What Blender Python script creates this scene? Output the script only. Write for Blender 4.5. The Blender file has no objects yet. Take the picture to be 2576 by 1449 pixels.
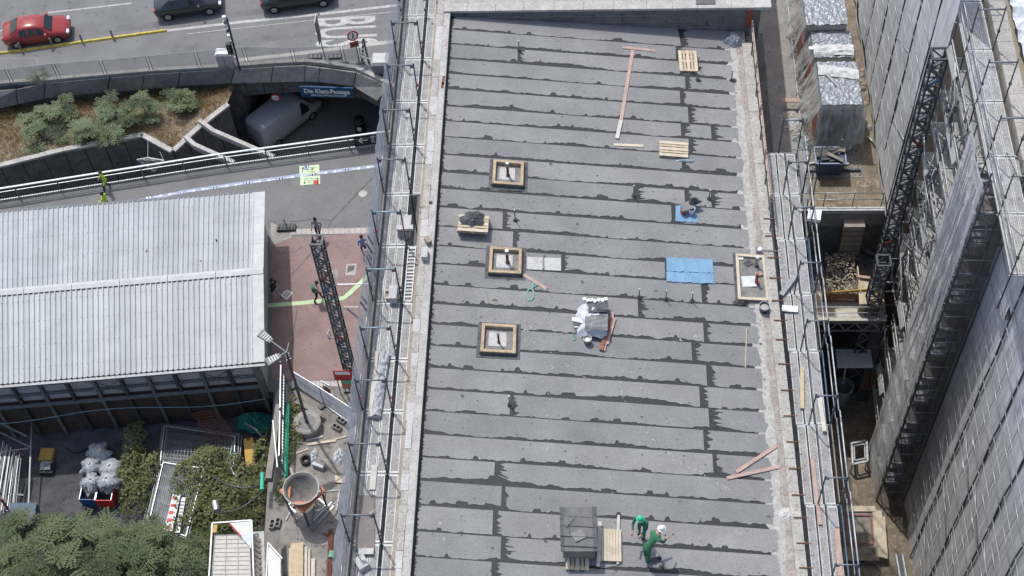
import bpy, math, random
from mathutils import Vector, Matrix
random.seed(7)
rnd = random.random
def U(a, b): return a + (b - a) * rnd()
S = bpy.context.scene
COL = S.collection

# ---------------------------------------------------------------- camera
F, CX, CY, CAMZ = 3730.0, 1288.0, 724.5, 69.0
_Z = -Vector((202, -2576, -F)).normalized()
_Y = Vector((182, 5414, -F)).normalized(); _Y = (_Y - _Z * _Y.dot(_Z)).normalized()
_X = _Y.cross(_Z)
ROT = Matrix((_X, _Y, _Z))
cam_data = bpy.data.cameras.new('camera')
cam_data.sensor_width = 36; cam_data.lens = F / 2576 * 36
cam_data.clip_start = 1; cam_data.clip_end = 2000
cam = bpy.data.objects.new('camera', cam_data); COL.objects.link(cam)
cam.matrix_world = Matrix.Translation((0, 0, CAMZ)) @ ROT.to_4x4()
S.camera = cam

# ---------------------------------------------------------------- sky, sun, exposure
SUN_EL = math.radians(62.5)
SUN_H = Vector((-0.54, 0.84, 0)).normalized()          # horizontal direction towards the sun
wd = bpy.data.worlds.new('World'); S.world = wd; wd.use_nodes = True
nt = wd.node_tree; bg = nt.nodes['Background']
sky = nt.nodes.new('ShaderNodeTexSky'); sky.sky_type = 'NISHITA'; sky.sun_disc = False
sky.sun_elevation = SUN_EL; sky.sun_rotation = math.atan2(SUN_H.x, SUN_H.y)
sky.air_density = 1.0; sky.dust_density = 2.6; sky.ozone_density = 0.9
nt.links.new(sky.outputs[0], bg.inputs[0]); bg.inputs[1].default_value = 0.15
sl = bpy.data.lights.new('sun', 'SUN'); sl.energy = 2.35; sl.angle = math.radians(0.55); sl.color = (1, 0.98, 0.94)
sun = bpy.data.objects.new('sun', sl); COL.objects.link(sun)
sdir = Vector((SUN_H.x * math.cos(SUN_EL), SUN_H.y * math.cos(SUN_EL), math.sin(SUN_EL)))
sun.rotation_euler = sdir.to_track_quat('Z', 'Y').to_euler(); sun.location = sdir * 150
S.view_settings.view_transform = 'Standard'; S.view_settings.look = 'None'
S.view_settings.gamma = 1; S.view_settings.use_curve_mapping = False
S.view_settings.exposure = 0.40

# ---------------------------------------------------------------- helpers
def W(px, py, z=0.0):
    """point at height z seen at (px, py) of the survey picture (2576 x 1449)"""
    d = ROT @ Vector((px - CX, -(py - CY), -F))
    t = (z - CAMZ) / d.z
    return Vector((d.x * t, d.y * t, z))
RS = 0.09                                             # roof falls to the right
def roofz(x): return 22.0 - RS * (x + 6.1)
def RW(px, py, dz=0.0):
    z = 21.5
    for _ in range(8):
        p = W(px, py, z + dz); z = roofz(p.x)
    return W(px, py, z + dz)
ORG = {}
def tag(o, label, cat, group=None, kind=None):
    if label: o['label'] = label
    if cat: o['category'] = cat
    if group: o['group'] = group
    if kind: o['kind'] = kind
    return o
def thing(name, label, cat, loc=(0, 0, 0), rz=0.0, group=None, local=False):
    o = bpy.data.objects.new(name, None); COL.objects.link(o); o.empty_display_size = 0.2
    o.location = loc; o.rotation_euler = (0, 0, rz)
    ORG[o.name] = Vector((0, 0, 0)) if local else Vector(loc)
    return tag(o, label, cat, group)
def link(name, me, parent=None, loc=(0, 0, 0), rot=(0, 0, 0)):
    o = bpy.data.objects.new(name, me); COL.objects.link(o)
    o.location = loc; o.rotation_euler = rot
    if parent is not None: o.parent = parent
    return o
def part(name, me, parent, p, rot=(0, 0, 0)):
    """shared mesh placed at world point p under a parent"""
    o = link(name, me, parent, Vector(p) - ORG.get(parent.name, Vector()), rot)
    return o
class MB:
    def __init__(s): s.v = []; s.f = []; s.m = []; s.mi = 0
    def add(s, vs, fs):
        b = len(s.v); s.v += [tuple(q) for q in vs]
        for q in fs: s.f.append(tuple(b + i for i in q)); s.m.append(s.mi)
        return s
    def hexa(s, b4, t4):
        return s.add(list(b4) + list(t4), [(3, 2, 1, 0), (4, 5, 6, 7), (0, 1, 5, 4), (1, 2, 6, 5), (2, 3, 7, 6), (3, 0, 4, 7)])
    def box(s, c, d, rz=0.0, ry=0.0, rx=0.0):
        x, y, z = d[0] / 2, d[1] / 2, d[2] / 2
        R = Matrix.Rotation(rz, 3, 'Z') @ Matrix.Rotation(ry, 3, 'Y') @ Matrix.Rotation(rx, 3, 'X')
        c = Vector(c)
        P = [c + R @ Vector(q) for q in ((-x, -y, -z), (x, -y, -z), (x, y, -z), (-x, y, -z), (-x, -y, z), (x, -y, z), (x, y, z), (-x, y, z))]
        return s.hexa(P[:4], P[4:])
    def bar(s, p, q, w, h=None, up=(0, 0, 1)):
        h = h or w; p = Vector(p); q = Vector(q); d = (q - p).normalized(); u = Vector(up)
        if abs(d.dot(u)) > 0.97: u = Vector((0, 1, 0))
        a = d.cross(u).normalized() * w / 2; b = a.cross(d).normalized() * h / 2
        return s.hexa([p - a - b, p + a - b, q + a - b, q - a - b], [p - a + b, p + a + b, q + a + b, q - a + b])
    def tube(s, p, q, r, n=6, r2=None, cap=True):
        p = Vector(p); q = Vector(q); d = (q - p).normalized(); u = Vector((0, 0, 1))
        if abs(d.z) > 0.97: u = Vector((0, 1, 0))
        a = d.cross(u).normalized(); b = d.cross(a); r2 = r if r2 is None else r2
        vs = []
        for k in range(n):
            t = 2 * math.pi * k / n; e = a * math.cos(t) + b * math.sin(t)
            vs += [p + e * r, q + e * r2]
        fs = [(2 * k, 2 * ((k + 1) % n), 2 * ((k + 1) % n) + 1, 2 * k + 1) for k in range(n)]
        if cap: fs += [tuple(2 * k for k in range(n))[::-1], tuple(2 * k + 1 for k in range(n))]
        return s.add(vs, fs)
    def path(s, pts, r, n=5):
        for a, b in zip(pts[:-1], pts[1:]): s.tube(a, b, r, n)
        return s
    def lathe(s, c, prof, n=16, a0=0):
        c = Vector(c); vs = []; m = len(prof)
        for k in range(n):
            t = 2 * math.pi * k / n + a0
            vs += [c + Vector((math.cos(t) * r, math.sin(t) * r, z)) for r, z in prof]
        fs = [(k * m + j, ((k + 1) % n) * m + j, ((k + 1) % n) * m + j + 1, k * m + j + 1) for k in range(n) for j in range(m - 1)]
        return s.add(vs, fs)
    def prism(s, poly, z0, z1):
        """poly of 2D/3D points; z0,z1 heights (None keeps own z)"""
        n = len(poly)
        a = [(p[0], p[1], z0) for p in poly]; b = [(p[0], p[1], z1) for p in poly]
        ar = sum(poly[i][0] * poly[(i + 1) % n][1] - poly[(i + 1) % n][0] * poly[i][1] for i in range(n))
        if ar < 0: a.reverse(); b.reverse()
        return s.add(a + b, [tuple(range(n))[::-1], tuple(range(n, 2 * n))] + [(i, (i + 1) % n, n + (i + 1) % n, n + i) for i in range(n)])
    def strip(s, A, B, th=0.0):
        """quad strip between two polylines; optional thickness down"""
        n = len(A); s.add(list(A) + list(B), [(i, i + 1, n + i + 1, n + i) for i in range(n - 1)])
        if th:
            D = Vector((0, 0, -th))
            s.add(list(A) + [Vector(p) + D for p in A], [(i + 1, i, n + i, n + i + 1) for i in range(n - 1)])
            s.add(list(B) + [Vector(p) + D for p in B], [(i, i + 1, n + i + 1, n + i) for i in range(n - 1)])
        return s
    def grid(s, fn, nu, nv):
        vs = [fn(i / nu, j / nv) for j in range(nv + 1) for i in range(nu + 1)]
        return s.add(vs, [(j * (nu + 1) + i, j * (nu + 1) + i + 1, (j + 1) * (nu + 1) + i + 1, (j + 1) * (nu + 1) + i) for j in range(nv) for i in range(nu)])
    def mesh(s, name, mats, smooth=False, org=(0, 0, 0)):
        me = bpy.data.meshes.new(name); o = Vector(org)
        me.from_pydata([(p[0] - o.x, p[1] - o.y, p[2] - o.z) for p in s.v], [], s.f)
        if not isinstance(mats, (list, tuple)): mats = [mats]
        for m in mats: me.materials.append(m)
        if len(mats) > 1: me.polygons.foreach_set('material_index', s.m)
        if smooth: me.polygons.foreach_set('use_smooth', [True] * len(s.f))
        me.update(); return me
    def build(s, name, mats, parent=None, smooth=False, org=None):
        """world-space vertices; child meshes are stored relative to their thing's base"""
        if org is None: org = ORG.get(parent.name, Vector()) if parent is not None else Vector()
        o = link(name, s.mesh(name, mats, smooth, org), parent)
        if parent is not None: ORG[o.name] = Vector(org)
        return o
def solo(mb, name, mats, label, cat, group=None, kind=None, smooth=False):
    """a thing that is one mesh, its origin at its base"""
    xs = [p[0] for p in mb.v]; ys = [p[1] for p in mb.v]; z = min(p[2] for p in mb.v)
    c = Vector(((min(xs) + max(xs)) / 2, (min(ys) + max(ys)) / 2, z))
    o = link(name, mb.mesh(name, mats, smooth, c), None, c); ORG[o.name] = c
    return tag(o, label, cat, group, kind)
def struct(mb, name, mats, parent=None, smooth=False):
    o = mb.build(name, mats, parent, smooth)
    if parent is None: o['kind'] = 'structure'
    return o
def dup(root, loc, rz=0.0, label=None, rot=None):
    r = root.copy(); COL.objects.link(r); r.location = loc; r.rotation_euler = rot or (0, 0, rz)
    if label: r['label'] = label
    for ch in list(root.children):
        c = ch.copy(); COL.objects.link(c); c.parent = r
        for g in list(ch.children):
            d = g.copy(); COL.objects.link(d); d.parent = c
    return r
def cr(c, p, q, t): return tuple(a + (b - a) * t for a, b in zip(p, q))
def vnoise(x, y=0.0, s=0):
    """small smooth value noise"""
    def h(i, j):
        n = (i * 374761393 + j * 668265263 + s * 974711) & 0xffffffff
        n = ((n ^ (n >> 13)) * 1274126177) & 0xffffffff
        return ((n ^ (n >> 16)) & 0xffff) / 65535.0
    i = math.floor(x); j = math.floor(y); a = x - i; b = y - j
    a = a * a * (3 - 2 * a); b = b * b * (3 - 2 * b)
    return (h(i, j) * (1 - a) + h(i + 1, j) * a) * (1 - b) + (h(i, j + 1) * (1 - a) + h(i + 1, j + 1) * a) * b

# ---------------------------------------------------------------- materials
MT = {}
def mk(name, col, rough=0.8, var=0.16, scale=1.5, fine=0.12, fscale=30.0, bump=0.0, bscale=40.0, metal=0.0,
       spots=0.0, sscale=6.0, scol=None, spec=0.3, obj=False):
    m = bpy.data.materials.new(name); m.use_nodes = True; MT[name] = m
    t = m.node_tree; N = t.nodes; L = t.links; p = N['Principled BSDF']
    p.inputs['Roughness'].default_value = rough; p.inputs['Metallic'].default_value = metal
    p.inputs['Specular IOR Level'].default_value = spec
    g = N.new('ShaderNodeTexCoord' if obj else 'ShaderNodeNewGeometry'); src = g.outputs['Object'] if obj else g.outputs['Position']
    def noise(sc, det=4, ro=0.6):
        n = N.new('ShaderNodeTexNoise'); n.inputs['Scale'].default_value = sc; n.inputs['Detail'].default_value = det
        n.inputs['Roughness'].default_value = ro; L.new(src, n.inputs['Vector']); return n
    n1 = noise(scale); n2 = noise(fscale, 2)
    def ramp(n, lo, hi, a=0.3, b=0.7):
        r = N.new('ShaderNodeMapRange'); r.inputs[1].default_value = a; r.inputs[2].default_value = b
        r.inputs[3].default_value = lo; r.inputs[4].default_value = hi; L.new(n.outputs[0], r.inputs[0]); return r
    r1 = ramp(n1, 1 - var, 1 + var); r2 = ramp(n2, 1 - fine, 1 + fine)
    mu = N.new('ShaderNodeMath'); mu.operation = 'MULTIPLY'; L.new(r1.outputs[0], mu.inputs[0]); L.new(r2.outputs[0], mu.inputs[1])
    vm = N.new('ShaderNodeVectorMath'); vm.operation = 'SCALE'; vm.inputs[0].default_value = col; L.new(mu.outputs[0], vm.inputs['Scale'])
    out = vm.outputs[0]
    if spots:
        n3 = noise(sscale, 5, 0.7); r3 = ramp(n3, 0, 1, 0.62 - spots * 0.2, 0.70 - spots * 0.1)
        mx = N.new('ShaderNodeMix'); mx.data_type = 'RGBA'; L.new(r3.outputs[0], mx.inputs['Factor'])
        L.new(out, mx.inputs['A']); mx.inputs['B'].default_value = (*(scol or tuple(c * 0.4 for c in col)), 1); out = mx.outputs['Result']
    L.new(out, p.inputs['Base Color'])
    if bump:
        nb = noise(bscale, 4); b = N.new('ShaderNodeBump'); b.inputs['Strength'].default_value = bump; b.inputs['Distance'].default_value = 0.22 / bscale
        L.new(nb.outputs[0], b.inputs['Height']); L.new(b.outputs[0], p.inputs['Normal'])
    return m
mk('membrane', (0.217, 0.216, 0.215), 0.92, 0.13, 0.55, 0.2, 24, 0.25, 30, spots=0.08, sscale=5.5, scol=(0.17, 0.17, 0.173))
mk('membrane_b', (0.202, 0.202, 0.203), 0.92, 0.13, 0.55, 0.2, 24, 0.25, 30, spots=0.16, sscale=5.5, scol=(0.17, 0.17, 0.173))
mk('membrane_c', (0.232, 0.230, 0.226), 0.92, 0.13, 0.55, 0.2, 24, 0.25, 30, spots=0.08, sscale=5.5, scol=(0.17, 0.17, 0.173))
mk('bitumen', (0.030, 0.031, 0.035), 0.6, 0.2, 4, 0.2, 40, 0.2, 30)
mk('flashing', (0.10, 0.103, 0.108), 0.85, 0.25, 3, 0.25, 30, 0.3, 20, spots=0.5, sscale=9, scol=(0.04, 0.04, 0.045))
mk('stone', (0.37, 0.355, 0.325), 0.9, 0.18, 2.2, 0.22, 26, 0.5, 26, spots=0.45, sscale=14, scol=(0.17, 0.16, 0.145))
mk('stone_pale', (0.46, 0.455, 0.44), 0.9, 0.12, 2.2, 0.2, 26, 0.5, 26, spots=0.3, sscale=16, scol=(0.2, 0.19, 0.18))
mk('concrete', (0.27, 0.262, 0.245), 0.9, 0.2, 1.3, 0.15, 24, 0.3, 24, spots=0.35, sscale=5, scol=(0.16, 0.15, 0.135))
mk('concrete_light', (0.40, 0.385, 0.36), 0.9, 0.18, 1.8, 0.2, 22, 0.35, 26, spots=0.3, sscale=9, scol=(0.2, 0.185, 0.165))
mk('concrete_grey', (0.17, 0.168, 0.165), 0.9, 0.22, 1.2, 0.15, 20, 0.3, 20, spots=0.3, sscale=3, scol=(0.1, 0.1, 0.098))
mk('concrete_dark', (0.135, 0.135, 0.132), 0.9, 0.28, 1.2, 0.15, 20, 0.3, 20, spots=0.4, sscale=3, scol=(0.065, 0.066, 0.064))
mk('gutter', (0.31, 0.285, 0.26), 0.9, 0.2, 2.0, 0.2, 18, 0.4, 18, spots=0.5, sscale=7, scol=(0.22, 0.165, 0.13))
mk('mortar', (0.37, 0.36, 0.335), 0.95, 0.25, 6, 0.25, 26, 0.6, 20)
mk('asphalt', (0.172, 0.172, 0.173), 0.9, 0.13, 0.5, 0.22, 30, 0.25, 50, spots=0.2, sscale=1.7, scol=(0.1, 0.1, 0.1))
mk('asphalt_patch', (0.150, 0.150, 0.151), 0.9, 0.2, 0.8, 0.22, 30, 0.25, 50)
mk('plaza', (0.168, 0.168, 0.167), 0.9, 0.13, 0.6, 0.2, 28, 0.25, 50, spots=0.22, sscale=5, scol=(0.1, 0.095, 0.09))
mk('red_asphalt', (0.24, 0.172, 0.162), 0.9, 0.16, 0.7, 0.22, 28, 0.25, 50, spots=0.2, sscale=3, scol=(0.16, 0.10, 0.095))
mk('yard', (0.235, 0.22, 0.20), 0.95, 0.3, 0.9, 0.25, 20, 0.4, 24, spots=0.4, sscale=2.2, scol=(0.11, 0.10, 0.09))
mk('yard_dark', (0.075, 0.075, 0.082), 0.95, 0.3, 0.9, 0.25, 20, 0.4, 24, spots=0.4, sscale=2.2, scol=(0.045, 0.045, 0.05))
mk('dirt', (0.185, 0.155, 0.118), 0.95, 0.3, 1.2, 0.25, 20, 0.5, 20, spots=0.45, sscale=3.5, scol=(0.33, 0.28, 0.20))
mk('gravel', (0.24, 0.225, 0.20), 0.95, 0.2, 2, 0.55, 16, 0.9, 14, spots=0.5, sscale=18, scol=(0.09, 0.085, 0.08))
mk('paint_white', (0.42, 0.42, 0.40), 0.8, 0.2, 3, 0.2, 24, spots=0.5, sscale=5, scol=(0.25, 0.25, 0.245))
mk('paint_yellow', (0.52, 0.40, 0.09), 0.7, 0.2, 4, 0.15, 30, spots=0.2, sscale=10)
mk('paint_green', (0.44, 0.58, 0.34), 0.8, 0.12, 3, 0.12, 30)
mk('paint_green_pale', (0.52, 0.66, 0.42), 0.8, 0.1, 3, 0.1, 30)
mk('paint_blue_pale', (0.30, 0.34, 0.45), 0.8, 0.15, 3, 0.15, 20)
mk('ink', (0.05, 0.06, 0.07), 0.7, 0.1)
mk('sign_blue', (0.018, 0.085, 0.19), 0.5, 0.1)
mk('sign_white', (0.78, 0.79, 0.80), 0.5, 0.04)
mk('sign_red', (0.50, 0.035, 0.035), 0.5, 0.1)
mk('steel', (0.36, 0.375, 0.39), 0.42, 0.18, 6, 0.12, 40, metal=0.55)
mk('steel_white', (0.44, 0.46, 0.47), 0.5, 0.2, 6, 0.15, 40, metal=0.25)
mk('steel_dark', (0.075, 0.085, 0.095), 0.5, 0.25, 8, 0.2, 40, metal=0.4)
mk('steel_mid', (0.17, 0.185, 0.20), 0.5, 0.25, 8, 0.2, 40, metal=0.4)
mk('steel_teal', (0.23, 0.31, 0.33), 0.5, 0.2, 8, 0.15, 40, metal=0.35)
mk('steel_blue', (0.08, 0.14, 0.21), 0.5, 0.25, 8)
mk('steel_red', (0.24, 0.075, 0.065), 0.5, 0.25, 8)
mk('rust', (0.17, 0.07, 0.045), 0.85, 0.3, 10, 0.25, 50)
mk('rust_red', (0.26, 0.065, 0.045), 0.7, 0.25, 10, 0.2, 50)
mk('alu_edge', (0.44, 0.45, 0.445), 0.55, 0.2, 5, 0.2, 30, metal=0.15)
mk('plank_tread', (0.30, 0.295, 0.28), 0.75, 0.2, 2, 0.35, 22, 0.7, 22, spots=0.5, sscale=17, scol=(0.13, 0.13, 0.13))
mk('plank_tread_grey', (0.25, 0.25, 0.255), 0.75, 0.25, 2.5, 0.3, 26, 0.6, 24, spots=0.5, sscale=11, scol=(0.40, 0.39, 0.37))
mk('plywood_brown', (0.16, 0.135, 0.13), 0.6, 0.12, 2, 0.1, 30, spots=0.15, sscale=5, scol=(0.3, 0.28, 0.26))
mk('zinc_roof', (0.325, 0.352, 0.366), 0.55, 0.1, 0.7, 0.08, 20, metal=0.1, spots=0.12, sscale=2.5, scol=(0.265, 0.285, 0.295))
mk('zinc_roof_b', (0.295, 0.322, 0.336), 0.55, 0.1, 0.7, 0.08, 20, metal=0.1, spots=0.15, sscale=2.5, scol=(0.25, 0.265, 0.272))
mk('lamp_grey', (0.20, 0.21, 0.215), 0.7, 0.15, 5, 0.12, 30)
mk('zinc_trim', (0.43, 0.445, 0.445), 0.6, 0.12, 2, 0.12, 24, metal=0.05, spots=0.3, sscale=10, scol=(0.36, 0.38, 0.38))
mk('panel_grey', (0.40, 0.41, 0.41), 0.6, 0.15, 2, 0.1, 20, metal=0.15)
mk('wood_new', (0.47, 0.385, 0.265), 0.8, 0.16, 3, 0.15, 40, 0.2, 40)
mk('wood_frame', (0.41, 0.315, 0.205), 0.85, 0.25, 4, 0.2, 30, 0.3, 40, spots=0.3, sscale=9, scol=(0.27, 0.2, 0.13))
mk('wood_pale', (0.52, 0.455, 0.35), 0.8, 0.14, 3, 0.15, 40, 0.2, 40)
mk('wood_pink', (0.40, 0.285, 0.245), 0.8, 0.14, 3, 0.15, 40, 0.2, 40)
mk('wood_white', (0.50, 0.475, 0.43), 0.8, 0.14, 3, 0.15, 40, 0.2, 40)
mk('wood_grey', (0.235, 0.215, 0.19), 0.85, 0.22, 3, 0.2, 40, 0.3, 40)
mk('wood_dark', (0.065, 0.045, 0.038), 0.85, 0.25, 3, 0.2, 40, 0.3, 40)
mk('wood_rust', (0.24, 0.115, 0.07), 0.85, 0.22, 3, 0.2, 40, 0.3, 40)
mk('wood_yellow', (0.46, 0.30, 0.085), 0.8, 0.15, 4)
mk('blue_mat', (0.165, 0.30, 0.43), 0.75, 0.1, 1.6, 0.1, 30, 0.3, 12, spots=0.12, sscale=9, scol=(0.10, 0.22, 0.36))
mk('tarp_grey', (0.17, 0.175, 0.18), 0.55, 0.25, 3, 0.15, 30, 0.6, 9)
mk('tarp_dark', (0.072, 0.076, 0.082), 0.5, 0.35, 5, 0.15, 30, 0.8, 9)
mk('tarp_light', (0.52, 0.55, 0.57), 0.5, 0.2, 4, 0.15, 30, 0.8, 9)
mk('foil_dull', (0.36, 0.37, 0.38), 0.5, 0.3, 4, 0.2, 30, 0.8, 9)
mk('tarp_silver', (0.27, 0.30, 0.335), 0.38, 0.2, 5, 0.15, 30, 0.6, 7, metal=0.2)
mk('tarp_red', (0.36, 0.15, 0.12), 0.6, 0.15, 3)
mk('bag_grey', (0.27, 0.30, 0.32), 0.35, 0.35, 6, 0.15, 30, 0.9, 8)
mk('strap_green', (0.17, 0.36, 0.255), 0.7, 0.2, 8)
mk('pipe_green', (0.05, 0.42, 0.27), 0.5, 0.12, 8)
mk('net_green', (0.02, 0.15, 0.12), 0.8, 0.3, 6, 0.4, 30, 0.8, 14)
mk('plastic_dark', (0.045, 0.05, 0.055), 0.5, 0.25, 6)
mk('plastic_black', (0.015, 0.016, 0.018), 0.5, 0.2, 6)
mk('plastic_white', (0.70, 0.71, 0.71), 0.5, 0.1, 6)
mk('plastic_red', (0.52, 0.045, 0.04), 0.5, 0.15, 6)
mk('plastic_blue', (0.03, 0.085, 0.22), 0.5, 0.15, 6)
mk('skip_blue', (0.05, 0.085, 0.14), 0.55, 0.2, 4, 0.15, 30)
mk('paint_orange', (0.50, 0.18, 0.11), 0.6, 0.2, 4, 0.15, 30, spots=0.3, sscale=6, scol=(0.42, 0.30, 0.25))
mk('mortar_grey', (0.20, 0.195, 0.185), 0.9, 0.25, 3, 0.2, 20, 0.5, 14)
mk('rubble', (0.33, 0.28, 0.225), 0.95, 0.3, 5, 0.2, 30, 0.5, 30)
mk('brickwork', (0.30, 0.265, 0.22), 0.9, 0.2, 2, 0.2, 20, 0.4, 20)
mk('skin', (0.50, 0.30, 0.22), 0.6, 0.05)
mk('hair', (0.035, 0.025, 0.02), 0.7, 0.2)
mk('cloth_dark', (0.022, 0.024, 0.03), 0.9, 0.2, 8)
mk('cloth_blue', (0.20, 0.25, 0.42), 0.9, 0.15, 8)
mk('cloth_grey', (0.30, 0.30, 0.31), 0.9, 0.15, 8)
mk('cloth_green', (0.045, 0.16, 0.085), 0.85, 0.2, 8)
mk('hi_vis', (0.42, 0.66, 0.06), 0.7, 0.08, 8)
mk('helmet_white', (0.75, 0.75, 0.74), 0.4, 0.05)
mk('rubber', (0.018, 0.018, 0.02), 0.8, 0.1)
mk('car_glass', (0.012, 0.016, 0.02), 0.08, 0.05, spec=0.6)
def paint(name, col, rough=0.25):
    m = mk(name, col, rough, 0.03, 2, 0.02); m.node_tree.nodes['Principled BSDF'].inputs['Coat Weight'].default_value = 0.6; return m
paint('car_red', (0.27, 0.03, 0.026)); paint('car_dark', (0.022, 0.028, 0.033)); paint('car_grey', (0.16, 0.18, 0.20)); paint('van_white', (0.40, 0.43, 0.46))
def leafmat(name, col, col2, tr=0.25, sc=1.2):
    m = mk(name, col, 0.55, 0.0, 2, 0.25, 9, spots=0.5, sscale=sc, scol=col2)
    p = m.node_tree.nodes['Principled BSDF']; N = m.node_tree.nodes; L = m.node_tree.links
    tn = N.new('ShaderNodeBsdfTranslucent'); tn.inputs[0].default_value = (col[0] * 1.6, col[1] * 1.5, col[2] * 0.8, 1)
    mx = N.new('ShaderNodeMixShader'); mx.inputs[0].default_value = tr
    L.new(p.outputs[0], mx.inputs[1]); L.new(tn.outputs[0], mx.inputs[2]); L.new(mx.outputs[0], N['Material Output'].inputs[0]); return m
leafmat('leaf_tree', (0.062, 0.092, 0.036), (0.05, 0.082, 0.03), sc=0.9)
leafmat('leaf_tree_light', (0.10, 0.13, 0.055), (0.085, 0.12, 0.048), sc=0.9)
leafmat('leaf_tree_dark', (0.032, 0.052, 0.02), (0.032, 0.05, 0.02), sc=0.9)
leafmat('leaf_ivy', (0.165, 0.175, 0.075), (0.085, 0.11, 0.042), sc=0.8)
leafmat('leaf_shrub', (0.095, 0.135, 0.062), (0.095, 0.135, 0.06))
mk('crate_sheet', (0.15, 0.148, 0.148), 0.85, 0.2, 2, 0.15, 30, 0.3, 20)
leafmat('leaf_shrub_light', (0.14, 0.18, 0.095), (0.15, 0.2, 0.1))
leafmat('leaf_shrub_dark', (0.042, 0.066, 0.03), (0.06, 0.09, 0.045))
leafmat('grass_dry', (0.34, 0.24, 0.125), (0.20, 0.17, 0.075), 0.2, 0.7)
leafmat('leaf_dead', (0.40, 0.20, 0.08), (0.3, 0.14, 0.05), 0.2)
mk('bark', (0.09, 0.07, 0.05), 0.9, 0.25, 6)
def netmat(name, col, op, streak=0.35, axis='Y', sc=1.0, lines=0.12):
    m = bpy.data.materials.new(name); m.use_nodes = True; MT[name] = m
    t = m.node_tree; N = t.nodes; L = t.links; N.remove(N['Principled BSDF'])
    g = N.new('ShaderNodeNewGeometry')
    mp = N.new('ShaderNodeMapping'); L.new(g.outputs['Position'], mp.inputs['Vector'])
    mp.inputs['Scale'].default_value = (1.5, 1.5, 0.16); mp.inputs['Rotation'].default_value = (0.16, 0.05, 0)
    n = N.new('ShaderNodeTexNoise'); n.inputs['Scale'].default_value = 2.2 * sc; n.inputs['Detail'].default_value = 5; L.new(mp.outputs[0], n.inputs['Vector'])
    n2 = N.new('ShaderNodeTexNoise'); n2.inputs['Scale'].default_value = 0.35; n2.inputs['Detail'].default_value = 3; L.new(g.outputs['Position'], n2.inputs['Vector'])
    r = N.new('ShaderNodeMapRange'); r.inputs[1].default_value = 0.35; r.inputs[2].default_value = 0.7
    r.inputs[3].default_value = op - streak * 0.4; r.inputs[4].default_value = min(0.97, op + streak * 0.6); L.new(n.outputs[0], r.inputs[0])
    a = N.new('ShaderNodeMath'); a.operation = 'MULTIPLY_ADD'; L.new(n2.outputs[0], a.inputs[0]); a.inputs[1].default_value = 0.24; a.inputs[2].default_value = -0.12
    ad = N.new('ShaderNodeMath'); ad.operation = 'ADD'; ad.use_clamp = True; L.new(r.outputs[0], ad.inputs[0]); L.new(a.outputs[0], ad.inputs[1])
    d = N.new('ShaderNodeBsdfDiffuse'); d.inputs[0].default_value = (*col, 1)
    tl = N.new('ShaderNodeBsdfTranslucent'); tl.inputs[0].default_value = (*col, 1)
    m1 = N.new('ShaderNodeMixShader'); m1.inputs[0].default_value = 0.2; L.new(d.outputs[0], m1.inputs[1]); L.new(tl.outputs[0], m1.inputs[2])
    mp3 = N.new('ShaderNodeMapping'); L.new(g.outputs['Position'], mp3.inputs['Vector']); mp3.inputs['Scale'].default_value = (1, 3.2, 0.22); mp3.inputs['Rotation'].default_value = (0.42, 0, 0)
    n3 = N.new('ShaderNodeTexNoise'); n3.inputs['Scale'].default_value = 1.7 * sc; n3.inputs['Detail'].default_value = 4; L.new(mp3.outputs[0], n3.inputs['Vector'])
    r3 = N.new('ShaderNodeMapRange'); r3.inputs[1].default_value = 0.38; r3.inputs[2].default_value = 0.66; r3.inputs[3].default_value = 0.8; r3.inputs[4].default_value = 1.0; L.new(n3.outputs[0], r3.inputs[0])
    vs_ = N.new('ShaderNodeVectorMath'); vs_.operation = 'SCALE'; vs_.inputs[0].default_value = col; L.new(r3.outputs[0], vs_.inputs['Scale']); L.new(vs_.outputs[0], d.inputs[0]); L.new(vs_.outputs[0], tl.inputs[0])
    tr = N.new('ShaderNodeBsdfTransparent'); m2 = N.new('ShaderNodeMixShader')
    L.new(ad.outputs[0], m2.inputs[0]); L.new(tr.outputs[0], m2.inputs[1]); L.new(m1.outputs[0], m2.inputs[2])
    b = N.new('ShaderNodeBump'); b.inputs['Strength'].default_value = 0.35; b.inputs['Distance'].default_value = 0.05; L.new(n.outputs[0], b.inputs['Height'])
    L.new(b.outputs[0], d.inputs['Normal'])
    L.new(m2.outputs[0], N['Material Output'].inputs[0]); return m
netmat('net', (0.70, 0.71, 0.73), 0.66, 0.35)
netmat('net_facade', (0.88, 0.89, 0.91), 0.84, 0.25)
netmat('net_tower', (0.88, 0.89, 0.91), 0.55, 0.34)
netmat('net_hem', (0.78, 0.79, 0.80), 0.93, 0.1)
netmat('fence_mesh', (0.20, 0.21, 0.22), 0.30, 0.05)
netmat('film', (0.72, 0.77, 0.78), 0.52, 0.5, sc=2)
def glassmat(name, col, alpha):
    m = mk(name, col, 0.08, 0.05, spec=0.6); m.node_tree.nodes['Principled BSDF'].inputs['Alpha'].default_value = alpha; return m
glassmat('glass', (0.35, 0.42, 0.42), 0.55)
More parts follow.
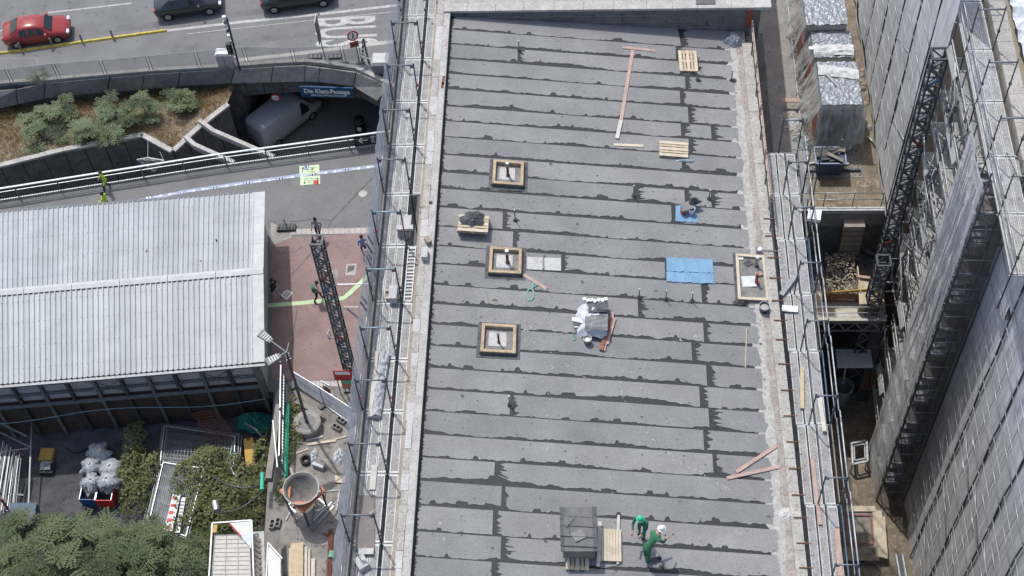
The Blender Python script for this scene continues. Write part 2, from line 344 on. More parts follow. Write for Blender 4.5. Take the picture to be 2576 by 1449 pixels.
def text_mesh(name, s, size, mat, parent, origin, xdir, ydir, sx=1.0, ext=0.004, align='LEFT', bold=0.0):
    """flat lettering: xdir reading direction, ydir letter-up direction, world space"""
    cu = bpy.data.curves.new('t', 'FONT'); cu.body = s; cu.size = size; cu.extrude = ext; cu.align_x = align; cu.offset = bold; cu.resolution_u = 3
    ob = bpy.data.objects.new('t', cu); COL.objects.link(ob)
    dg = bpy.context.evaluated_depsgraph_get(); me = bpy.data.meshes.new_from_object(ob.evaluated_get(dg)); bpy.data.objects.remove(ob)
    x = Vector(xdir).normalized(); y = Vector(ydir).normalized(); z = x.cross(y)
    M4 = Matrix((( *(x * sx),), ( *y,), ( *z,))).transposed().to_4x4(); M4.translation = Vector(origin) - (ORG.get(parent.name, Vector()) if parent else Vector())
    me.transform(M4); me.materials.clear(); me.materials.append(mat)
    return link(name, me, parent)

# ================================================================ SETTING: ground, road, pit
far = MB().add([(-400, -300, -9), (400, -300, -9), (400, 500, -9), (-400, 500, -9)], [(0, 1, 2, 3)])
struct(far, 'terrain', MT['asphalt'])
RAIL = [(-160, 532), (0, 507), (537, 422), (968, 363), (1020, 357)]
RAILW = [W(x, y, 0) for x, y in RAIL]
ROADEDGE = [(-160, 236), (0, 218), (113, 210), (277, 195), (362, 188), (452, 182), (590, 174), (687, 167), (768, 163), (806, 166), (898, 180), (985, 222), (1030, 248)]
ROADW = [W(x, y, 0) for x, y in ROADEDGE]
def wall_prism(name, poly, z0, z1, m, kids=None):
    return struct(MB().prism([(p[0], p[1]) for p in poly], z0, z1), name, MT[m])
YD = -2.0                                              # the service yard lies below the plaza
HB = [W(690, 985, 0), W(672, 1240, 0)]; HBd = (HB[1] - HB[0]) / (HB[1].y - HB[0].y)
HBs = HB[0] + HBd * (-40 - HB[0].y)
yl_ = [W(-420, 1068, 0), W(665, 985, 0)]
plaza_poly = [yl_[0], yl_[1], HB[0], HBs, (60, -40, 0), (60, 78, 0), (-8.9, 78, 0), (-8.9, RAILW[-1].y + .2, 0)] + [p for p in reversed(RAILW)] + [(-90, RAILW[0].y - 6, 0), (-90, yl_[0].y - .5, 0)]
wall_prism('plaza', plaza_poly, -7.5, 0.0, 'plaza')
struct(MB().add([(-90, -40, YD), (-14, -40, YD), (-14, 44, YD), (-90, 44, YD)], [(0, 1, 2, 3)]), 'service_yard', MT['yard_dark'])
road_poly = [p for p in ROADW] + [(-9.2, 66, 0), (-9.2, 120, 0), (-110, 120, 0), (-110, ROADW[0].y - 4, 0)]
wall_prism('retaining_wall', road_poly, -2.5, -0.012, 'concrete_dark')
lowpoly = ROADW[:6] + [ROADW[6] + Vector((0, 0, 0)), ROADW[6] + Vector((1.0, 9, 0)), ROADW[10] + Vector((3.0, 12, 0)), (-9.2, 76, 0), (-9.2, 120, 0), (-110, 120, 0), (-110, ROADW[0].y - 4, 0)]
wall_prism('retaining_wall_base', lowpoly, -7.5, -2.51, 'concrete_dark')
struct(MB().prism([(p[0], p[1]) for p in road_poly], -0.011, 0.0), 'road', MT['asphalt'])
struct(MB().add([(-90, 45, -6.5), (-5, 45, -6.5), (-5, 85, -6.5), (-90, 85, -6.5)], [(0, 1, 2, 3)]), 'underpass_floor', MT['asphalt'])
def decal(name, pxs, m, z=0.006, dz=0.0, parent=None):
    mb = MB().add([W(x, y, z) for x, y in pxs], [tuple(range(len(pxs)))[::-1]])
    return struct(mb, name, MT[m], parent)
# red paving, kerb stones, yards
decal('red_pavement', [(681, 618), (731, 598), (931, 584), (926, 955), (720, 957), (686, 957)], 'red_asphalt', 0.012)
decal('grey_pavement', [(681, 624), (735, 597), (729, 575), (681, 560)], 'concrete', 0.008)
for i in range(18):     # pale kerb stones along the red paving
    a = 690 + i * 13.6
    f = lambda x: 577 - (x - 690) * 0.018
    if a < 725: continue
    decal('kerb_stone', [(a, f(a)), (a + 12.8, f(a + 12.8)), (a + 12.8, f(a + 12.8) + 14), (a, f(a) + 14)], 'concrete_light', 0.02)
for i in range(12):
    a = 775 + i * 9.6
    decal('kerb_stone', [(a, 958), (a + 9, 958), (a + 9.4, 972), (a + .4, 972)], 'concrete_light', 0.02)
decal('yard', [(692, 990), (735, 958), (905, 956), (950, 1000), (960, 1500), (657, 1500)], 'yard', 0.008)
# road markings
MK = MB()
def stripe(pts, w, m, name, z=0.006, th=0.0):
    A = []; B = []
    P = [W(x, y, z) for x, y in pts]
    for i, p in enumerate(P):
        d = (P[min(i + 1, len(P) - 1)] - P[max(i - 1, 0)]).normalized(); n = Vector((-d.y, d.x, 0)) * w / 2
        A.append(p - n); B.append(p + n)
    return struct(MB().strip(A, B), name, MT[m])
stripe([(417, 77), (600, 56), (800, 36), (1010, 12)], 0.22, 'paint_white', 'road_marking')
stripe([(600, 151), (720, 138), (860, 121), (1000, 103)], 0.3, 'concrete_light', 'road_gutter')
stripe([(470, 85), (700, 60), (1010, 27)], 0.05, 'paint_white', 'road_marking')
stripe([(0, 148), (90, 145), (94, 158)], 0.05, 'concrete', 'road_joint')
stripe([(120, 32), (330, 8)], 0.12, 'paint_white', 'road_marking')
stripe([(0, 78), (60, 62)], 0.12, 'paint_white', 'road_marking')
stripe([(-40, 166), (300, 128), (560, 108)], 0.05, 'asphalt', 'road_joint', 0.004)
for k, q in enumerate(([(430, 118), (520, 108), (527, 122), (437, 133)], [(640, 92), (760, 80), (764, 90), (643, 103)], [(60, 170), (150, 158), (153, 170), (64, 182)], [(880, 60), (985, 48), (988, 58), (882, 72)])):
    decal('road_patch', q, 'asphalt_patch', 0.0035)
stripe([(-40, 112), (200, 84), (420, 58), (700, 22)], .55, 'asphalt_patch', 'tyre_track', .0025)
stripe([(430, 128), (620, 106), (790, 84)], .4, 'asphalt_patch', 'tyre_track', .0025)
bo = text_mesh('road_lettering', 'BUS', 5.55, MT['paint_white'], None, W(795, 44, 0.006), (W(801, 116, 0) - W(797, 42, 0)), W(948, 44, 0) - W(793, 52, 0), 0.29, 0.0008, bold=0.09)
bo['kind'] = 'structure'
# plaza floor graphics
BL = [(330, 509), (470, 481), (600, 462), (760, 440), (960, 416)]
stripe(BL, 0.26, 'paint_blue_pale', 'floor_stripe', 0.008)
for i in range(14):     # white arrows on the blue stripe
    t = i / 13; x = 395 + t * 540
    y = 494 + (416 - 494) * ((x - 395) / 565) ** 0.93 if x < 960 else 416
    p = W(x, y, 0.014); d = (W(x + 20, y - 2.7, 0.014) - p).normalized(); n = Vector((-d.y, d.x, 0)); s = -1 if i % 2 else 1
    mb = MB().add([p + d * s * .35, p + d * s * .17 + n * .10, p + d * s * .17 - n * .10], [(0, 1, 2)] if s > 0 else [(0, 1, 2)])
    mb.add([p + d * .17 + n * .02, p - d * .2 + n * .02, p - d * .2 - n * .02, p + d * .17 - n * .02], [(0, 1, 2, 3)])
    for q in (0.42, 0.6):
        mb.add([p - d * s * q + n * .07 + d * .05, p - d * s * q + n * .07 - d * .05, p - d * s * q - n * .07 - d * .05, p - d * s * q - n * .07 + d * .05], [(0, 1, 2, 3)])
    struct(mb, 'floor_arrow', MT['sign_white'])
for (x0, y0, x1, y1, dx) in ((753, 416, 803, 414, 0), (755, 443, 805, 441, 0)):
    pan = decal('floor_sign', [(x0, y0 + 2), (x1, y1), (x1 + .5, y1 + 21), (x0 + .5, y0 + 23)], 'paint_green_pale', 0.012)
    for k, (cx, up) in enumerate(((x0 + 8, 1), (x0 + 32, 1)) if y0 < 430 else ((x0 + 12, -1), (x0 + 44, 1))):
        c = W(cx, y0 + 12, 0.017); v = Vector((0, 1, 0)) * up; u = Vector((1, 0, 0))
        mb = MB().add([c + v * .24, c + v * .08 + u * .13, c + v * .16, c + v * .08 - u * .13], [(0, 1, 2, 3)])
        mb.add([c + v * .16 + u * .02, c - v * .22 + u * .02, c - v * .22 - u * .02, c + v * .16 - u * .02], [(0, 1, 2, 3)])
        struct(mb, 'arrow', MT['ink'], pan)
    for k in range(7):
        c = W(x0 + 18 + (k % 3) * 3.2 + (k // 3) * 11, y0 + 6 + (k % 3) * 5, 0.017)
        struct(MB().box(c, (0.2, 0.035, 0.002)), 'print_line', MT['ink'], pan)
    if y0 < 430:
        struct(MB().box(W(x0 + 17, y0 + 6, 0.016), (0.3, 0.3, 0.002)), 'symbol', MT['sign_blue'], pan)
        c = W(x0 + 17, y0 + 6, 0.02)
        text_mesh('symbol', 'U', 0.34, MT['sign_white'], pan, c + Vector((0, -.11, 0)), (1, 0, 0), (0, 1, 0), 1, 0.001, 'CENTER')
    else:
        struct(MB().box(W(x0 + 40, y0 + 15, 0.016), (0.32, 0.3, 0.002)), 'symbol', MT['sign_red'], pan)
stripe([(668, 769), (770, 761), (864, 750), (880, 737), (925, 694)], 0.27, 'paint_green', 'floor_stripe', 0.02)
# paving joints and manhole covers
for k, pts in enumerate(([(962, 420), (835, 553)], [(730, 557), (790, 551), (835, 553), (820, 580)], [(866, 772), (925, 772)], [(748, 770), (727, 925)], [(735, 690), (820, 596)], [(735, 640), (760, 620)])):
    stripe(pts, 0.07 if k != 2 else 0.1, 'concrete_dark' if k != 2 else 'concrete_light', 'pavement_joint', 0.016)
decal('manhole_cover', [(872, 664), (897, 663), (894, 692), (868, 693)], 'concrete_light', 0.024)
decal('manhole_cover', [(876, 668), (893, 667), (891, 679), (872, 686)], 'concrete_dark', 0.030)
decal('manhole_cover', [(842, 676), (852, 676), (850, 700), (838, 700)], 'concrete', 0.024)
for c in ((827, 686), (913, 487), (720, 741)):
    p = W(*c, 0.018)
    struct(MB().lathe(p, [(0.0, 0.012), (0.17, 0.012), (0.24, 0.012), (0.27, 0.0)], 14), 'manhole_cover', MT['concrete_light'])
mb = MB()                 # opened square cover lying beside
a = [W(708, 743, .02), W(722, 730, .02), W(735, 737, .02), W(722, 753, .02)]
for i in range(4): mb.bar(a[i], a[(i + 1) % 4], 0.07, 0.03)
solo(mb, 'cover_frame', MT['plastic_white'], 'white square metal frame lying on the shaded red pavement beside the hall', 'frame')

# ---- raised lane divider with posts, road fence, parapet panels
div = thing('lane_divider', 'yellow raised lane divider with short posts on the road', 'divider', W(0, 135))
for i in range(14):
    t0, t1 = i / 14, (i + .97) / 14; a = (-30, 139.5); b = (420, 77.5)
    p = W(a[0] + (b[0] - a[0]) * t0, a[1] + (b[1] - a[1]) * t0); q = W(a[0] + (b[0] - a[0]) * t1, a[1] + (b[1] - a[1]) * t1)
    d = (q - p).normalized(); n = Vector((-d.y, d.x, 0)); h = Vector((0, 0, .13))
    MB().hexa([p - n * .12, q - n * .12, q + n * .12, p + n * .12], [p - n * .06 + h, q - n * .06 + h, q + n * .06 + h, p + n * .06 + h]).build('kerb_element', MT['paint_yellow'], div)
for x, y in ((55, 129), (133, 117), (208, 107), (285, 97)):
    p = W(x, y); MB().box(p + Vector((0, 0, .4)), (.13, .04, .75), 0.1).build('marker_post', MT['wood_grey'], div)

fence = thing('road_fence', 'grey mesh fence panels lining the road above the underpass', 'fence', W(267, 192))
FP = [(-87, 224), (33, 213), (150, 200), (267, 191), (383, 181), (503, 170), (622, 159), (742, 160), (866, 157), (907, 159)]
for i, (x, y) in enumerate(FP):
    p = W(x, y); h = Vector((0, 0, 1.45)); e = Vector((.09, 0, 0))
    for s in (-1, 1):
        if i == 0 and s < 0: continue
        MB().tube(p + e * s, p + e * s + h, .025, 5).build('post', MT['steel_mid'], fence)
    MB().box(p + Vector((0, 0, .04)), (.55, .2, .08)).build('foot', MT['concrete_dark'], fence)
    if i < len(FP) - 1:
        q = W(*FP[i + 1])
        MB().tube(p + e + h, q - e + h, .022, 5).build('top_rail', MT['steel'], fence)
        MB().tube(p + e + h * .12, q - e + h * .12, .018, 5).build('bottom_rail', MT['steel'], fence)
        MB().add([p + e + h * .13, q - e + h * .13, q - e + h * .98, p + e + h * .98], [(0, 1, 2, 3)]).build('mesh_panel', MT['fence_mesh'], fence)

par = thing('underpass_parapet', 'row of sloping weathered concrete panels above the underpass', 'parapet', W(452, 182))
PT = [(-100, 236), (40, 226), (113, 211), (277, 196), (362, 189), (452, 183), (590, 174), (687, 169), (768, 166), (804, 171), (896, 183), (979, 219)]
PBt = [(-100, 296), (45, 262), (110, 248), (270, 231), (357, 225), (448, 217), (581, 209), (681, 207), (766, 205), (801, 206), (889, 217), (949, 253)]
for i in range(len(PT) - 1):
    a, b = W(*PT[i], .06), W(*PT[i + 1], .06); c, d = W(*PBt[i + 1], -.95), W(*PBt[i], -.95)
    g = 0.012; e = (b - a) * g; k = (c - d) * g; n = Vector((0, .14, -.05))
    z = Vector((0, 0, U(-.02, .02)))
    P = [a + e + z, b - e + z, c - k + z, d + k + z]
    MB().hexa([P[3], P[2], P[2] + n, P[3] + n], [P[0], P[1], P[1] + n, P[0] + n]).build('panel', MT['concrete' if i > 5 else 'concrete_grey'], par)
for i in range(len(ROADW) - 1):
    p, q = ROADW[i], ROADW[i + 1]; p = p + Vector((0, .18, .12)); q = q + Vector((0, .18, .12))
    MB().bar(p, q, .26, .24).build('coping', MT['concrete_light' if i > 9 else 'concrete'], par)
# joints in the shaded portal wall
for x in (565, 612, 655, 700, 745, 800):
    p = W(x, 212, -1.0); q = p + Vector((.0, 0, -1.5)); 
    t = None
    for i in range(len(ROADW) - 1):
        if ROADW[i].x <= p.x <= ROADW[i + 1].x:
            s = (p.x - ROADW[i].x) / (ROADW[i + 1].x - ROADW[i].x); t = ROADW[i].lerp(ROADW[i + 1], s)
    if t: MB().box((t.x, t.y - .012, -1.25), (.05, .03, 2.4)).build('wall_joint', MT['plastic_dark'], par)

# ---- name board over the underpass, round height sign
ns = thing('name_board', 'blue board with white lettering above the underpass mouth', 'sign', W(820, 245, -2.2))
tl = W(752, 218, -.95); tr = W(888, 222, -.95); hgt = 0.95
xd = (tr - tl).normalized(); fl = Vector((xd.y, -xd.x, 0))
MB().hexa([tl + Vector((0, 0, -hgt)), tr + Vector((0, 0, -hgt)), tr + Vector((0, 0, -hgt)) - fl * .08, tl + Vector((0, 0, -hgt)) - fl * .08], [tl, tr, tr - fl * .08, tl - fl * .08]).build('board', MT['sign_blue'], ns)
lw = (tr - tl).length
text_mesh('lettering', 'Die Klett-Passage', 0.56, MT['sign_white'], ns, tl + xd * (lw * .5) + fl * .02 + Vector((0, 0, -.55)), xd, (0, 0, 1), lw * .93 / 4.35, 0.003, 'CENTER', 0.022)
text_mesh('lettering', 'AM HAUPTBAHNHOF', 0.24, MT['sign_white'], ns, tl + xd * (lw * .52) + fl * .02 + Vector((0, 0, -.83)), xd, (0, 0, 1), 1.0, 0.003, 'CENTER', 0.004)
for t in (0.2, .5, .8): MB().bar(tl + xd * lw * t - fl * .08 + Vector((0, 0, -.3)), tl + xd * lw * t - fl * .7 + Vector((0, 0, -.2)), .05).build('bracket', MT['steel_dark'], ns)
rsg = thing('height_limit_sign', 'small round red-rimmed sign on the shaded wall left of the blue board', 'sign', W(693, 248, -2.3))
c = W(693, 245, -2.2); 
MB().tube(c, c - fl * -.04, .32, 16).build('disc', MT['sign_red'], rsg); MB().tube(c + fl * .04, c + fl * .05, .23, 16).build('face', MT['sign_white'], rsg)
text_mesh('lettering', '2.8', .2, MT['ink'], rsg, c + fl * .055 + Vector((0, 0, -.07)), xd, (0, 0, 1), 1, .002, 'CENTER')

# ---- planted bed in the underpass with its panelled retaining wall
BEDF = [(-130, 446), (0, 415), (160, 375), (360, 338), (435, 379), (500, 318), (572, 262)]
BEDB = [(590, 215), (448, 224), (270, 240), (110, 258), (-130, 300)]
BEDB = [(-130, 292), (110, 252), (270, 236), (448, 220), (600, 205)]
bF = [W(x, y, -.7) for x, y in BEDF]; bB = [W(x, y, -2.3) + Vector((0, .5, 0)) for x, y in BEDB]
bedpoly = bF + bB[::-1]
def polyy(P, x):
    for a, b in zip(P[:-1], P[1:]):
        if a.x <= x <= b.x: return a.y + (b.y - a.y) * (x - a.x) / max(1e-6, b.x - a.x)
    return P[-1].y if x > P[-1].x else P[0].y
def bedz(x, y):
    f, g = polyy(bF, x), polyy(bB, x); t = min(1, max(0, (y - f) / max(.3, g - f))); return -.72 - 1.6 * t ** 1.3
bx0, bx1 = bF[0].x, bF[-1].x
struct(MB().grid(lambda u, v: (lambda x: (lambda f, g: Vector((x, f + (g - f) * v, bedz(x, f + (g - f) * v) + .1 * (vnoise(x * 1.3, v * 6, 77) - .5) * (1 if 0 < v < 1 else 0))))(polyy(bF, x), max(polyy(bF, x) + .05, polyy(bB, x))))(bx0 + (bx1 - bx0) * u), 90, 14), 'planting_bed', MT['dirt'])
bw = thing('bed_wall', 'dark panelled concrete wall holding the overgrown bed', 'wall', W(160, 375, -4.4))
for i in range(len(BEDF) - 1):
    p = W(*BEDF[i], -.62); q = W(*BEDF[i + 1], -.62); L = (q - p).length; d = (q - p) / L; nn = Vector((d.y, -d.x, 0))
    MB().bar(p + nn * .08 + Vector((0, 0, .03)), q + nn * .08 + Vector((0, 0, .03)), .34, .16).build('coping', MT['concrete_light'], bw)
    k = max(1, round(L / 1.25))
    for j in range(k):
        a = p + d * (L * j / k + .03); b = p + d * (L * (j + 1) / k - .03); o = nn * (.12 + U(0, .03))
        MB().hexa([a + Vector((0, 0, -5.8)), b + Vector((0, 0, -5.8)), b + o + Vector((0, 0, -5.8)), a + o + Vector((0, 0, -5.8))],
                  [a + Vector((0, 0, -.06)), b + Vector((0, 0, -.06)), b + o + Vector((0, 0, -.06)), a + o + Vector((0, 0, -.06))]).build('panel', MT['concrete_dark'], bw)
for i, (a, b) in enumerate((((502, 306), (690, 398)), ((467, 346), (590, 412)))):
    p = W(*a, -.5); q = W(*b, -.35); m = p.lerp(q, .2) + Vector((0, -.25, 0))
    st = thing('concrete_strut', ('longer' if i == 0 else 'shorter') + ' pale concrete strut bracing the bed wall against the railing edge', 'beam', q, group='struts over the underpass')
    MB().bar(p, m, .26, .4).build('stub', MT['concrete_light'], st); MB().bar(m, q, .26, .4).build('beam', MT['concrete_light'], st)

# ---- plaza railing
rl = thing('plaza_railing', 'long white-railed baluster railing along the plaza edge', 'railing', RAILW[2])
def along(pts, s):
    for a, b in zip(pts[:-1], pts[1:]):
        L = (b - a).length
        if s <= L: return a + (b - a) * (s / L), (b - a).normalized()
        s -= L
    return pts[-1], (pts[-1] - pts[-2]).normalized()
tot = sum((b - a).length for a, b in zip(RAILW[:-1], RAILW[1:]))
UP = lambda h: Vector((0, 0, h))
for a, b in zip(RAILW[:-1], RAILW[1:]):
    MB().bar(a + UP(1.15), b + UP(1.15), .11, .07).build('handrail', MT['steel_white'], rl)
    MB().bar(a + UP(.82), b + UP(.82), .04, .04).build('middle_rail', MT['steel'], rl)
    MB().bar(a + UP(.12), b + UP(.12), .07, .07).build('bottom_rail', MT['steel_white'], rl)
s = 0
while s < tot:
    p, d = along(RAILW, s); MB().bar(p, p + UP(1.12), .06).build('post', MT['steel_mid'], rl); s += 2.5
mb = MB(); s = 0
while s < tot:
    p, d = along(RAILW, s); mb.bar(p + UP(.14), p + UP(.82), .026, .026); s += .15
o = mb.build('balusters', MT['steel_mid'], rl); o['kind'] = 'stuff'
arw = thing('direction_panel', 'black direction panel with white arrow and rows of print on the railing', 'sign', W(930, 365))
a = W(893, 366, .15) + Vector((0, -.1, 0)); b = W(985, 353, .15) + Vector((0, -.1, 0)); d = (b - a).normalized(); n = Vector((d.y, -d.x, 0))
MB().hexa([a, b, b - n * .05, a - n * .05], [a + UP(.95), b + UP(.95), b + UP(.95) - n * .05, a + UP(.95) - n * .05]).build('board', MT['plastic_black'], arw)
c = a + d * .3 + n * .02 + UP(.5)
MB().bar(c, c + d * .55, .03, .07).bar(c, c + d * .22 + UP(.24), .03, .07).bar(c, c + d * .22 - UP(.24), .03, .07).build('arrow', MT['sign_white'], arw)
for k in range(4):
    for j in range(5):
        e = a + d * (1.05 + j * .3) + n * .02 + UP(.75 - k * .17); MB().bar(e, e + d * U(.16, .26), .02, .05).build('print_line', MT['sign_white'], arw)

# ---- glass rooflight beside the railing
gl = thing('glass_rooflight', 'pointed pale glass rooflight hung on rods behind the plaza railing', 'rooflight', W(380, 420, -1))
a = [W(345, 402, .2), W(372, 397, .5), W(412, 404, .3), W(388, 432, -.7)]
MB().add(a, [(0, 1, 2), (0, 2, 3)]).build('pane', MT['glass'], gl)
for i in range(4): MB().bar(a[i], a[(i + 1) % 4], .07).build('frame', MT['steel_white'], gl)
MB().bar(a[0], a[2], .05).build('frame', MT['steel_white'], gl)
for k in range(5):
    t = (k + 1) / 6; MB().bar(a[0].lerp(a[2], t), a[3].lerp(a[2], t) if t > .5 else a[0].lerp(a[3], t), .03).build('glazing_bar', MT['steel'], gl)
for p, q in ((a[1], W(372, 352, -.3)), (a[2], W(402, 382, -.3))): MB().tube(p, q, .02).build('rod', MT['steel'], gl)

# ================================================================ ROOF BUILDING
rb = thing('roof_building', 'long stone building with a flat grey bitumen roof in the centre', 'building', (0.3, 30, 0))
MB().box((0.4, 24.6, 10.3), (13.9, 45.4, 20.6)).build('wall', MT['brickwork'], rb)
MB().box((0.4, 56.5, 10.5), (13.9, 15, 21.0)).build('far_wall', MT['brickwork'], rb)
YB = 47.05                                             # inner face of the far parapet
# bitumen bed under the strips
def rp(x, y, dz=0.0): return Vector((x, y, roofz(x) + dz))
MB().hexa([(-6.12, 2, 20.4), (6.95, 2, 20.4), (6.95, YB, 20.4), (-6.12, YB, 20.4)], [rp(-6.12, 2, -.012), rp(6.95, 2, -.012), rp(6.95, YB, -.012), rp(-6.12, YB, -.012)]).build('bitumen_bed', MT['bitumen'], rb)
# roofing strips
SY = [37, 74, 111, 148, 185, 224, 267, 304, 344, 389, 433, 474, 521, 569, 618, 663.5, 716, 764, 815, 869, 924, 978, 1033, 1091.5, 1150, 1209, 1271, 1336, 1400, 1466, 1535]
JO = {0: [2552], 1: [2533], 2: [1942], 3: [2568], 4: [2549], 5: [2579], 6: [2552, 2665], 7: [2582], 8: [2555], 10: [2378, 2566, 2665], 11: [2516], 12: [1886], 13: [1924], 14: [2105, 2492],
      15: [2628], 16: [2391], 17: [2636], 18: [2592], 19: [2647], 20: [2621], 21: [1913, 2656], 22: [2636], 23: [2671], 24: [1855], 25: [1881], 26: [1849], 27: [1879], 28: [1844]}
def seam(k):
    y = SY[k]; xl = 1137 - y * 0.0705; sl = 0.076 - 0.009 * y / 1449
    xr = 1852 + y * .087
    return RW(xl, y), RW(xr, y + sl * (xr - xl))
SEAM = [seam(k) for k in range(len(SY))]
SEAM[0] = (rp(-6.05, YB - .02), rp(6.4, YB - .02))
for k in range(len(SY) - 1):
    a, b = SEAM[k]; c, d = SEAM[k + 1]; L = (b - a).length
    xl = 1137 - SY[k] * .0705; xr = 1852 + SY[k] * .087
    cuts = [0.0] + [(j / 1.4907 - xl) / (xr - xl) for j in JO.get(k, [])] + [1.0]
    for q in range(len(cuts) - 1):
        t0, t1 = cuts[q], cuts[q + 1]; first = q == 0; last = q == len(cuts) - 2
        Lp = (t1 - t0) * L; n = max(4, int(Lp / .06)); sd = k * 7 + q
        j0 = .06 if first else U(.1, .16); jm = .14 if first else U(.2, .5)
        h = .004
        def top(s): return a.lerp(b, t0 + (t1 - t0) * s / Lp)
        def bot(s):
            u = t0 * L + s; nz = vnoise(u * .55, k * 3.1, 1) * .6 + vnoise(u * 2.3, k * 1.7, 2) * .35 + vnoise(u * 8, k, 3) * .22 + (.4 if vnoise(u * 3.5, k * 2.2, 14) > .82 else 0)
            w = max(.035, .31 * (nz - .25)) + (.09 * max(0, vnoise(u * .35, k * 5.3, 4) - .6) * 2)
            if q == 0 and k in (19, 20, 16): w += .06 * max(0, 1 - s / 4)
            p = c.lerp(d, t0 + (t1 - t0) * s / Lp); return p + (top(s) - p).normalized() * w
        mb = MB(); s0 = j0 + jm + .12
        s1 = Lp - (.32 if last else 0.0)
        if s1 - s0 < .3: s0 = j0 + .05
        ss = [s0 + (s1 - s0) * i / n for i in range(n + 1)]
        lift = Vector((0, 0, h))
        mb.strip([bot(s) + lift for s in ss], [top(s) + lift for s in ss], .012)
        m = 16                                         # ragged ends, bitumen run out over them
        def jag(i, sd2): return vnoise(i * 1.9, sd2, 9) ** 2 * 1.0 + (.5 if vnoise(i * 3.3, sd2, 11) > .72 else 0)
        A = []; B = []
        for i in range(m + 1):
            e = i / m; s = j0 + min(1.2, jag(i, sd)) * jm * .8
            A.append(bot(s).lerp(top(s), e) + lift); B.append(bot(s0).lerp(top(s0), e) + lift)
        mb.strip(B, A, .012)
        if last:
            A = []; B = []
            for i in range(m + 1):
                e = i / m; s = Lp - .3 + (vnoise(i * .9, sd, 51) * .34 + vnoise(i * 2.6, sd, 52) * .14) * (.6 + .8 * vnoise(k * 1.3, 0, 53))
                A.append(bot(s1).lerp(top(s1), e) + lift); B.append(bot(s).lerp(top(s), e) + lift)
            mb.strip(B, A, .012)
        mb.build('roofing_strip', MT[('membrane', 'membrane_b', 'membrane_c')[int(vnoise(k * 1.7, q * 3.1, 33) * 2.999)]], rb)
# mortar fillet and gutter on the right, uneven edge
mb = MB(); A = []; B = []
for i in range(260):
    y = 2 + 45 * i / 259; e = 5.98 + .012 * (46 - y) + (vnoise(y * 2.3, 0, 21) - .5) * .16 + (vnoise(y * 9, 0, 22) - .5) * .14
    A.append(rp(e, y, -.002)); B.append(rp(6.9 + .012 * (46 - y), y, .02))
mb.strip(A, B).build('mortar_fillet', MT['mortar'], rb)
A = []; B = []
for i in range(120):
    y = 2 + 45 * i / 119; e = 6.50 + .013 * (46 - y) + (vnoise(y * 1.7, 3, 21) - .5) * .16 + (vnoise(y * 7, 3, 25) - .5) * .06
    A.append(rp(e, y, .03)); B.append(rp(6.85 + .013 * (46 - y), y, .042))
MB().strip(A, B).build('gutter_bed', MT['gutter'], rb)
# right coping stones (upper length narrower, lower length with cramps)
zc = 20.98
def xin(y): return 6.74 + .0145 * (45 - y)
def xout(y): return 7.16 + .013 * (45 - y)
y = 46.2
while y > 14:
    L = U(1.0, 1.7); y2 = y - L; g = .012
    z = zc + U(-.004, .012)
    MB().hexa([(xin(y2 + g), y2 + g, 20.5), (xout(y2 + g), y2 + g, 20.5), (xout(y), y, 20.5), (xin(y), y, 20.5)], [(xin(y2 + g), y2 + g, z), (xout(y2 + g), y2 + g, z), (xout(y), y, z), (xin(y), y, z)]).build('coping_stone', MT['stone'], rb)
    y = y2
MB().box((7.33, 25, 20.25), (.12, 44, .9)).build('edge_board', MT['steel_dark'], rb)
yy = 37.4
while yy > 18:
    yy -= U(.8, 1.15); x = xout(yy)
    MB().bar((x - .28, yy, zc + .035), (x + .22, yy - .02, zc + .05), .03, .03).build('cramp', MT['rust'], rb)
# left coping: dressed stones and a concrete strip with an upstand
y = 47.9
while y > 12:
    L = U(.5, 1.15); y2 = y - L
    w0 = -6.70 + .0025 * (46 - y) + U(-.03, .02); z = 22.25 + U(-.012, .012)
    MB().hexa([(w0, y2 + .012, 21.6), (-6.40, y2 + .012, 21.6), (-6.40, y, 21.6), (w0, y, 21.6)], [(w0, y2 + .012, z), (-6.40 + U(-.02, .02), y2 + .012, z), (-6.40 + U(-.02, .02), y, z), (w0, y, z)]).build('coping_stone', MT['stone_pale' if rnd() < .4 else 'stone'], rb)
    y = y2
MB().box((-6.26, 29.5, 21.9), (.275, 36.2, .68)).build('coping_strip', MT['concrete_light'], rb)
MB().box((-6.115, 29.5, 22.02), (.02, 36, .5)).build('flashing', MT['steel_mid'], rb)
MB().box((-6.60, 29.6, 21.55), (.45, 36.4, .9)).build('wall_head', MT['brickwork'], rb)
# far parapet
ZP = 22.27
MB().hexa([(-6.1, YB, 20.4), (7.5, YB - .05, 20.4), (7.5, YB + .75, 20.4), (-6.1, YB + .75, 20.4)], [(-6.1, YB, ZP - .06), (7.5, YB - .05, ZP - .06), (7.5, YB + .75, ZP - .06), (-6.1, YB + .75, ZP - .06)]).build('far_parapet', MT['concrete_dark'], rb)
x = -6.4
while x < 7.5:
    L = U(.9, 1.5); x2 = min(x + L, 7.6)
    MB().box(((x + x2) / 2, YB + .22, ZP), (x2 - x - .012, .5, .12)).build('coping_stone', MT['concrete_light'], rb)
    x = x2
MB().box((0.6, YB + .62, ZP - .03), (14.0, .28, .12)).build('coping_stone', MT['stone'], rb)
MB().box((5.1, YB + .35, ZP + .08), (.85, .32, .04), -.02).build('cover_plate', MT['concrete_dark'], rb)
MB().box((7.55, YB + .35, ZP + .06), (.75, .9, .16)).build('corner_stone', MT['stone_pale'], rb)
for i in range(3):      # board courses showing in the shaded face
    MB().box((0.7, YB - .02 - .004 * i, 21.9 - i * .38), (13.0, .03, .015)).build('shutter_line', MT['concrete'], rb)

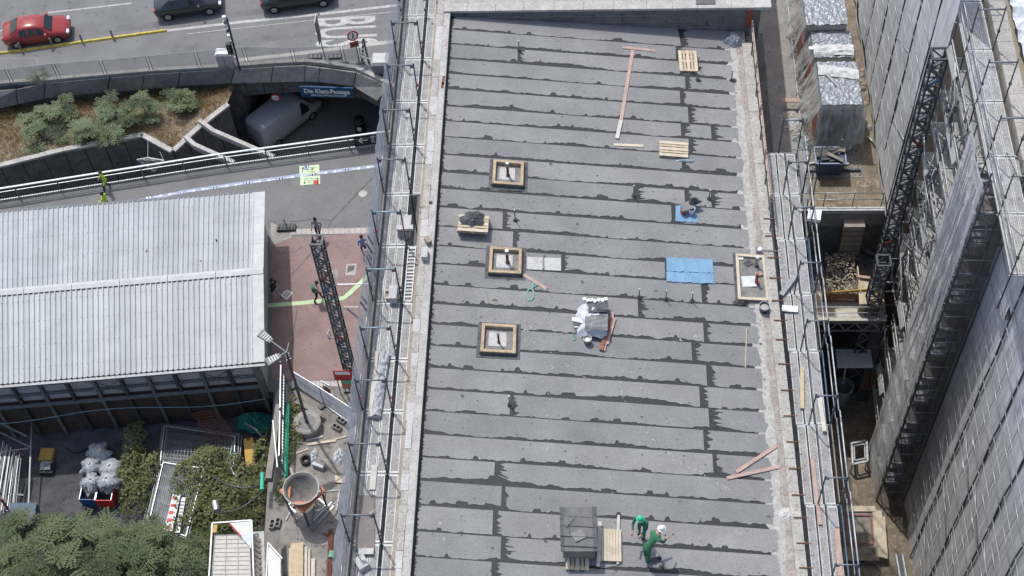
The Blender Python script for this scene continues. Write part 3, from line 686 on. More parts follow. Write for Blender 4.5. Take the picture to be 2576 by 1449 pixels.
# ================================================================ ON THE ROOF
def rtilt(): return (0, math.atan(RS), 0)
def rquad(pxs, dz): return [RW(x, y, dz) for x, y in pxs]
def curb(pxs, h, label, pipes, big=False, grp='timber curbs on the roof'):
    base = RW(sum(p[0] for p in pxs) / 4, sum(p[1] for p in pxs) / 4)
    t = thing('roof_curb', label, 'roof opening', base, group=grp)
    Q = rquad(pxs, h); w = .115
    ux = (Q[1] - Q[0]).normalized(); uy = (Q[0] - Q[3]).normalized(); dn = Vector((0, 0, -h))
    o = .16 if not big else .10                        # bitumen apron
    K = [Q[0] + dn + (-ux + uy) * o, Q[1] + dn + (ux + uy) * o, Q[2] + dn + (ux - uy) * o, Q[3] + dn + (-ux - uy) * o]
    MB().hexa([K[3] - UP(.02), K[2] - UP(.02), K[1] - UP(.02), K[0] - UP(.02)], [K[3] + UP(.02), K[2] + UP(.02), K[1] + UP(.02), K[0] + UP(.02)]).build('apron', MT['flashing'], t)
    i4 = [Q[0] + (ux - uy) * w, Q[1] + (-ux - uy) * w, Q[2] + (-ux + uy) * w, Q[3] + (ux + uy) * w]
    for k in range(4):
        a, b, c, d = Q[k], Q[(k + 1) % 4], i4[(k + 1) % 4], i4[k]
        e = (b - a).normalized() * .004
        MB().hexa([a + dn + e, d + dn + e, c + dn - e, b + dn - e], [a + e, d + e, c - e, b - e]).build('timber', MT['wood_frame' if not big else 'wood_pale'], t)
        n = ((a + b) / 2 - (Q[0] + Q[2]) / 2); n.z = 0; n.normalize()
        MB().hexa([a + dn + n * .004, b + dn + n * .004, b + dn + n * .05, a + dn + n * .05], [a - UP(.07) + n * .004, b - UP(.07) + n * .004, b - UP(.07) + n * .03, a - UP(.07) + n * .03]).build('upstand', MT['flashing'], t)
    fl = [p + UP(-h + .035) for p in i4]
    MB().add(fl, [(3, 2, 1, 0)]).build('floor', MT['mortar_grey'], t)
    cc = sum(fl, Vector()) / 4
    if not big:
        g = [cc + (p - cc) * .62 + (-ux * .05 + uy * .05) + UP(.012) for p in fl]; MB().add(g, [(3, 2, 1, 0)]).build('pad', MT['stone_pale'], t)
    for (bx, by, hh, r, m, cap) in pipes:
        p = RW(bx, by, .04)
        pp = MB().tube(p, p + UP(hh), r, 10).build('pipe', MT[m], t)
        if cap == 'cap': MB().tube(p + UP(hh), p + UP(hh + .2), r * 1.25, 10).build('cap', MT['steel'], pp)
        if cap == 'ring':
            MB().tube(p, p + UP(.03), r * 2.3, 14).build('flange', MT['rust_red'], pp)
        else: MB().tube(p, p + UP(.05), r * 1.6, 10).build('collar', MT['steel_dark'], pp)
        if cap == 'ball': MB().lathe(p + UP(hh), [(.01, .12), (r * 1.3, .09), (r * 1.4, .0), (r, -.02)], 10).build('cap', MT['steel_white'], pp)
    return t
curb([(1242, 400), (1318, 407), (1316, 466), (1238, 460)], .22, 'square timber roof curb nearest the far parapet, pipe inside', [(1278, 442, .62, .055, 'rust', 'cap')])
curb([(1233, 619), (1313, 624), (1311, 688), (1229, 684)], .22, 'square timber roof curb beside the two pale plates', [(1277, 661, .62, .06, 'rust', 'cap')])
curb([(1213, 812), (1299, 817), (1297, 888), (1208, 883)], .22, 'square timber roof curb nearest the bottom, left of the tarp pile', [(1255, 862, .6, .04, 'rust', 'ball')])
f4 = curb([(1850, 637), (1924, 642), (1936, 756), (1857, 752)], .14, 'larger oblong timber curb at the right edge with a red flanged pipe', [(1902, 712, .62, .06, 'rust_red', 'ring'), (1902, 668, .4, .07, 'steel', 'cap')], True)
for (x, y, sx, sy, rz, m) in ((1884, 708, .55, .5, .05, 'tarp_light'), (1860, 650, .3, .12, 0, 'plastic_white'), (1908, 690, .3, .2, .4, 'rubble'), (1882, 662, .3, .25, .7, 'plastic_dark')):
    p = RW(x, y, .075 if m == 'rubble' else .06); MB().box(p, (sx, sy, .02 if m != 'rubble' else .08), rz).build('scrap', MT[m], f4)

# pallets ---------------------------------------------------------
def make_pallet(wood, label, n=5):
    t = thing('pallet', label, 'pallet', (0, 0, 0), local=True, group='wooden pallets on the roof')
    ORG[t.name] = Vector((0, 0, 0))
    ws = [.145, .10, .145, .10, .145] if n == 5 else [.09] * n
    gap = (.8 - sum(ws)) / (n - 1); y = -.4
    for w in ws:
        MB().box((0, y + w / 2, .133), (1.2, w, .022)).build('top_board', MT[wood if w > .12 else ('wood_new' if n == 5 else wood)], t, org=(0, 0, 0)); y += w + gap
    for x in (-.53, 0, .53): MB().box((x, 0, .111), (.145, .8, .02)).build('cross_board', MT['wood_new'], t, org=(0, 0, 0))
    for x in (-.53, 0, .53):
        for yy in (-.33, 0, .33): MB().box((x, yy, .061), (.145, .13, .078)).build('block', MT['wood_new'], t, org=(0, 0, 0))
    for yy in (-.33, 0, .33): MB().box((0, yy, .011), (1.2, .11, .022)).build('bottom_board', MT['wood_new'], t, org=(0, 0, 0))
    return t
def rput(o, px, py, rz, dz=0.0):
    p = RW(px, py, dz); o.location = p; o.rotation_euler = (Matrix.Rotation(math.atan(RS), 3, 'Y') @ Matrix.Rotation(rz, 3, 'Z')).to_euler(); return o
H = math.pi / 2
P0 = rput(make_pallet('wood_pale', 'pale wooden pallet with boards pointing at the far parapet'), 1730, 158, H + .03)
P1 = rput(dup(P0, (0, 0, 0), 0, 'pale wooden pallet with boards lying crosswise and a grey scrap of sheet under it'), 1694, 380, -.035)
for i, (dx, dy, r) in enumerate(((0, 0, -.03), (.3, -.3, -.05), (.5, -1, -.02))):
    rput(dup(P0, (0, 0, 0), 0, ('lowest', 'middle', 'top')[i] + ' pallet in the stack under a crumpled dark tarp'), 1190 + dx, 568 + dy, r, .146 * i)
P5 = rput(make_pallet('wood_pale', 'weathered pallet of many narrow slats carrying two white battens', 8), 1533, 1375, H)
rput(dup(P0, (0, 0, 0), 0, 'pallet under the grey sheet-covered crate'), 1452, 1396, H)
def crumple(c, rx, ry, h, seed, nu=22, nv=22, amp=.5, flat=0.35, k=5):
    """draped, folded sheet over a heap, closed down to the ground"""
    c = Vector(c)
    def fn(u, v):
        a = u * 2 * math.pi; r = v
        rr = 1 + (vnoise(math.cos(a) * 2 + 5, math.sin(a) * 2 + 5, seed) - .5) * .5
        f = (vnoise(math.cos(a) * r * k + 9, math.sin(a) * r * k + 9, seed + 1) - .5) * amp + (vnoise(math.cos(a) * r * k * 2.4 + 3, math.sin(a) * r * k * 2.4, seed + 2) - .5) * amp * .5
        z = h * max(0, (1 - max(0, (r - flat) / (1 - flat)) ** 1.5)) * (1 + f * .8) + .01
        return c + Vector((math.cos(a) * r * rx * rr, math.sin(a) * r * ry * rr, max(.008, z)))
    return MB().grid(fn, nu * 2, nv)
solo(crumple(RW(1188, 550, .43), .46, .42, .2, 3), 'tarp', MT['tarp_dark'], 'crumpled dark tarp on the stacked pallets near the left coping', 'tarp', smooth=False)
solo(crumple(RW(1722, 404, .006), .42, .1, .05, 12, 10, 8), 'sheet_scrap', MT['steel_teal'], 'grey-blue crumpled scrap of sheet poking out under the crosswise pallet', 'scrap')
solo(crumple(RW(1845, 108, .006), .42, .34, .34, 8, 14, 10, .9), 'rubble_bag', MT['bag_grey'], 'silver crumpled bag at the far right roof corner', 'bag')
# boards ----------------------------------------------------------
def board(p, q, w, th, m, label, dz=0.0, name='board', grp=None, dz2=None):
    a = RW(*p, th / 2 + dz + .006); b = RW(*q, th / 2 + (dz if dz2 is None else dz2) + .006)
    return solo(MB().bar(a, b, w, th), name, MT[m], label, 'board', grp)
G = 'loose boards on the roof'
board((1566, 119), (1649, 128), .14, .03, 'wood_pink', 'pink board forming the crossbar of the T near the far parapet', 0, grp=G)
board((1592, 126), (1561, 311), .15, .03, 'wood_pink', 'long pink board forming the stem of the T on the roof', 0.0, grp=G)
board((1562, 303), (1552, 348), .16, .03, 'wood_white', 'whitish board end continuing the long pink stem', .034, grp=G)
board((1545, 364), (1619, 367), .13, .03, 'wood_pale', 'short pale board left of the crosswise pallet', grp=G)
board((1852, 1188), (1953, 1122), .13, .05, 'wood_pink', 'upper of two pink boards in a V by the right gutter', grp=G)
board((1829, 1203), (1962, 1174), .13, .05, 'wood_pink', 'lower of two pink boards in a V by the right gutter', grp=G)
board((1317, 691), (1375, 727), .14, .03, 'wood_pink', 'short pink board under a green strap, beside the middle curb', grp=G)
board((1878, 826), (1875, 927), .03, .025, 'wood_new', 'thin wooden rod lying near the right gutter', name='rod', grp=G)
board((1509, 1312), (1505, 1425), .12, .05, 'wood_white', 'pale plank lying across the left side of the slatted pallet', .15, 'plank', 'planks on the slatted pallet')
board((1556, 1297), (1554, 1420), .09, .09, 'wood_white', 'pale batten along the right side of the slatted pallet', .0, 'plank', 'planks on the slatted pallet')
# green strap
mb = MB(); c = RW(1334, 741, .02); pts = []
for i in range(15):
    a = i / 14 * 2 * math.pi + 1.4; pts.append(c + Vector((math.cos(a) * .14, math.sin(a) * .27, .02 * (i % 2))))
pts += [RW(1339, 724, .05), RW(1352, 714, .07), RW(1343, 711, .07), RW(1338, 722, .05)]
for a, b in zip(pts[:-1], pts[1:]): mb.bar(a, b, .05, .012)
solo(mb, 'lifting_strap', MT['strap_green'], 'green lifting strap looped over the short pink board', 'strap')
# pale plates and blue mats
for i, xs in enumerate(((1326, 1365), (1370, 1411))):
    q = rquad([(xs[0], 646 + i * 2), (xs[1], 647 + i * 2), (xs[1], 679 + i * 2), (xs[0], 677 + i * 2)], .02)
    solo(MB().hexa([p - UP(.012) for p in reversed(q)], list(reversed(q))), 'roof_plate', MT['stone_pale'], ('left' if i == 0 else 'right') + ' of two pale square plates set in the roofing', 'plate', 'plates in the roofing')
q = rquad([(1676, 648), (1792, 653), (1799, 714), (1677, 708)], .05)
bm_ = thing('blue_mat', 'big blue foil mat lying flat near the right side of the roof', 'mat', RW(1737, 680))
def ragged(q, t0, t1, n, seed, lift):
    A = [q[3].lerp(q[0], t0).lerp(q[2].lerp(q[1], t0), i / n) for i in range(n + 1)]; B = [q[3].lerp(q[0], t1).lerp(q[2].lerp(q[1], t1), i / n) for i in range(n + 1)]
    f = lambda P, s: [p + Vector((0, (vnoise(i * 1.3, s, seed) - .5) * .05, lift + (vnoise(i * .7, s, seed) - .5) * .03)) for i, p in enumerate(P)]
    return MB().strip(f(A, 0), f(B, 5), .05)
ragged(q, 0, .42, 20, 5, 0).build('sheet', MT['blue_mat'], bm_); ragged(q, .44, 1, 20, 6, .012).build('sheet', MT['blue_mat'], bm_)
q = rquad([(1700, 516), (1751, 515), (1755, 559), (1699, 556)], .03)
solo(ragged(q, 0, 1, 10, 9, 0), 'blue_sheet', MT['blue_mat'], 'small blue sheet under paint pails', 'sheet')
def pail(p, r, h, body, label, fill='mortar', name='pail', lid=None, grp=None):
    t = thing(name, label, 'bucket', p, group=grp)
    MB().lathe(p, [(0, .005), (r * .85, .005), (r, h), (r * .92, h), (r * .85, h * .7), (0, h * .7)], 14).build('body', MT[body], t, True)
    MB().lathe(p + UP(h * .72), [(r * .84, 0), (0, .02)], 12).build('content', MT[fill], t)
    MB().lathe(p + UP(h * .93), [(r * 1.0, 0), (r * 1.05, .0), (r * 1.05, .03), (r * .98, .03)], 14).build('rim', MT['steel'], t)
    pts = [p + Vector((math.cos(a) * r * 1.05, math.sin(a) * .05 - r * .7, h * .95 + math.sin(a) * -.02)) for a in [i * math.pi / 6 for i in range(7)]]
    MB().path([p + Vector((-r, 0, h * .95))] + [p + Vector((math.cos(math.pi - i * math.pi / 6) * r, -math.sin(i * math.pi / 6) * r * 1.1, h * .8)) for i in range(1, 6)] + [p + Vector((r, 0, h * .95))], .008, 4).build('handle', MT['steel'], t)
    return t
t = pail(RW(1719, 535, .03), .14, .3, 'plastic_red', 'red and white pail, left of two on the small blue sheet', 'plastic_white', grp='pails on the blue sheet')
pail(RW(1739, 536, .03), .14, .3, 'plastic_white', 'white pail, right of two on the small blue sheet', 'plastic_dark', grp='pails on the blue sheet')
solo(MB().box(RW(1728, 518, .36), (.52, .36, .03), .4, .1, .2), 'lid_sheet', MT['membrane'], 'grey offcut of roofing resting on the pails', 'offcut')
solo(crumple(RW(1745, 508, .34), .3, .2, .14, 31, 10, 8, .9), 'black_rag', MT['plastic_dark'], 'black crumpled foil on the pail tops', 'foil')
pail(RW(1478, 862), .15, .3, 'mortar_grey', 'mortar-splashed pail at the foot of the tarp pile', 'tarp_light')
pail(RW(1921, 782), .2, .36, 'plastic_dark', 'black mortar tub beside the oblong curb', 'mortar')
solo(crumple(RW(1937, 768, .006), .2, .1, .1, 44, 10, 6, .8), 'work_gloves', MT['wood_grey'], 'grey work gloves beside the black tub', 'gloves')
solo(crumple(RW(1862, 762, .006), .32, .16, .08, 45, 10, 6, .8), 'black_foil', MT['plastic_dark'], 'black foil scrap at the lower corner of the oblong curb', 'foil')
solo(crumple(RW(1244, 754, .006), .12, .06, .06, 46, 8, 5, .8), 'beige_scrap', MT['wood_new'], 'tiny beige scrap on the roof between two curbs', 'scrap')
solo(crumple(RW(1980, 1296, .006), .28, .3, .1, 47, 12, 8, .9), 'mortar_heap', MT['stone_pale'], 'whitish heap of mortar scraps in the right gutter', 'debris')
# anchors
for i, (tx, ty, bx, by, lab) in enumerate(((1306, 107, 1306, 127, 'thin anchor post near the far left of the roof'), (1758, 146, 1756, 172, 'thin anchor post beside the pallet by the far parapet'), (1757, 186, 1755, 202, 'short anchor stub below the pallet by the far parapet'), (1841, 181, 1840, 202, 'thin anchor post close to the far right gutter'),
        (1595, 470, 1594, 494, 'thin anchor post left of the small blue sheet'), (1788, 481, 1784, 501, 'thin anchor post right of the small blue sheet'), (1296, 531, 1296, 555, 'thin anchor post right of the stacked pallets'),
        (1611, 729, 1608, 748, 'leftmost of three anchor posts in a row below the blue mat'), (1679, 733, 1675, 754, 'middle of three anchor posts in a row below the blue mat'), (1746, 738, 1741, 759, 'rightmost of three anchor posts in a row below the blue mat'), (1284, 997, 1282, 1019, 'thin anchor post in the lower left of the roof'))):
    p = RW(bx, by); hh = max(.3, (by - ty) / 36)
    t = thing('roof_anchor', lab, 'anchor', p, group='anchor posts on the roof')
    MB().tube(p, p + UP(hh), .022, 6).build('post', MT['steel_mid'], t); MB().tube(p + UP(hh), p + UP(hh + .05), .03, 6).build('eye', MT['steel_white'], t)
    MB().tube(p, p + UP(.05), .07, 8).build('foot', MT['bitumen'], t)
    A = []
    mb = MB(); n = 18
    ring = [p + Vector((math.cos(k * 2 * math.pi / n) * (.09 + .26 * max(0, math.cos(k * 2 * math.pi / n)) * vnoise(k * 2.1, i, 5)), math.sin(k * 2 * math.pi / n) * (.05 + .14 * vnoise(k * 1.7, i, 6)), 0)) for k in range(n)]
    ring = [Vector((q.x, q.y, roofz(q.x) + .008)) for q in ring]
    mb.add([p + UP(.009)] + ring, [(0, k + 1, (k + 1) % n + 1) for k in range(n)]).build('patch', MT['bitumen'], t)
# tarp pile ---------------------------------------------------------
pc = RW(1492, 815)
tp = thing('material_pile', 'pile of boards and insulation under a grey tarp in mid-roof', 'pile', pc)
def pbox(x, y, dz, d, rz, m, nm): MB().box(RW(x, y, dz), d, rz).build(nm, MT[m], tp)
pbox(1503, 800, .2, (.82, 1.15, .4), -.02, 'tarp_grey', 'stack'); 
pbox(1504, 772, .46, (.74, .5, .10), .03, 'tarp_dark', 'slab'); pbox(1516, 770, .54, (.42, .36, .05), -.04, 'flashing', 'slab')
pbox(1502, 804, .45, (.5, .36, .06), .02, 'plastic_dark', 'slab')
for k in range(4): pbox(1453 + k * 3, 806 + k * 7, .05 + .09 * (3 - k), (.42, .16, .07), -.25 + .12 * k, 'plastic_white' if k % 2 == 0 else 'wood_grey', 'slab')
c = RW(1487, 812); s_ = 13
def drape(u, v):
    x = (u - .5) * 1.15; y = (v - .5) * 1.5; e = max(abs(x) - .34, 0) / .24; g = max(abs(y) - .55, 0) / .2
    z = .44 - .34 * min(1, e) - .3 * min(1, g) + (vnoise(u * 7, v * 7, 61) - .5) * .13 + (vnoise(u * 17, v * 17, 62) - .5) * .05
    if v < .42 and u > .3: z += .015
    return c + Vector((x + (vnoise(v * 5, 0, 63) - .5) * .1, y + (vnoise(u * 5, 9, 63) - .5) * .14, max(.02, z)))
MB().grid(drape, 26, 30).build('tarp', MT['tarp_light'], tp)
cg = RW(1500, 832)
MB().grid(lambda u, v: cg + Vector(((u - .5) * .86, (v - .5) * .62, .54 - .3 * max(0, .25 - v) + (vnoise(u * 6, v * 6, 64) - .5) * .05)), 14, 10).build('tarp', MT['tarp_grey'], tp)
for k in range(7): pbox(1470 + k * 9, 757 + (k % 2) * 2 - abs(k - 3), .5, (.14, .12, .14), .3 * k, 'plastic_white', 'weight')
text_mesh('print', 'ISOVER', .1, MT['sign_blue'], tp, RW(1488, 838, .6), (1, -.03, -.09), (0, 1, 0), 1.2, .002)
for k, (a, b, dz, m) in enumerate((((1541, 786), (1517, 882), .03, 'wood_pink'), ((1537, 800), (1512, 880), .07, 'wood_rust'), ((1545, 800), (1526, 866), .04, 'wood_pink'))):
    board(a, b, .16, .04, m, ('pink plank, outermost', 'rusty brown plank, topmost', 'pink plank, innermost')[k] + ' of three beside the tarp pile', dz, 'plank', 'planks beside the tarp pile')
mb = MB(); c = RW(1444, 848, .02); mb.path([c + Vector((math.cos(i) * .06, math.sin(i) * .16, .01)) for i in range(7)], .02, 4)
solo(mb, 'strap_loop', MT['strap_green'], 'small green strap loop left of the mortar-splashed pail', 'strap')
# crate under sheets at the bottom
cp = RW(1452, 1350); ct = thing('covered_crate', 'wooden crate covered with taped grey roofing sheets', 'crate', cp)
z1 = .98; Q = [RW(1407, 1276, z1), RW(1501, 1275, z1), RW(1503, 1387, z1 - .06), RW(1411, 1387, z1 - .06)]
MB().hexa([p - UP(.03) for p in reversed(Q)], list(reversed(Q))).build('top_sheet', MT['crate_sheet'], ct)
for k in ((0, .1), (.88, 1.0)):
    a = [Q[0].lerp(Q[1], k[0]), Q[0].lerp(Q[1], k[1]), Q[3].lerp(Q[2], k[1]), Q[3].lerp(Q[2], k[0])]; a = [p + UP(.014) for p in a]
    MB().hexa([p - UP(.01) for p in reversed(a)], list(reversed(a))).build('edge_strip', MT['flashing'], ct)
for k, (x, y, r, d) in enumerate(((1455, 1347, .5, (.42, .36, .012)), (1440, 1310, .9, (.7, .04, .012)), (1432, 1330, 1.6, (.3, .03, .012)))):
    MB().box(RW(x, y, z1 - .01), d, r, math.atan(RS)).build('patch', MT['flashing' if k else 'membrane'], ct)
for k, y in enumerate((1300, 1324, 1350, 1374)):
    MB().box(RW(1455, y, z1 - .02 + .003 * k), (1.25, .02, .03), -.01, math.atan(RS)).build('seam', MT['flashing'], ct)
for i in range(4):
    a, b = Q[i], Q[(i + 1) % 4]; cQ = sum(Q, Vector()) / 4; a = a.lerp(cQ, .14); b = b.lerp(cQ, .14)
    MB().bar(Vector((a.x, a.y, roofz(a.x) + .55)), Vector((b.x, b.y, roofz(b.x) + .55)), .03, .74).build('side', MT['wood_grey'], ct)
# workers are added with the people
# footprints / splashes of mortar on the roofing
sp = MB()
def splash(p, r):
    n = 6; v = [p + Vector((math.cos(k * 1.047) * r * U(.6, 1.2), math.sin(k * 1.047) * r * U(.6, 1.2), 0)) for k in range(n)]
    sp.add([Vector((q.x, q.y, roofz(q.x) + .0095)) for q in v], [tuple(range(n))])
for path_ in ([(1310, 835), (1330, 828), (1350, 812), (1385, 812), (1395, 830), (1390, 850)], [(1300, 850), (1345, 860), (1395, 895), (1450, 935), (1500, 965)], [(1360, 875), (1390, 920), (1380, 1010)], [(1555, 955), (1570, 1010), (1600, 1060), (1640, 1105), (1700, 1160), (1760, 1190), (1800, 1215), (1850, 1240)],
              [(1690, 860), (1740, 850), (1790, 840)], [(1375, 1040), (1377, 1150), (1380, 1330)], [(1490, 930), (1600, 935), (1700, 880)]):
    for a, b in zip(path_[:-1], path_[1:]):
        for k in range(9):
            t = rnd(); splash(RW(a[0] + (b[0] - a[0]) * t + U(-4, 4), a[1] + (b[1] - a[1]) * t + U(-3, 3), .009), U(.012, .035))
for k in range(60): splash(RW(U(1080, 1950), U(120, 1440), .009), U(.008, .03))
for c_ in ((1117, 1357), (1108, 1317)): splash(RW(*c_, .009), .07)
o = sp.build('mortar_splashes', MT['mortar'], rb); o['kind'] = 'stuff'
# stray bitumen marks
sp = MB()
for k in range(260):
    p = RW(U(1075, 1950), U(60, 1449), .009); r = U(.015, .06) * (1 if rnd() < .9 else 1.8); n = 7; e = U(.4, 1)
    v = [p + Vector((math.cos(j * .9) * r * U(.5, 1.2), math.sin(j * .9) * r * e * U(.5, 1.2), 0)) for j in range(n)]
    sp.add([Vector((q.x, q.y, roofz(q.x) + .0085)) for q in v], [tuple(range(n))])
for (cx, cy, rx, ry, n_) in ((1330, 470, 130, 60, 260), (1340, 640, 140, 70, 300), (1250, 780, 150, 80, 240), (1420, 700, 160, 60, 160), (1180, 640, 80, 120, 160), (1460, 1170, 40, 25, 120), (1700, 560, 160, 60, 200), (1900, 800, 50, 60, 90), (1500, 560, 200, 60, 160)):
    for k in range(n_ // 2):
        a = U(0, 6.28); q0 = rnd() ** .6; p = RW(cx + math.cos(a) * rx * q0, cy + math.sin(a) * ry * q0, .009); r = U(.01, .035); e = U(.4, 1); n = 5
        v = [p + Vector((math.cos(j * 1.26) * r * U(.5, 1.3), math.sin(j * 1.26) * r * e * U(.5, 1.3), 0)) for j in range(n)]
        sp.add([Vector((q.x, q.y, roofz(q.x) + .0085)) for q in v], [tuple(range(n))])
o = sp.build('bitumen_marks', MT['flashing'], rb); o['kind'] = 'stuff'
# pink board edging along the far right coping, with stubs
eb = thing('edge_formwork', 'pink timber edge boards standing along the far right roof edge', 'formwork', (7.2, 42, 21))
yy = 46.9
while yy > 37.2:
    y2 = max(37.0, yy - 2.4)
    for dz, m in ((.62, 'wood_pink'), (.30, 'wood_pale')):
        MB().bar((xout(yy) + .03, yy, zc + dz), (xout(y2) + .03, y2 + .03, zc + dz), .035, .16).build('rail_board', MT[m], eb)
    MB().bar((xout(yy) - .01, yy - .3, zc), (xout(yy) - .01, yy - .3, zc + .95), .05).build('stud', MT['wood_pink'], eb)
    MB().bar((xout(yy) - .04, yy - 1.4, zc), (xout(yy) - .04, yy - 1.4, zc + .8), .05).build('stud', MT['steel_dark'], eb)
    yy = y2
MB().box((7.02, YB - .08, 21.7), (.26, .04, 1.0)).build('end_board', MT['rust_red'], eb)

# ================================================================ LEFT SCAFFOLD
ls = thing('left_scaffold', 'netted steel scaffold with perforated decks along the left side of the roof', 'scaffold', (-7.7, 33, 0))
XO, XI, ZD = -8.32, -7.22, 22.0
BAYS = [52.3, 49.7, 47.08, 44.5, 42.05, 39.62, 37.05, 34.46, 31.77, 29.17, 26.95, 24.4, 21.7, 19.1, 16.5]
def plank_mesh(L, w, m='plank_tread', name='plank'):
    b = MB(); b.mi = 0; b.box((0, 0, -.035), (w, L, .07)); b.mi = 1
    b.box((0, 0, .001), (w - .06, L - .14, .006)); return b.mesh(name, [MT['alu_edge'], MT[m]])
PM = {}
def plank(x, y0, y1, z, w=.315, parent=None, m='plank_tread', rot=0.0, name='plank'):
    L = round(abs(y1 - y0), 2); k = (L, w, m)
    if k not in PM: PM[k] = plank_mesh(L, w, m)
    return part(name, PM[k], parent, (x, (y0 + y1) / 2, z), (0, 0, rot))
for i in range(len(BAYS) - 1):
    y1, y0 = BAYS[i] - .03, BAYS[i + 1] + .03
    for j, x in enumerate((-8.13, -7.79, -7.45)): plank(x, y0, y1, ZD + .004 * j, parent=ls, m='plank_tread_grey' if (i + j) % 5 == 0 else 'plank_tread')
    if i not in (6,): plank(-6.985, y0, y1, ZD - .01, .33, ls)
    # lower deck level seen through the gaps
    MB().box((-7.75, (y0 + y1) / 2, ZD - 2), (1.0, y1 - y0, .06)).build('lower_deck', MT['plank_tread_grey'], ls)
tube_m = {}
def tubep(name, p, q, r, m, parent, n=6):
    """shared tube meshes by length"""
    p = Vector(p); q = Vector(q); L = round((q - p).length, 2); k = (L, r, m, n)
    if k not in tube_m: tube_m[k] = MB().tube((0, 0, 0), (0, 0, L), r, n).mesh('tube', MT[m], True)
    o = part(name, tube_m[k], parent, p); o.rotation_euler = (q - p).to_track_quat('Z', 'Y').to_euler(); return o
for i, y in enumerate(BAYS):
    tubep('ledger', (XO - .1, y, ZD - .06), (-6.83, y, ZD - .06), .03, 'steel_white', ls)
    for x, zt in ((XO, 24.32), (XI, 24.32)):
        tubep('post', (x, y, ZD - 4), (x, y, ZD + .05), .03, 'steel_dark', ls); 
        if i not in (2,): tubep('post', (x, y, ZD + .05), (x, y, zt), .028, 'steel_dark', ls)
        MB().box((x, y, ZD + .4), (.09, .09, .12)).build('coupler', MT['steel_dark'], ls)
        MB().box((x + .03, y - .03, ZD + 1.05), (.1, .1, .1)).build('coupler', MT['steel_red' if i % 3 == 1 else 'steel_dark'], ls)
    if i not in (2,):
        tubep('portal_bar', (XO, y, 24.2), (XI, y, 24.2), .034, 'steel_teal' if 6 < i < 10 else 'steel_mid', ls)
        for x, s in ((XO, 1), (XI, -1)): MB().box((x + s * .09, y, 24.1), (.13, .04, .12)).build('gusset', MT['steel_red' if (i in (7, 8, 9) and s < 0) else 'steel_mid'], ls)
    if i < len(BAYS) - 1:
        for h, r, m in ((.5, .024, 'steel'), (1.0, .024, 'steel')):
            tubep('guard_rail', (XO - .02, y, ZD + h), (XO - .02, BAYS[i + 1], ZD + h), r, m, ls)
        MB().box((XO + .03, (y + BAYS[i + 1]) / 2, ZD + .09), (.03, y - BAYS[i + 1] - .08, .15)).build('toe_board', MT['wood_grey' if i % 2 else 'wood_pale'], ls)
        MB().box((XO + .09, (y + BAYS[i + 1]) / 2, ZD + .03), (.03, y - BAYS[i + 1] - .08, .05)).build('toe_board', MT['plastic_dark'], ls)
        tubep('inner_rail', (-6.80, y, ZD - .03), (-6.80, BAYS[i + 1], ZD - .03), .025, 'steel_dark', ls)
# dust net hung outside the rails
yA = BAYS[0]
for i in range(len(BAYS) - 1):
    y1, y0 = BAYS[i], BAYS[i + 1]; zt = 23.55
    def fn(u, v, y0=y0, y1=y1, i=i, zt=zt):
        y = y0 + (y1 - y0) * u; z = 23.55 + .25 * abs(u - .5) * 2 - v * 23.3 + .08 * vnoise(u * 4, i, 3)
        x = XO - .07 - (.05 + .06 * math.sin(u * math.pi)) * (.6 + .4 * vnoise(u * 5, v * 30 + i, 4)) - .06 * vnoise(u * 9, i * 3 + v * 18, 5)
        return Vector((x, y, z))
    MB().grid(fn, 9, 26).build('net_panel', MT['net'], ls, True)
    def hem(u, v, y0=y0, y1=y1, i=i): p = fn(u, 0); return p + Vector((-.025 + .03 * vnoise(u * 11, i, 8), 0, .06 - .13 * v + .05 * vnoise(u * 7, i, 9)))
    MB().grid(hem, 12, 1).build('net_hem', MT['net_hem'], ls, True)
# hatch ladder and tread deck near the loose stones
for k in range(15):
    y = 34.3 - k * .165; MB().box((-6.985, y, ZD + .03), (.26, .05, .03)).build('ladder_rung', MT['alu_edge'], ls)
for x in (-7.13, -6.84): MB().box((x, 33.1, ZD + .03), (.04, 2.65, .06)).build('ladder_rail', MT['alu_edge'], ls)
tubep('brace', (XO - .1, 33.8, 20), (XO - .05, 32.4, 24.2), .026, 'steel_blue', ls)
tubep('brace', (XO - .25, 33.0, 21.5), (XO - .2, 32.5, 23.3), .03, 'steel_white', ls)
for yy, m in ((34.3, 'steel_blue'), (33.9, 'steel_red'), (33.6, 'steel_white'), (31.5, 'steel_teal'), (31.2, 'steel_red')):
    tubep('prop', (XO - .16, yy, 22.2), (XO - .2, yy - .5, 23.6), .035, m, ls)
# things lying on the scaffold and coping
def lump(c, d, rz, label, m='stone_pale', name='stone_block', cat='stone', grp='loose stone blocks'):
    b = MB(); x, y, z = d[0] / 2, d[1] / 2, d[2]; R = Matrix.Rotation(rz, 3, 'Z'); c = Vector(c)
    J = lambda: Vector((U(-.02, .02), U(-.02, .02), 0))
    b.hexa([c + R @ Vector(q) + J() for q in ((-x, -y, 0), (x, -y, 0), (x, y, 0), (-x, y, 0))], [c + R @ Vector(q) + J() for q in ((-x * .97, -y * .97, z), (x * .97, -y * .97, z), (x * .97, y * .97, z), (-x * .97, y * .97, z))])
    return solo(b, name, MT[m], label, cat, grp)
lump(W(1027, 567, 22.012), (.3, .62, .3), .0, 'upright long stone block on the scaffold deck, above the crosswise one')
lump(W(1019, 577, 22.32), (.68, .2, .16), .03, 'flat stone laid crosswise on the scaffold deck')
lump(W(1018, 590, 22.012), (.5, .3, .28), .0, 'dark stone block under the crosswise stone', 'stone')
lump(W(990, 745, 22.15), (.34, .62, .28), -.03, 'stone block on two battens on the scaffold deck')
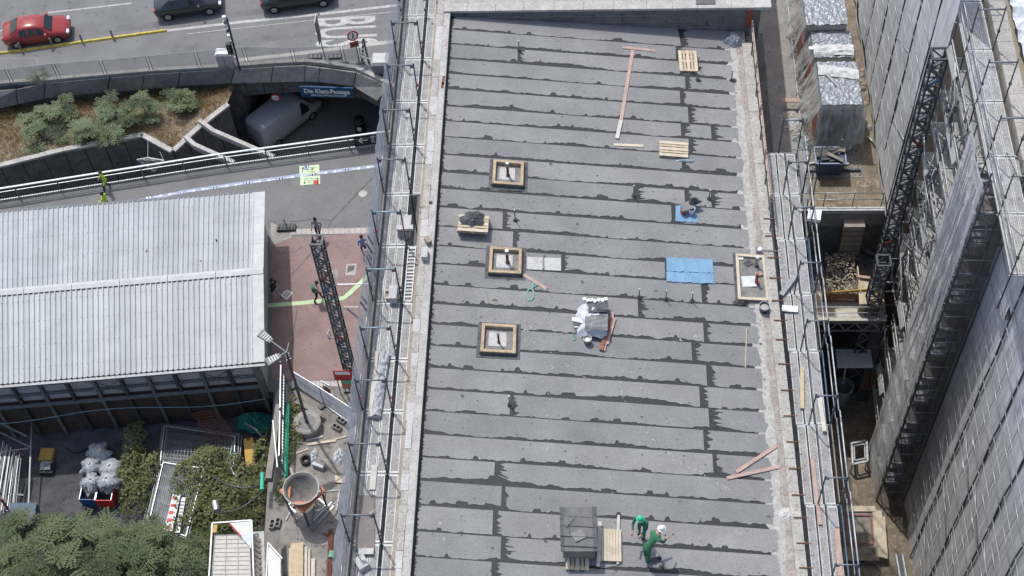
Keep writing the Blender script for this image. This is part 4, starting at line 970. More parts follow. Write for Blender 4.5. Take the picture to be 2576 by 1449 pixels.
for k, yy in enumerate((731, 750)):
    solo(MB().box(W(990, yy, 22.1), (.62, .07, .08), .02), 'batten', MT['wood_new'], ('far' if k == 0 else 'near') + ' batten under the stone block on the deck', 'batten', 'battens under the stone')
lump(W(1069, 645, 22.26), (.22, .5, .3), .03, 'pale squared block standing on the left coping')
lump(W(1077, 610, 22.26), (.2, .28, .22), .5, 'rough brown block beside the pale one on the coping', 'rubble')
solo(MB().box(W(1083, 509, 22.27), (.13, .11, .04), .1), 'black_clamp', MT['plastic_black'], 'small black plate lying on the left coping', 'plate')
for k, (x, y, L, m, lab) in enumerate(((1115, 202, .5, 'rust', 'larger rusty patch plate on the left coping far up'), (1113, 214, .3, 'rust', 'smaller rusty patch plate on the left coping far up'))):
    solo(MB().box(W(x, y, 22.257), (.1, L, .02), -.05), 'rust_plate', MT[m], lab, 'plate', 'rusty plates on the coping')
# boards in foil, formwork board, broken block
fb = thing('foil_bundle', 'boards wrapped in white foil on the lower part of the left scaffold', 'bundle', W(955, 990, 22.02))
MB().bar(W(968, 888, 22.12), W(943, 1050, 22.12), .34, .16).build('boards', MT['wood_white'], fb)
a, b = W(968, 885, 22.22), W(944, 1046, 22.22)
MB().grid(lambda u, v: a.lerp(b, v) + Vector(((u - .5) * .38, 0, .06 - .5 * (u - .5) ** 2 + (vnoise(u * 6, v * 22, 71) - .5) * .11)), 8, 44).build('foil', MT['foil_dull'], fb)
solo(MB().bar(W(949, 885, 22.1), W(930, 1050, 22.1), .13, .1), 'timber', MT['wood_white'], 'long whitish timber beside the foil-wrapped boards', 'timber')
a = [W(899, 1246, 22.06), W(943, 1245, 22.06), W(942, 1385, 22.06), W(893, 1383, 22.06)]
solo(MB().hexa([p - UP(.03) for p in reversed(a)], list(reversed(a))), 'formwork_board', MT['plywood_brown'], 'large brown formwork board on the left scaffold near the bottom', 'board')
lump(W(912, 1421, 22.02), (.4, .5, .25), .6, 'broken stone block on the left scaffold at the bottom edge')
lump(W(922, 1390, 22.02), (.55, .22, .14), .05, 'flat pale stone below the brown formwork board')
solo(MB().bar(W(942, 1170, 22.05), W(936, 1232, 22.05), .22, .04), 'short_plank', MT['wood_white'], 'short pale plank on the deck above the brown formwork board', 'plank')
# far scaffold deck beyond the parapet
fs = thing('far_scaffold', 'scaffold deck showing behind the far parapet', 'scaffold', (0, 48.6, 0))
for i in range(6):
    for j in range(2):
        L = 2.5; k = ('fx', j)
        if k not in PM: PM[k] = plank_mesh(2.5, .315)
        part('plank', PM[k], fs, (-5.3 + i * 2.57, 48.4 + j * .34, 22.0), (0, 0, H))
    for y in (48.15, 48.85): tubep('post', (-6.6 + i * 2.57, y, 18), (-6.6 + i * 2.57, y, 23.1), .03, 'steel_dark', fs)
tubep('rail', (-6.6, 48.15, 22.9), (7.2, 48.15, 22.9), .024, 'steel_mid', fs)

# ================================================================ LATTICE MAST on the plaza, brace, signs
def mast(base, top, w, label, cols, name='lattice_mast', n=None, mt='steel_mid', cap=True):
    t = thing(name, label, 'mast', base); base = Vector(base); top = Vector(top); L = (top - base).length
    e = w / 2; C = [Vector((-e, -e, 0)), Vector((e, -e, 0)), Vector((e, e, 0)), Vector((-e, e, 0))]
    for c in C: MB().bar(base + c, top + c, .075).build('chord', MT[mt], t)
    n = n or int(L / w / .98)
    for i in range(n):
        a = base.lerp(top, i / n); b = base.lerp(top, (i + 1) / n)
        for k in range(4):
            c, d = C[k], C[(k + 1) % 4]
            m = cols[(i * 3 + k) % len(cols)] if k in (0,) else mt
            MB().bar(a + (c if i % 2 else d), b + (d if i % 2 else c), .05 if k else .09).build('diagonal', MT[m], t)
            MB().bar(b + c, b + d, .045).build('rung', MT[mt], t)
    if cap:
        for k in range(4): MB().bar(top + C[k] * 1.15, top + C[(k + 1) % 4] * 1.15, .07).build('head_frame', MT[mt], t)
    return t
mb_ = Vector((-12.85, 41.2, 0.0))
lm = mast(mb_, mb_ + UP(13.3), .5, 'tall lattice mast with coloured bracing standing on the red pavement', ['steel_mid', 'steel_mid', 'steel_blue', 'steel_mid', 'steel_mid', 'steel_dark', 'steel_mid', 'steel_mid', 'steel_red', 'steel_mid', 'steel_mid'], mt='steel_dark')
MB().box(mb_ + UP(.08), (1.0, 1.0, .16)).build('base_plate', MT['steel_dark'], lm)
MB().tube(W(871, 775, 9.4), (-8.5, 40.6, 2), .05, 6).build('raking_tube', MT['steel'], lm)
MB().tube(mb_ + UP(9.6) + Vector((.3, 0, 0)), (-8.5, 41.2, 9.7), .035, 6).build('tie_tube', MT['steel'], lm)
for k, z in enumerate((2.6, 1.3)):
    bb = thing('site_board', ('red site notice board with a white field' if k == 0 else 'orange and green barrier board') + ' at the foot of the plaza lattice mast', 'sign', (-13.2, 40.7, 0), group=None)
    MB().box((-13.1 + k * .3, 40.6, .2 + z * .7), (1.0, .04, .95)).build('board', MT['sign_red' if k == 0 else 'paint_orange'], bb)
    MB().box((-13.1 + k * .3, 40.575, .45 + z * .7), (.8, .02, .28)).build('field', MT['sign_white' if k == 0 else 'pipe_green'], bb)
    for s in (-.4, .4): MB().bar((-13.1 + k * .3 + s, 40.64, 0), (-13.1 + k * .3 + s, 40.64, .3 + z * .7), .05).build('leg', MT['steel_mid'], bb)
# bicycle stand on the red pavement
bs = thing('bicycle_stand', 'bent steel hoop frame on the red pavement beside the mast', 'stand', W(838, 846))
for x in (826, 848):
    MB().path([W(x, 849), W(x, 849) + UP(.35), W(x + 4, 838) + UP(.35), W(x + 4, 838)], .03).build('hoop', MT['steel_white'], bs)
MB().path([W(824, 849, .05), W(848, 849, .05), W(853, 845, .05), W(855, 836, .05)], .03).build('tie', MT['steel_white'], bs)

# ================================================================ HALL
hall = thing('market_hall', 'long temporary hall with a white ribbed metal roof', 'hall', W(330, 900, 0))
ZE, ZR = 3.45, 4.15
NW, NE = W(-420, 568, ZE), W(667, 483, ZE); RWp, RE = W(-420, 772, ZR), W(663, 681, ZR); SW, SE = W(-420, 1002, ZE), W(666, 911, ZE)
def slope(aW, aE, bW, bE, tag_):
    L = (aE - aW).length; pitch = .285; n = int(L / pitch)
    xt = W(636, 690, ZR)
    for i in range(n):
        t0 = i / n; t1 = (i + 1) / n; e = 1 - t1
        if (1 - t0) * L < .75: continue
        if t1 * L < L - 17.5: continue
        A0 = aW.lerp(aE, t0); B0 = bW.lerp(bE, t0); A1 = aW.lerp(aE, t1); B1 = bW.lerp(bE, t1)
        P = lambda s, h: (A0.lerp(A1, s) + UP(h), B0.lerp(B1, s) + UP(h))
        pr = [(0, 0), (.60, 0), (.64, .075), (.86, .075), (.91, 0), (1.0, 0)]
        A = [P(s, h)[0] for s, h in pr]; B = [P(s, h)[1] for s, h in pr]
        b = MB().strip(A, B, .02); b.build('roof_rib', MT['zinc_roof_b' if (i // 4) % 3 == 1 or i % 4 == 0 else 'zinc_roof'], hall)
    for fr in (.13, .36, .62, .86):                     # fixing screws, one strip of heads per purlin
        mb = MB()
        for i in range(n):
            if (1 - i / n) * L < .75 or (i / n) * L < L - 17: continue
            p = aW.lerp(aE, (i + .74) / n).lerp(bW.lerp(bE, (i + .74) / n), fr); mb.box(p + UP(.085), (.03, .045, .02))
        o = mb.build('screw_row', MT['steel_mid'], hall); o['kind'] = 'stuff'
    tW = 1 - .72 / L
    Q = [aW.lerp(aE, tW) + UP(.05), aE + UP(.05), bE + UP(.05), bW.lerp(bE, tW) + UP(.05)]
    for j in range(3):
        q = [Q[0].lerp(Q[3], j / 3), Q[1].lerp(Q[2], j / 3), Q[1].lerp(Q[2], (j + .995) / 3), Q[0].lerp(Q[3], (j + .995) / 3)]
        b = MB().hexa([p - UP(.03) for p in q], q); b.f = [tuple(reversed(f)) for f in b.f]; b.build('edge_sheet', MT['zinc_trim'], hall)
slope(NW, NE, RWp, RE, 'n'); slope(RWp, RE, SW, SE, 's')
d = (RE - RWp).normalized(); n_ = Vector((-d.y, d.x, 0))
for i in range(7):
    a = RE - d * (i * 2.6); b = RE - d * (i * 2.6 + 2.57)
    MB().hexa([a - n_ * .22 + UP(.045), b - n_ * .22 + UP(.045), b + UP(.06), a + UP(.06)], [a - n_ * .22 + UP(.06), b - n_ * .22 + UP(.06), b + UP(.11), a + UP(.11)]).build('ridge_cap', MT['zinc_trim'], hall)
    MB().hexa([a + UP(.06), b + UP(.06), b + n_ * .22 + UP(.045), a + n_ * .22 + UP(.045)], [a + UP(.112), b + UP(.112), b + n_ * .22 + UP(.062), a + n_ * .22 + UP(.062)]).build('ridge_cap', MT['zinc_trim'], hall)
# small vents in the north slope
for x, y in ((545, 606), (370, 634), (506, 660)):
    p = W(x, y, 3.9); MB().tube(p, p + UP(.16), .045, 8).build('vent', MT['plastic_dark'], hall)
# walls: deck under roof, gable, south front with posts and corrugated panels
inn = lambda P, k=.25: P
MB().hexa([SW + n_ * .5 - UP(3.4), SE + n_ * .5 - d * .45 - UP(3.4), NE - n_ * .4 - d * .45 - UP(3.4), NW - n_ * .4 - UP(3.4)], [SW + n_ * .5 - UP(.14), SE + n_ * .5 - d * .45 - UP(.14), NE - n_ * .4 - d * .45 - UP(.14), NW - n_ * .4 - UP(.14)]).build('wall', MT['panel_grey'], hall)
MB().hexa([SE - d * .3 - UP(.14), SE - d * .05 - UP(.14), NE - d * .05 - UP(.14), NE - d * .3 - UP(.14)], [SE - d * .3 - UP(.02), SE - d * .05 - UP(.02), NE - d * .05 - UP(.02), NE - d * .3 - UP(.02)]).build('verge', MT['steel_teal'], hall)
MB().bar(NW + n_ * .1 - UP(.04), NE + n_ * .1 - UP(.04), .16, .1).build('gutter', MT['steel_dark'], hall)
MB().bar(SW - n_ * .1 - UP(.12), SE - n_ * .1 - UP(.12), .17, .13).build('gutter', MT['steel_mid'], hall)
MB().bar(SW - n_ * .02 - UP(.28), SE - n_ * .02 - UP(.28), .05, .2).build('fascia', MT['panel_grey'], hall)
s0 = SE - d * .5
L = 17.5
for i in range(13):
    a = s0 - d * (i * 1.42 + .1); o = n_ * -.06
    MB().bar(a + o - UP(.25), a + o - UP(5.4), .16, .14).build('post', MT['steel_dark' if i % 2 else 'steel_mid'], hall)
    for (z0, z1) in ((.55, 1.2), (1.3, 1.95)):
        mb = MB(); w = 1.2; k = 12
        A = []; B = []
        for j in range(k * 2 + 1):
            q = a - d * (.1 + w * j / (k * 2)) + n_ * (.06 + (.03 if j % 2 else 0)); A.append(q - UP(z1)); B.append(q - UP(z0))
        mb.strip(A, B).build('wall_panel', MT['panel_grey'], hall)
    MB().bar(a - d * .05 + o - UP(1.25), a - d * 1.35 + o - UP(1.25), .08, .07).build('rail', MT['steel_mid'], hall)
MB().bar(s0 - n_ * .16 - UP(2.1), s0 - d * L - n_ * .16 - UP(2.1), .15, .15).build('pipe_run', MT['steel_mid'], hall)
MB().bar(s0 + n_ * .08 - UP(3.75), s0 - d * L + n_ * .08 - UP(3.75), .06, 3.4).build('plinth', MT['wood_dark'], hall)
for (i0, i1) in ((5, 6), (1, 2), (10, 11)):
    a = s0 - d * (i0 * 1.42 + .1) - n_ * .1; b = s0 - d * (i1 * 1.42 + .1) - n_ * .1
    MB().bar(a - UP(.35), b - UP(1.55), .025).bar(b - UP(.35), a - UP(1.55), .025).build('cross_brace', MT['steel_dark'], hall)
mb = MB(); pts = []
for i in range(40):
    t = i / 39; p = s0 - d * (t * 16.5) - n_ * .35; pts.append(p - UP(3.1 + .35 * math.sin(t * 9) * .5 + .4 * math.sin(t * math.pi * 3) * .3))
mb.path(pts, .022, 5).build('cable', MT['steel_teal'], hall)
mb = MB(); p = SE - d * .4 - n_ * .15
mb.path([p - UP(.35), p - UP(3.4)], .06, 8).build('downpipe', MT['steel_mid'], hall)

# ================================================================ RIGHT ROOF-SIDE SCAFFOLD
rs = thing('right_scaffold', 'open steel scaffold with metal decks along the right side of the roof', 'scaffold', (8.3, 30, 0))
RB = [40.3, 38.1, 35.8, 33.15, 30.5, 27.28, 24.0, 20.75, 17.5]; ZQ = 20.5
for i in range(len(RB) - 1):
    y1, y0 = RB[i] - .03, RB[i + 1] + .03
    o_ = .012 * (33 - (y0 + y1) / 2)
    plank(7.72 + o_, y0, y1, ZQ, .3, rs, 'plank_tread' if i % 2 else 'plank_tread_grey')
    plank(8.08 + o_, y0, y1, ZQ + .004, .3, rs, 'plank_tread')
    plank(8.5 + o_, y0, y1, ZQ - .01, .36, rs, 'plank_tread_grey')
    for k, (x, z, m, r) in enumerate(((8.95, ZQ + .5, 'steel', .026), (9.0, ZQ + 1.05, 'steel_white', .028), (8.28, ZQ + .07, 'steel_mid', .02))):
        tubep('rail', (x + o_, y1 + .03, z), (x + o_, y0 - .03, z), r, m, rs)
    MB().box((8.80 + o_, (y0 + y1) / 2, ZQ + .08), (.03, y1 - y0, .15)).build('toe_board', MT['wood_grey' if i % 2 else 'steel_blue'], rs)
    MB().box((8.3 + o_, (y0 + y1) / 2, ZQ - 2.0), (1.1, y1 - y0, .06)).build('lower_deck', MT['plank_tread_grey'], rs)
for i, y in enumerate(RB):
    o_ = .012 * (33 - y)
    tubep('ledger', (7.55 + o_, y, ZQ - .02), (8.8 + o_, y, ZQ - .02), .03, 'steel_white', rs)
    for x in (8.02, 8.80):
        tubep('post', (x + o_, y, 0.1 if x > 8.5 else 14), (x + o_, y, ZQ + .05), .03, 'steel_mid', rs)
        tubep('post', (x + o_, y, ZQ + .05), (x + o_, y, 22.72), .028, 'steel_dark', rs)
        MB().box((x + o_, y, ZQ + 1.05), (.09, .09, .1)).build('coupler', MT['steel_dark'], rs)
    tubep('portal_bar', (8.02 + o_, y, 22.6), (8.80 + o_, y, 22.6), .036, 'steel_mid', rs)
    for x, s in ((8.02, 1), (8.8, -1)): MB().box((x + s * .08 + o_, y, 22.52), (.12, .04, .1)).build('gusset', MT['steel_mid'], rs)
for z in range(4, 20, 2):                               # lower lifts showing through the gap
    for i in range(0, len(RB) - 1):
        tubep('rail', (9.0, RB[i], z + 1.0), (9.0, RB[i + 1], z + 1.0), .026, 'steel', rs)
        if z == 12: MB().box((8.55, (RB[i] + RB[i + 1]) / 2, z), (.75, RB[i] - RB[i + 1] - .05, .06)).build('lower_deck', MT['plank_tread_grey'], rs)
# second row of stair frames near the white beam
for k, (x, y) in enumerate(((9.1, 39.6), (9.1, 38.4), (9.7, 40.2))):
    tubep('post', (x, y, 11.0), (x, y, 21.6), .028, 'steel_dark', rs)
for (x0, x1, y, z) in ((8.3, 9.05, 39.4, 21.8), (9.05, 9.7, 38.9, 16.4), (8.9, 9.7, 38.9, 14.4)):
    tubep('bar', (x0, y, z), (x1, y, z), .03, 'steel_mid', rs)
# small things on this scaffold
solo(MB().bar(W(1965, 742, 20.6), W(2003, 690, 20.72), .2, .05), 'grey_board', MT['steel_mid'], 'dark grey board leaning across the right scaffold deck', 'board')
solo(MB().bar(W(1967, 775, 20.6), W(2007, 778, 20.6), .28, .03), 'foam_board', MT['plastic_white'], 'white panel laid across the right scaffold deck', 'panel')
solo(MB().bar(W(2017, 925, 20.58), W(2018, 1028, 20.58), .14, .08), 'scaffold_timber', MT['wood_new'], 'honey-coloured timber lying along the right scaffold deck', 'timber')
solo(MB().bar(W(2061, 1000, 20.75), W(2074, 1085, 20.65), .16, .05), 'white_timber', MT['wood_white'], 'white timber on the outer right scaffold plank', 'timber')
solo(MB().bar(W(2043, 1155, 20.57), W(2063, 1320, 20.57), .14, .05), 'pinkish_plank', MT['wood_pink'], 'pinkish plank on the lower right scaffold', 'plank')
solo(MB().bar(W(2105, 1330, 20.57), W(2114, 1449, 20.57), .18, .05), 'pinkish_plank', MT['wood_pink'], 'pink plank at the bottom end of the right scaffold', 'plank')
solo(MB().bar(W(2032, 540, 20.9), W(2065, 545, 20.9), .5, .18), 'white_box', MT['plastic_white'], 'flat white box on the outer edge of the right scaffold', 'box')
sv = thing('shovel', 'shovel lying across the right coping above the oblong curb', 'shovel', W(1920, 630, 21))
MB().tube(W(1915, 629, 21.05), W(1965, 632, 21.0), .02, 6).build('handle', MT['wood_grey'], sv)
a = W(1905, 626, 21.04); MB().add([a + Vector((-.1, .1, .03)), a + Vector((.12, .11, .01)), a + Vector((.2, 0, .02)), a + Vector((.1, -.12, .01)), a + Vector((-.08, -.1, .03)), a + Vector((0, 0, -.02))], [(0, 5, 1), (1, 5, 2), (2, 5, 3), (3, 5, 4), (4, 5, 0)]).build('blade', MT['steel'], sv)

# ================================================================ LOW SERVICE WING between the buildings
LR = 11.0
lw_ = thing('service_wing', 'lower roof between the two wings, part gravel, part bare concrete', 'building', (11, 60, 0))
MB().box((10.97, 62.4, 5.2), (6.86, 36, 10.4)).build('wall', MT['concrete_dark'], lw_)
def slab(x0, x1, y0, y1, z, m, nm, par=None, th=.5):
    return MB().box(((x0 + x1) / 2, (y0 + y1) / 2, z - th / 2), (x1 - x0, y1 - y0, th)).build(nm, MT[m], par)
slab(7.54, 10.72, 44.5, 80, LR, 'concrete', 'roof_slab', lw_)
slab(10.76, 13.55, 46.6, 80, LR, 'gravel', 'gravel_field', lw_)
slab(10.76, 14.38, 44.5, 46.58, LR - .02, 'dirt', 'dirt_field', lw_)
slab(13.57, 14.38, 46.6, 80, LR - .04, 'dirt', 'dirt_field', lw_)
for x in (10.74,): MB().box((x, 62, LR + .06), (.07, 30, .14)).build('edging', MT['steel'], lw_)
MB().box((12.1, 47.0, LR + .06), (2.7, .08, .14)).build('edging', MT['steel_dark'], lw_)
MB().box((8.7, 52, LR + .006), (1.1, 9, .01)).build('dark_patch', MT['concrete_dark'], lw_)  # darker strip laid over the concrete slab
MB().box((8.25, 49, LR + .012), (1.2, 2.2, .012), .05).build('dark_patch', MT['flashing'], lw_)  # smaller dark sheet on the same slab
mb = MB()                                              # pebbles big enough to read
for k in range(2600):
    x, y = U(10.82, 13.5), U(46.7, 62); r = U(.03, .065)
    mb.add([(x - r, y, LR), (x, y - r * U(.7, 1.2), LR), (x + r, y, LR), (x, y + r, LR), (x + U(-.02, .02), y, LR + r * .9)], [(0, 1, 4), (1, 2, 4), (2, 3, 4), (3, 0, 4)])
o = mb.build('pebbles', MT['gravel'], lw_); o['kind'] = 'stuff'
MB().bar((9.6, 44.45, LR + .14), (14.36, 44.45, LR + .14), .22, .26).build('edge_beam', MT['steel_white'], lw_)
MB().bar((9.6, 44.47, LR - .55), (14.36, 44.47, LR - .55), .2, .95).build('fascia', MT['concrete'], lw_)
# tie bars and scraps on the concrete
for k in range(5):
    MB().box((8.3 + .06, 45.8 + .0, LR + .1), (.01, .01, .01)) 
gw = thing('walkway_boards', 'stack of grey boards bridging the shaded strip beside the wing', 'boards', W(1940, 270, LR))
for k in range(4):
    y = 47.75 - k * .27
    MB().box((9.1, y, LR + .35), (2.5 - .1 * (k == 3), .24, .05), .01).build('board', MT['wood_grey' if k else 'wood_rust'], gw)
MB().box((9.3, 46.9, LR + .2), (2.1, .05, .25)).build('bearer', MT['wood_grey'], gw)
solo(MB().box(W(1990, 252, LR + .55), (.95, .26, .05), -.03), 'orange_board', MT['wood_pink'], 'orange board end on the stack of grey walkway boards', 'board')
for k, (x, y, rx, ry, m, lab) in enumerate(((1985, 292, .55, .4, 'concrete_light', 'largest pale plaster heap just below the walkway boards'), (1998, 306, .35, .3, 'tarp_light', 'white crumpled foil beside the largest plaster heap'), (1982, 330, .3, .25, 'concrete_light', 'small plaster heap below the largest one'), (2008, 322, .3, .35, 'concrete_light', 'plaster heap nearest the wrapped units'), (2000, 345, .2, .2, 'rubble', 'small brownish rubble heap beside the scaffold head'))):
    solo(crumple(W(x, y, LR), rx, ry, .14, 80 + k, 8, 5, .9), 'debris_heap', MT[m], lab, 'debris', 'plaster debris')
# ---- wrapped plant units
def unit(top, zt, label, sidem, seed, skirt=1.0):
    c = [W(x, y, zt) for x, y in top]; base = sum(c, Vector()) / 4; base.z = LR
    t = thing('wrapped_unit', label, 'plant unit', base, group='wrapped plant units on the low roof')
    x0 = (c[0].x + c[3].x) / 2; x1 = (c[1].x + c[2].x) / 2; y1 = (c[0].y + c[1].y) / 2; y0 = (c[2].y + c[3].y) / 2
    MB().box(((x0 + x1) / 2, (y0 + y1) / 2, (LR + zt) / 2), (x1 - x0 - .06, y1 - y0 - .06, zt - LR)).build('casing', MT['panel_grey'], t)
    MB().box((x0 + .0, (y0 + y1) / 2, LR + .9), (.05, y1 - y0, 1.6)).build('side_panel', MT[sidem], t)
    MB().grid(lambda u, v: Vector((x0 + (x1 - x0) * u, y0 + (y1 - y0) * v, zt + .03 + .07 * vnoise(u * 13, v * 17, seed) + .05 * vnoise(u * 27, v * 34, seed + 1))), 44, 50).build('top_foil', MT['tarp_silver'], t)
    def side(u, v):
        y = y0 - .05 + (y1 - y0 + .1) * u; f = vnoise(u * 6, v * 2.5, seed + 2); g = vnoise(u * 15, v * 3, seed + 3)
        return Vector((x0 - .04 - v * (.15 + .55 * skirt * f) - .14 * g * v, y, zt + .05 - v * (1.5 + .9 * f) * skirt))
    MB().grid(side, 30, 14).build('side_film', MT['film'], t)
    return t, (x0, x1, y0, y1)
u1, B1 = unit([(2047, 152), (2150, 165), (2174, 266), (2073, 266)], 13.9, 'nearest foil-wrapped plant unit, its front hung with clear film', 'tarp_red', 90)
u2, B2 = unit([(2040, 78), (2140, 84), (2149, 152), (2045, 142)], 13.55, 'middle foil-wrapped plant unit with a bare grey edge', 'tarp_red', 110)
u3, B3 = unit([(2008, -60), (2112, -60), (2136, 68), (2033, 62)], 14.0, 'farthest foil-wrapped plant unit at the top edge', 'tarp_red', 130)
x0, x1, y0, y1 = B1
def front(u, v):
    x = x0 - .1 + (x1 - x0 + .3) * u; w = vnoise(u * 7, v * 1.5, 151); g = vnoise(u * 16, v * 3, 152)
    return Vector((x + (u - .5) * .25 * v, y0 - .05 - v * (.25 + .5 * w) - .15 * g * v, 13.98 - v * (2.7 + .3 * math.sin(u * 5))))
MB().grid(front, 34, 18).build('front_film', MT['film'], u1)
def rside(u, v):
    y = y0 - .1 + (y1 - y0) * .5 * u; return Vector((x1 + .04 + v * .28 * vnoise(u * 6, v * 2, 153) + .1 * v, y, 13.95 - v * 2.3))
MB().grid(rside, 14, 12).build('side_film', MT['film'], u1)
for k, z in enumerate((12.0, 12.5, 13.0)): MB().bar((x0 + .1, y0 - .05, z), (x1 - .1, y0 - .05, z), .06, .05).build('louvre', MT['plastic_dark'], u1)
MB().box(((x0 + x1) / 2, y0 - .035, 12.45), (x1 - x0 - .25, .03, 1.5)).build('louvre_field', MT['steel_dark'], u1)
MB().grid(lambda u, v: Vector((B2[0] + (B2[1] - B2[0]) * u, B2[2] + .1 + .75 * v, 13.62 + .12 * math.sin(v * 3.1) + .1 * vnoise(u * 9, v * 6, 155))), 24, 10).build('film_roll', MT['tarp_light'], u2)
MB().grid(lambda u, v: Vector((B1[0] + (B1[1] - B1[0]) * u, B1[3] - .9 + .7 * v - u * .35, 14.0 + .1 * math.sin(v * 3.1) + .08 * vnoise(u * 9, v * 6, 156))), 24, 8).build('film_roll', MT['tarp_light'], u1)
MB().bar(W(2066, 175, 14.08), W(2105, 215, 14.08), .05).build('batten', MT['steel_white'], u1)
MB().box(W(2042, 121, 13.7), (.3, .2, .05)).build('label_plate', MT['plastic_white'], u2)
for k, lab in enumerate(('uppermost heap of loose clear film on the gravel', 'middle heap of loose clear film on the gravel', 'lowest heap of loose clear film, nearest the skip')):   # film gathered on the gravel
    solo(crumple(W(2014 + k * 5, 350 + k * 9, LR + .0), .5 - .05 * k, .3, .28, 160 + k, 12, 8, 1.0), 'film_heap', MT['film'], lab, 'film', 'film heaps on the gravel')
# ---- waste skip full of debris
sk = thing('waste_skip', 'blue waste skip heaped with black scrap on the low roof', 'skip', W(2088, 455, LR))
c = [W(2053, 400, LR + 1.15), W(2127, 400, LR + 1.15)]
x0s, x1s = c[0].x, c[1].x; ym = W(2088, 452, LR).y + .12
def ring(z, k): return [Vector((x0s + k, ym + k, z)), Vector((x1s - k, ym + k, z)), Vector((x1s - k, ym + 1.0 - k, z)), Vector((x0s + k, ym + 1.0 - k, z))]
MB().hexa(ring(LR + .06, .12), ring(LR + 1.1, 0)).build('body', MT['skip_blue'], sk)
R_ = ring(LR + 1.12, -.02)
for i in range(4): MB().bar(R_[i], R_[(i + 1) % 4], .06).build('rim', MT['paint_blue_pale'], sk)
for k in range(16):
    p = Vector((U(x0s + .2, x1s - .2), ym + U(.15, .85), LR + 1.15 + U(0, .16))); MB().box(p, (U(.4, .9), U(.1, .25), .03), U(-.6, .6), U(-.1, .1), U(-.1, .1)).build('scrap', MT['tarp_dark' if k % 4 else 'wood_grey'], sk)
MB().bar((x1s - .2, ym + .7, LR + .9), (x1s - .16, ym + 1.0, LR + 1.75), .08).build('stick', MT['wood_grey'], sk)
for k, (a, b, m, lab) in enumerate((((2183, 343), (2207, 368), 'wood_pale', 'pale batten lying on the dirt right of the wrapped unit'), ((2170, 1), (2160, 26), 'wood_pale', 'short batten on the dirt strip at the top'), ((2033, 412), (2062, 407), 'wood_white', 'whitish batten left of the waste skip'), ((2117, 415), (2135, 411), 'wood_white', 'pale stick right of the waste skip'), ((2198, 100), (2212, 96), 'wood_white', 'pale offcut on the dirt below the net hem'))):
    solo(MB().bar(W(*a, LR + .08), W(*b, LR + .08), .1, .06), 'batten', MT[m], lab, 'batten')
rub = -1
for k in range(26):
    p = W(U(2150, 2195) + (k % 13) * 3.0, 20 + k * 12, LR - .02); 
    if p.x > 14.3: continue
    rub += 1
    if rub > 7: break
    solo(crumple(p, U(.1, .25), U(.1, .25), U(.05, .15), 200 + k, 7, 4, .9), 'rubble_lump', MT['concrete_light' if rub % 2 else 'rubble'], ('topmost brownish', 'topmost pale', 'second brownish', 'second pale', 'third brownish', 'third pale', 'fourth brownish', 'fourth pale')[min(7, rub)] + ' lump of rubble on the dirt strip', 'rubble', 'rubble on the dirt strip')
# railing in front of the low roof
gr = thing('edge_railing', 'tube railing along the edge of the low roof', 'railing', (12, 44.9, LR))
for z in (.55, 1.05): tubep('rail', (10.0, 44.8, LR + z), (14.2, 44.8, LR + z), .03, 'steel', gr)
for x in (10.0, 11.4, 12.8, 14.2): tubep('post', (x, 44.8, LR - .02), (x, 44.8, LR + 1.1), .03, 'steel', gr)

# ================================================================ COURTYARD between the wings
decal('courtyard_floor', [(1990, 930), (2330, 930), (2330, 1520), (1990, 1520)], 'dirt', 0.004)
# recess below the beam and loading platform
rc = thing('loading_recess', 'shaded recess with a masonry pier below the white beam', 'recess', (12, 44, 0))
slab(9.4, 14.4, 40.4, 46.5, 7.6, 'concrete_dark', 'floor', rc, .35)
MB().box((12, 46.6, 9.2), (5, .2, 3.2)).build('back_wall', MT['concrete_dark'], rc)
MB().box((12.9, 44.3, 9.1), (1.0, .9, 3.0)).build('pier', MT['brickwork'], rc)
for k in range(7): MB().box((12.9, 43.84, 7.75 + k * .42), (1.0, .03, .03)).build('pier_joint', MT['concrete_dark'], rc)
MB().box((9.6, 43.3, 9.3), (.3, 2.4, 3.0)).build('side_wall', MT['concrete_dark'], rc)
pf = thing('loading_platform', 'timber loading platform on a lattice girder', 'platform', (12.5, 41, 7.6))
for k in range(9):
    MB().box((12.4, 42.3 - k * .24, 7.68), (4.2, .22, .06), U(-.004, .004)).build('board', MT['wood_white' if k % 3 else 'wood_pale'], pf)
a, b = Vector((10.9, 40.3, 7.5)), Vector((14.3, 40.3, 7.5))
for z in (0, -.7): MB().bar(a + UP(z), b + UP(z), .06).build('girder_chord', MT['steel'], pf)
for k in range(8):
    p = a.lerp(b, k / 8); q = a.lerp(b, (k + 1) / 8); MB().bar(p + UP(0 if k % 2 else -.7), q + UP(-.7 if k % 2 else 0), .045).build('girder_web', MT['steel'], pf)
for z in (.55, 1.05): tubep('rail', (10.9, 40.45, 7.6 + z), (14.3, 40.45, 7.6 + z), .03, 'steel_white', pf)
dbx = thing('debris_box', 'open rusty wooden box full of broken masonry on the platform', 'box', W(2110, 705, 7.7))
x0d, x1d = W(2070, 690, 8.4).x, W(2158, 690, 8.4).x; yd = 41.4
MB().box(((x0d + x1d) / 2, yd, 8.05), (x1d - x0d, .06, .65)).build('front_board', MT['wood_rust'], dbx)
MB().box((x0d, yd + .8, 8.05), (.06, 1.6, .65)).build('side_board', MT['wood_rust'], dbx); MB().box((x1d, yd + .8, 8.15), (.06, 1.6, .8)).build('side_board', MT['wood_pale'], dbx)
MB().bar((x0d - .1, yd - .02, 8.5), (x1d + .4, yd + .15, 8.55), .05, .14).build('tie_board', MT['wood_yellow'], dbx)
mb = MB()
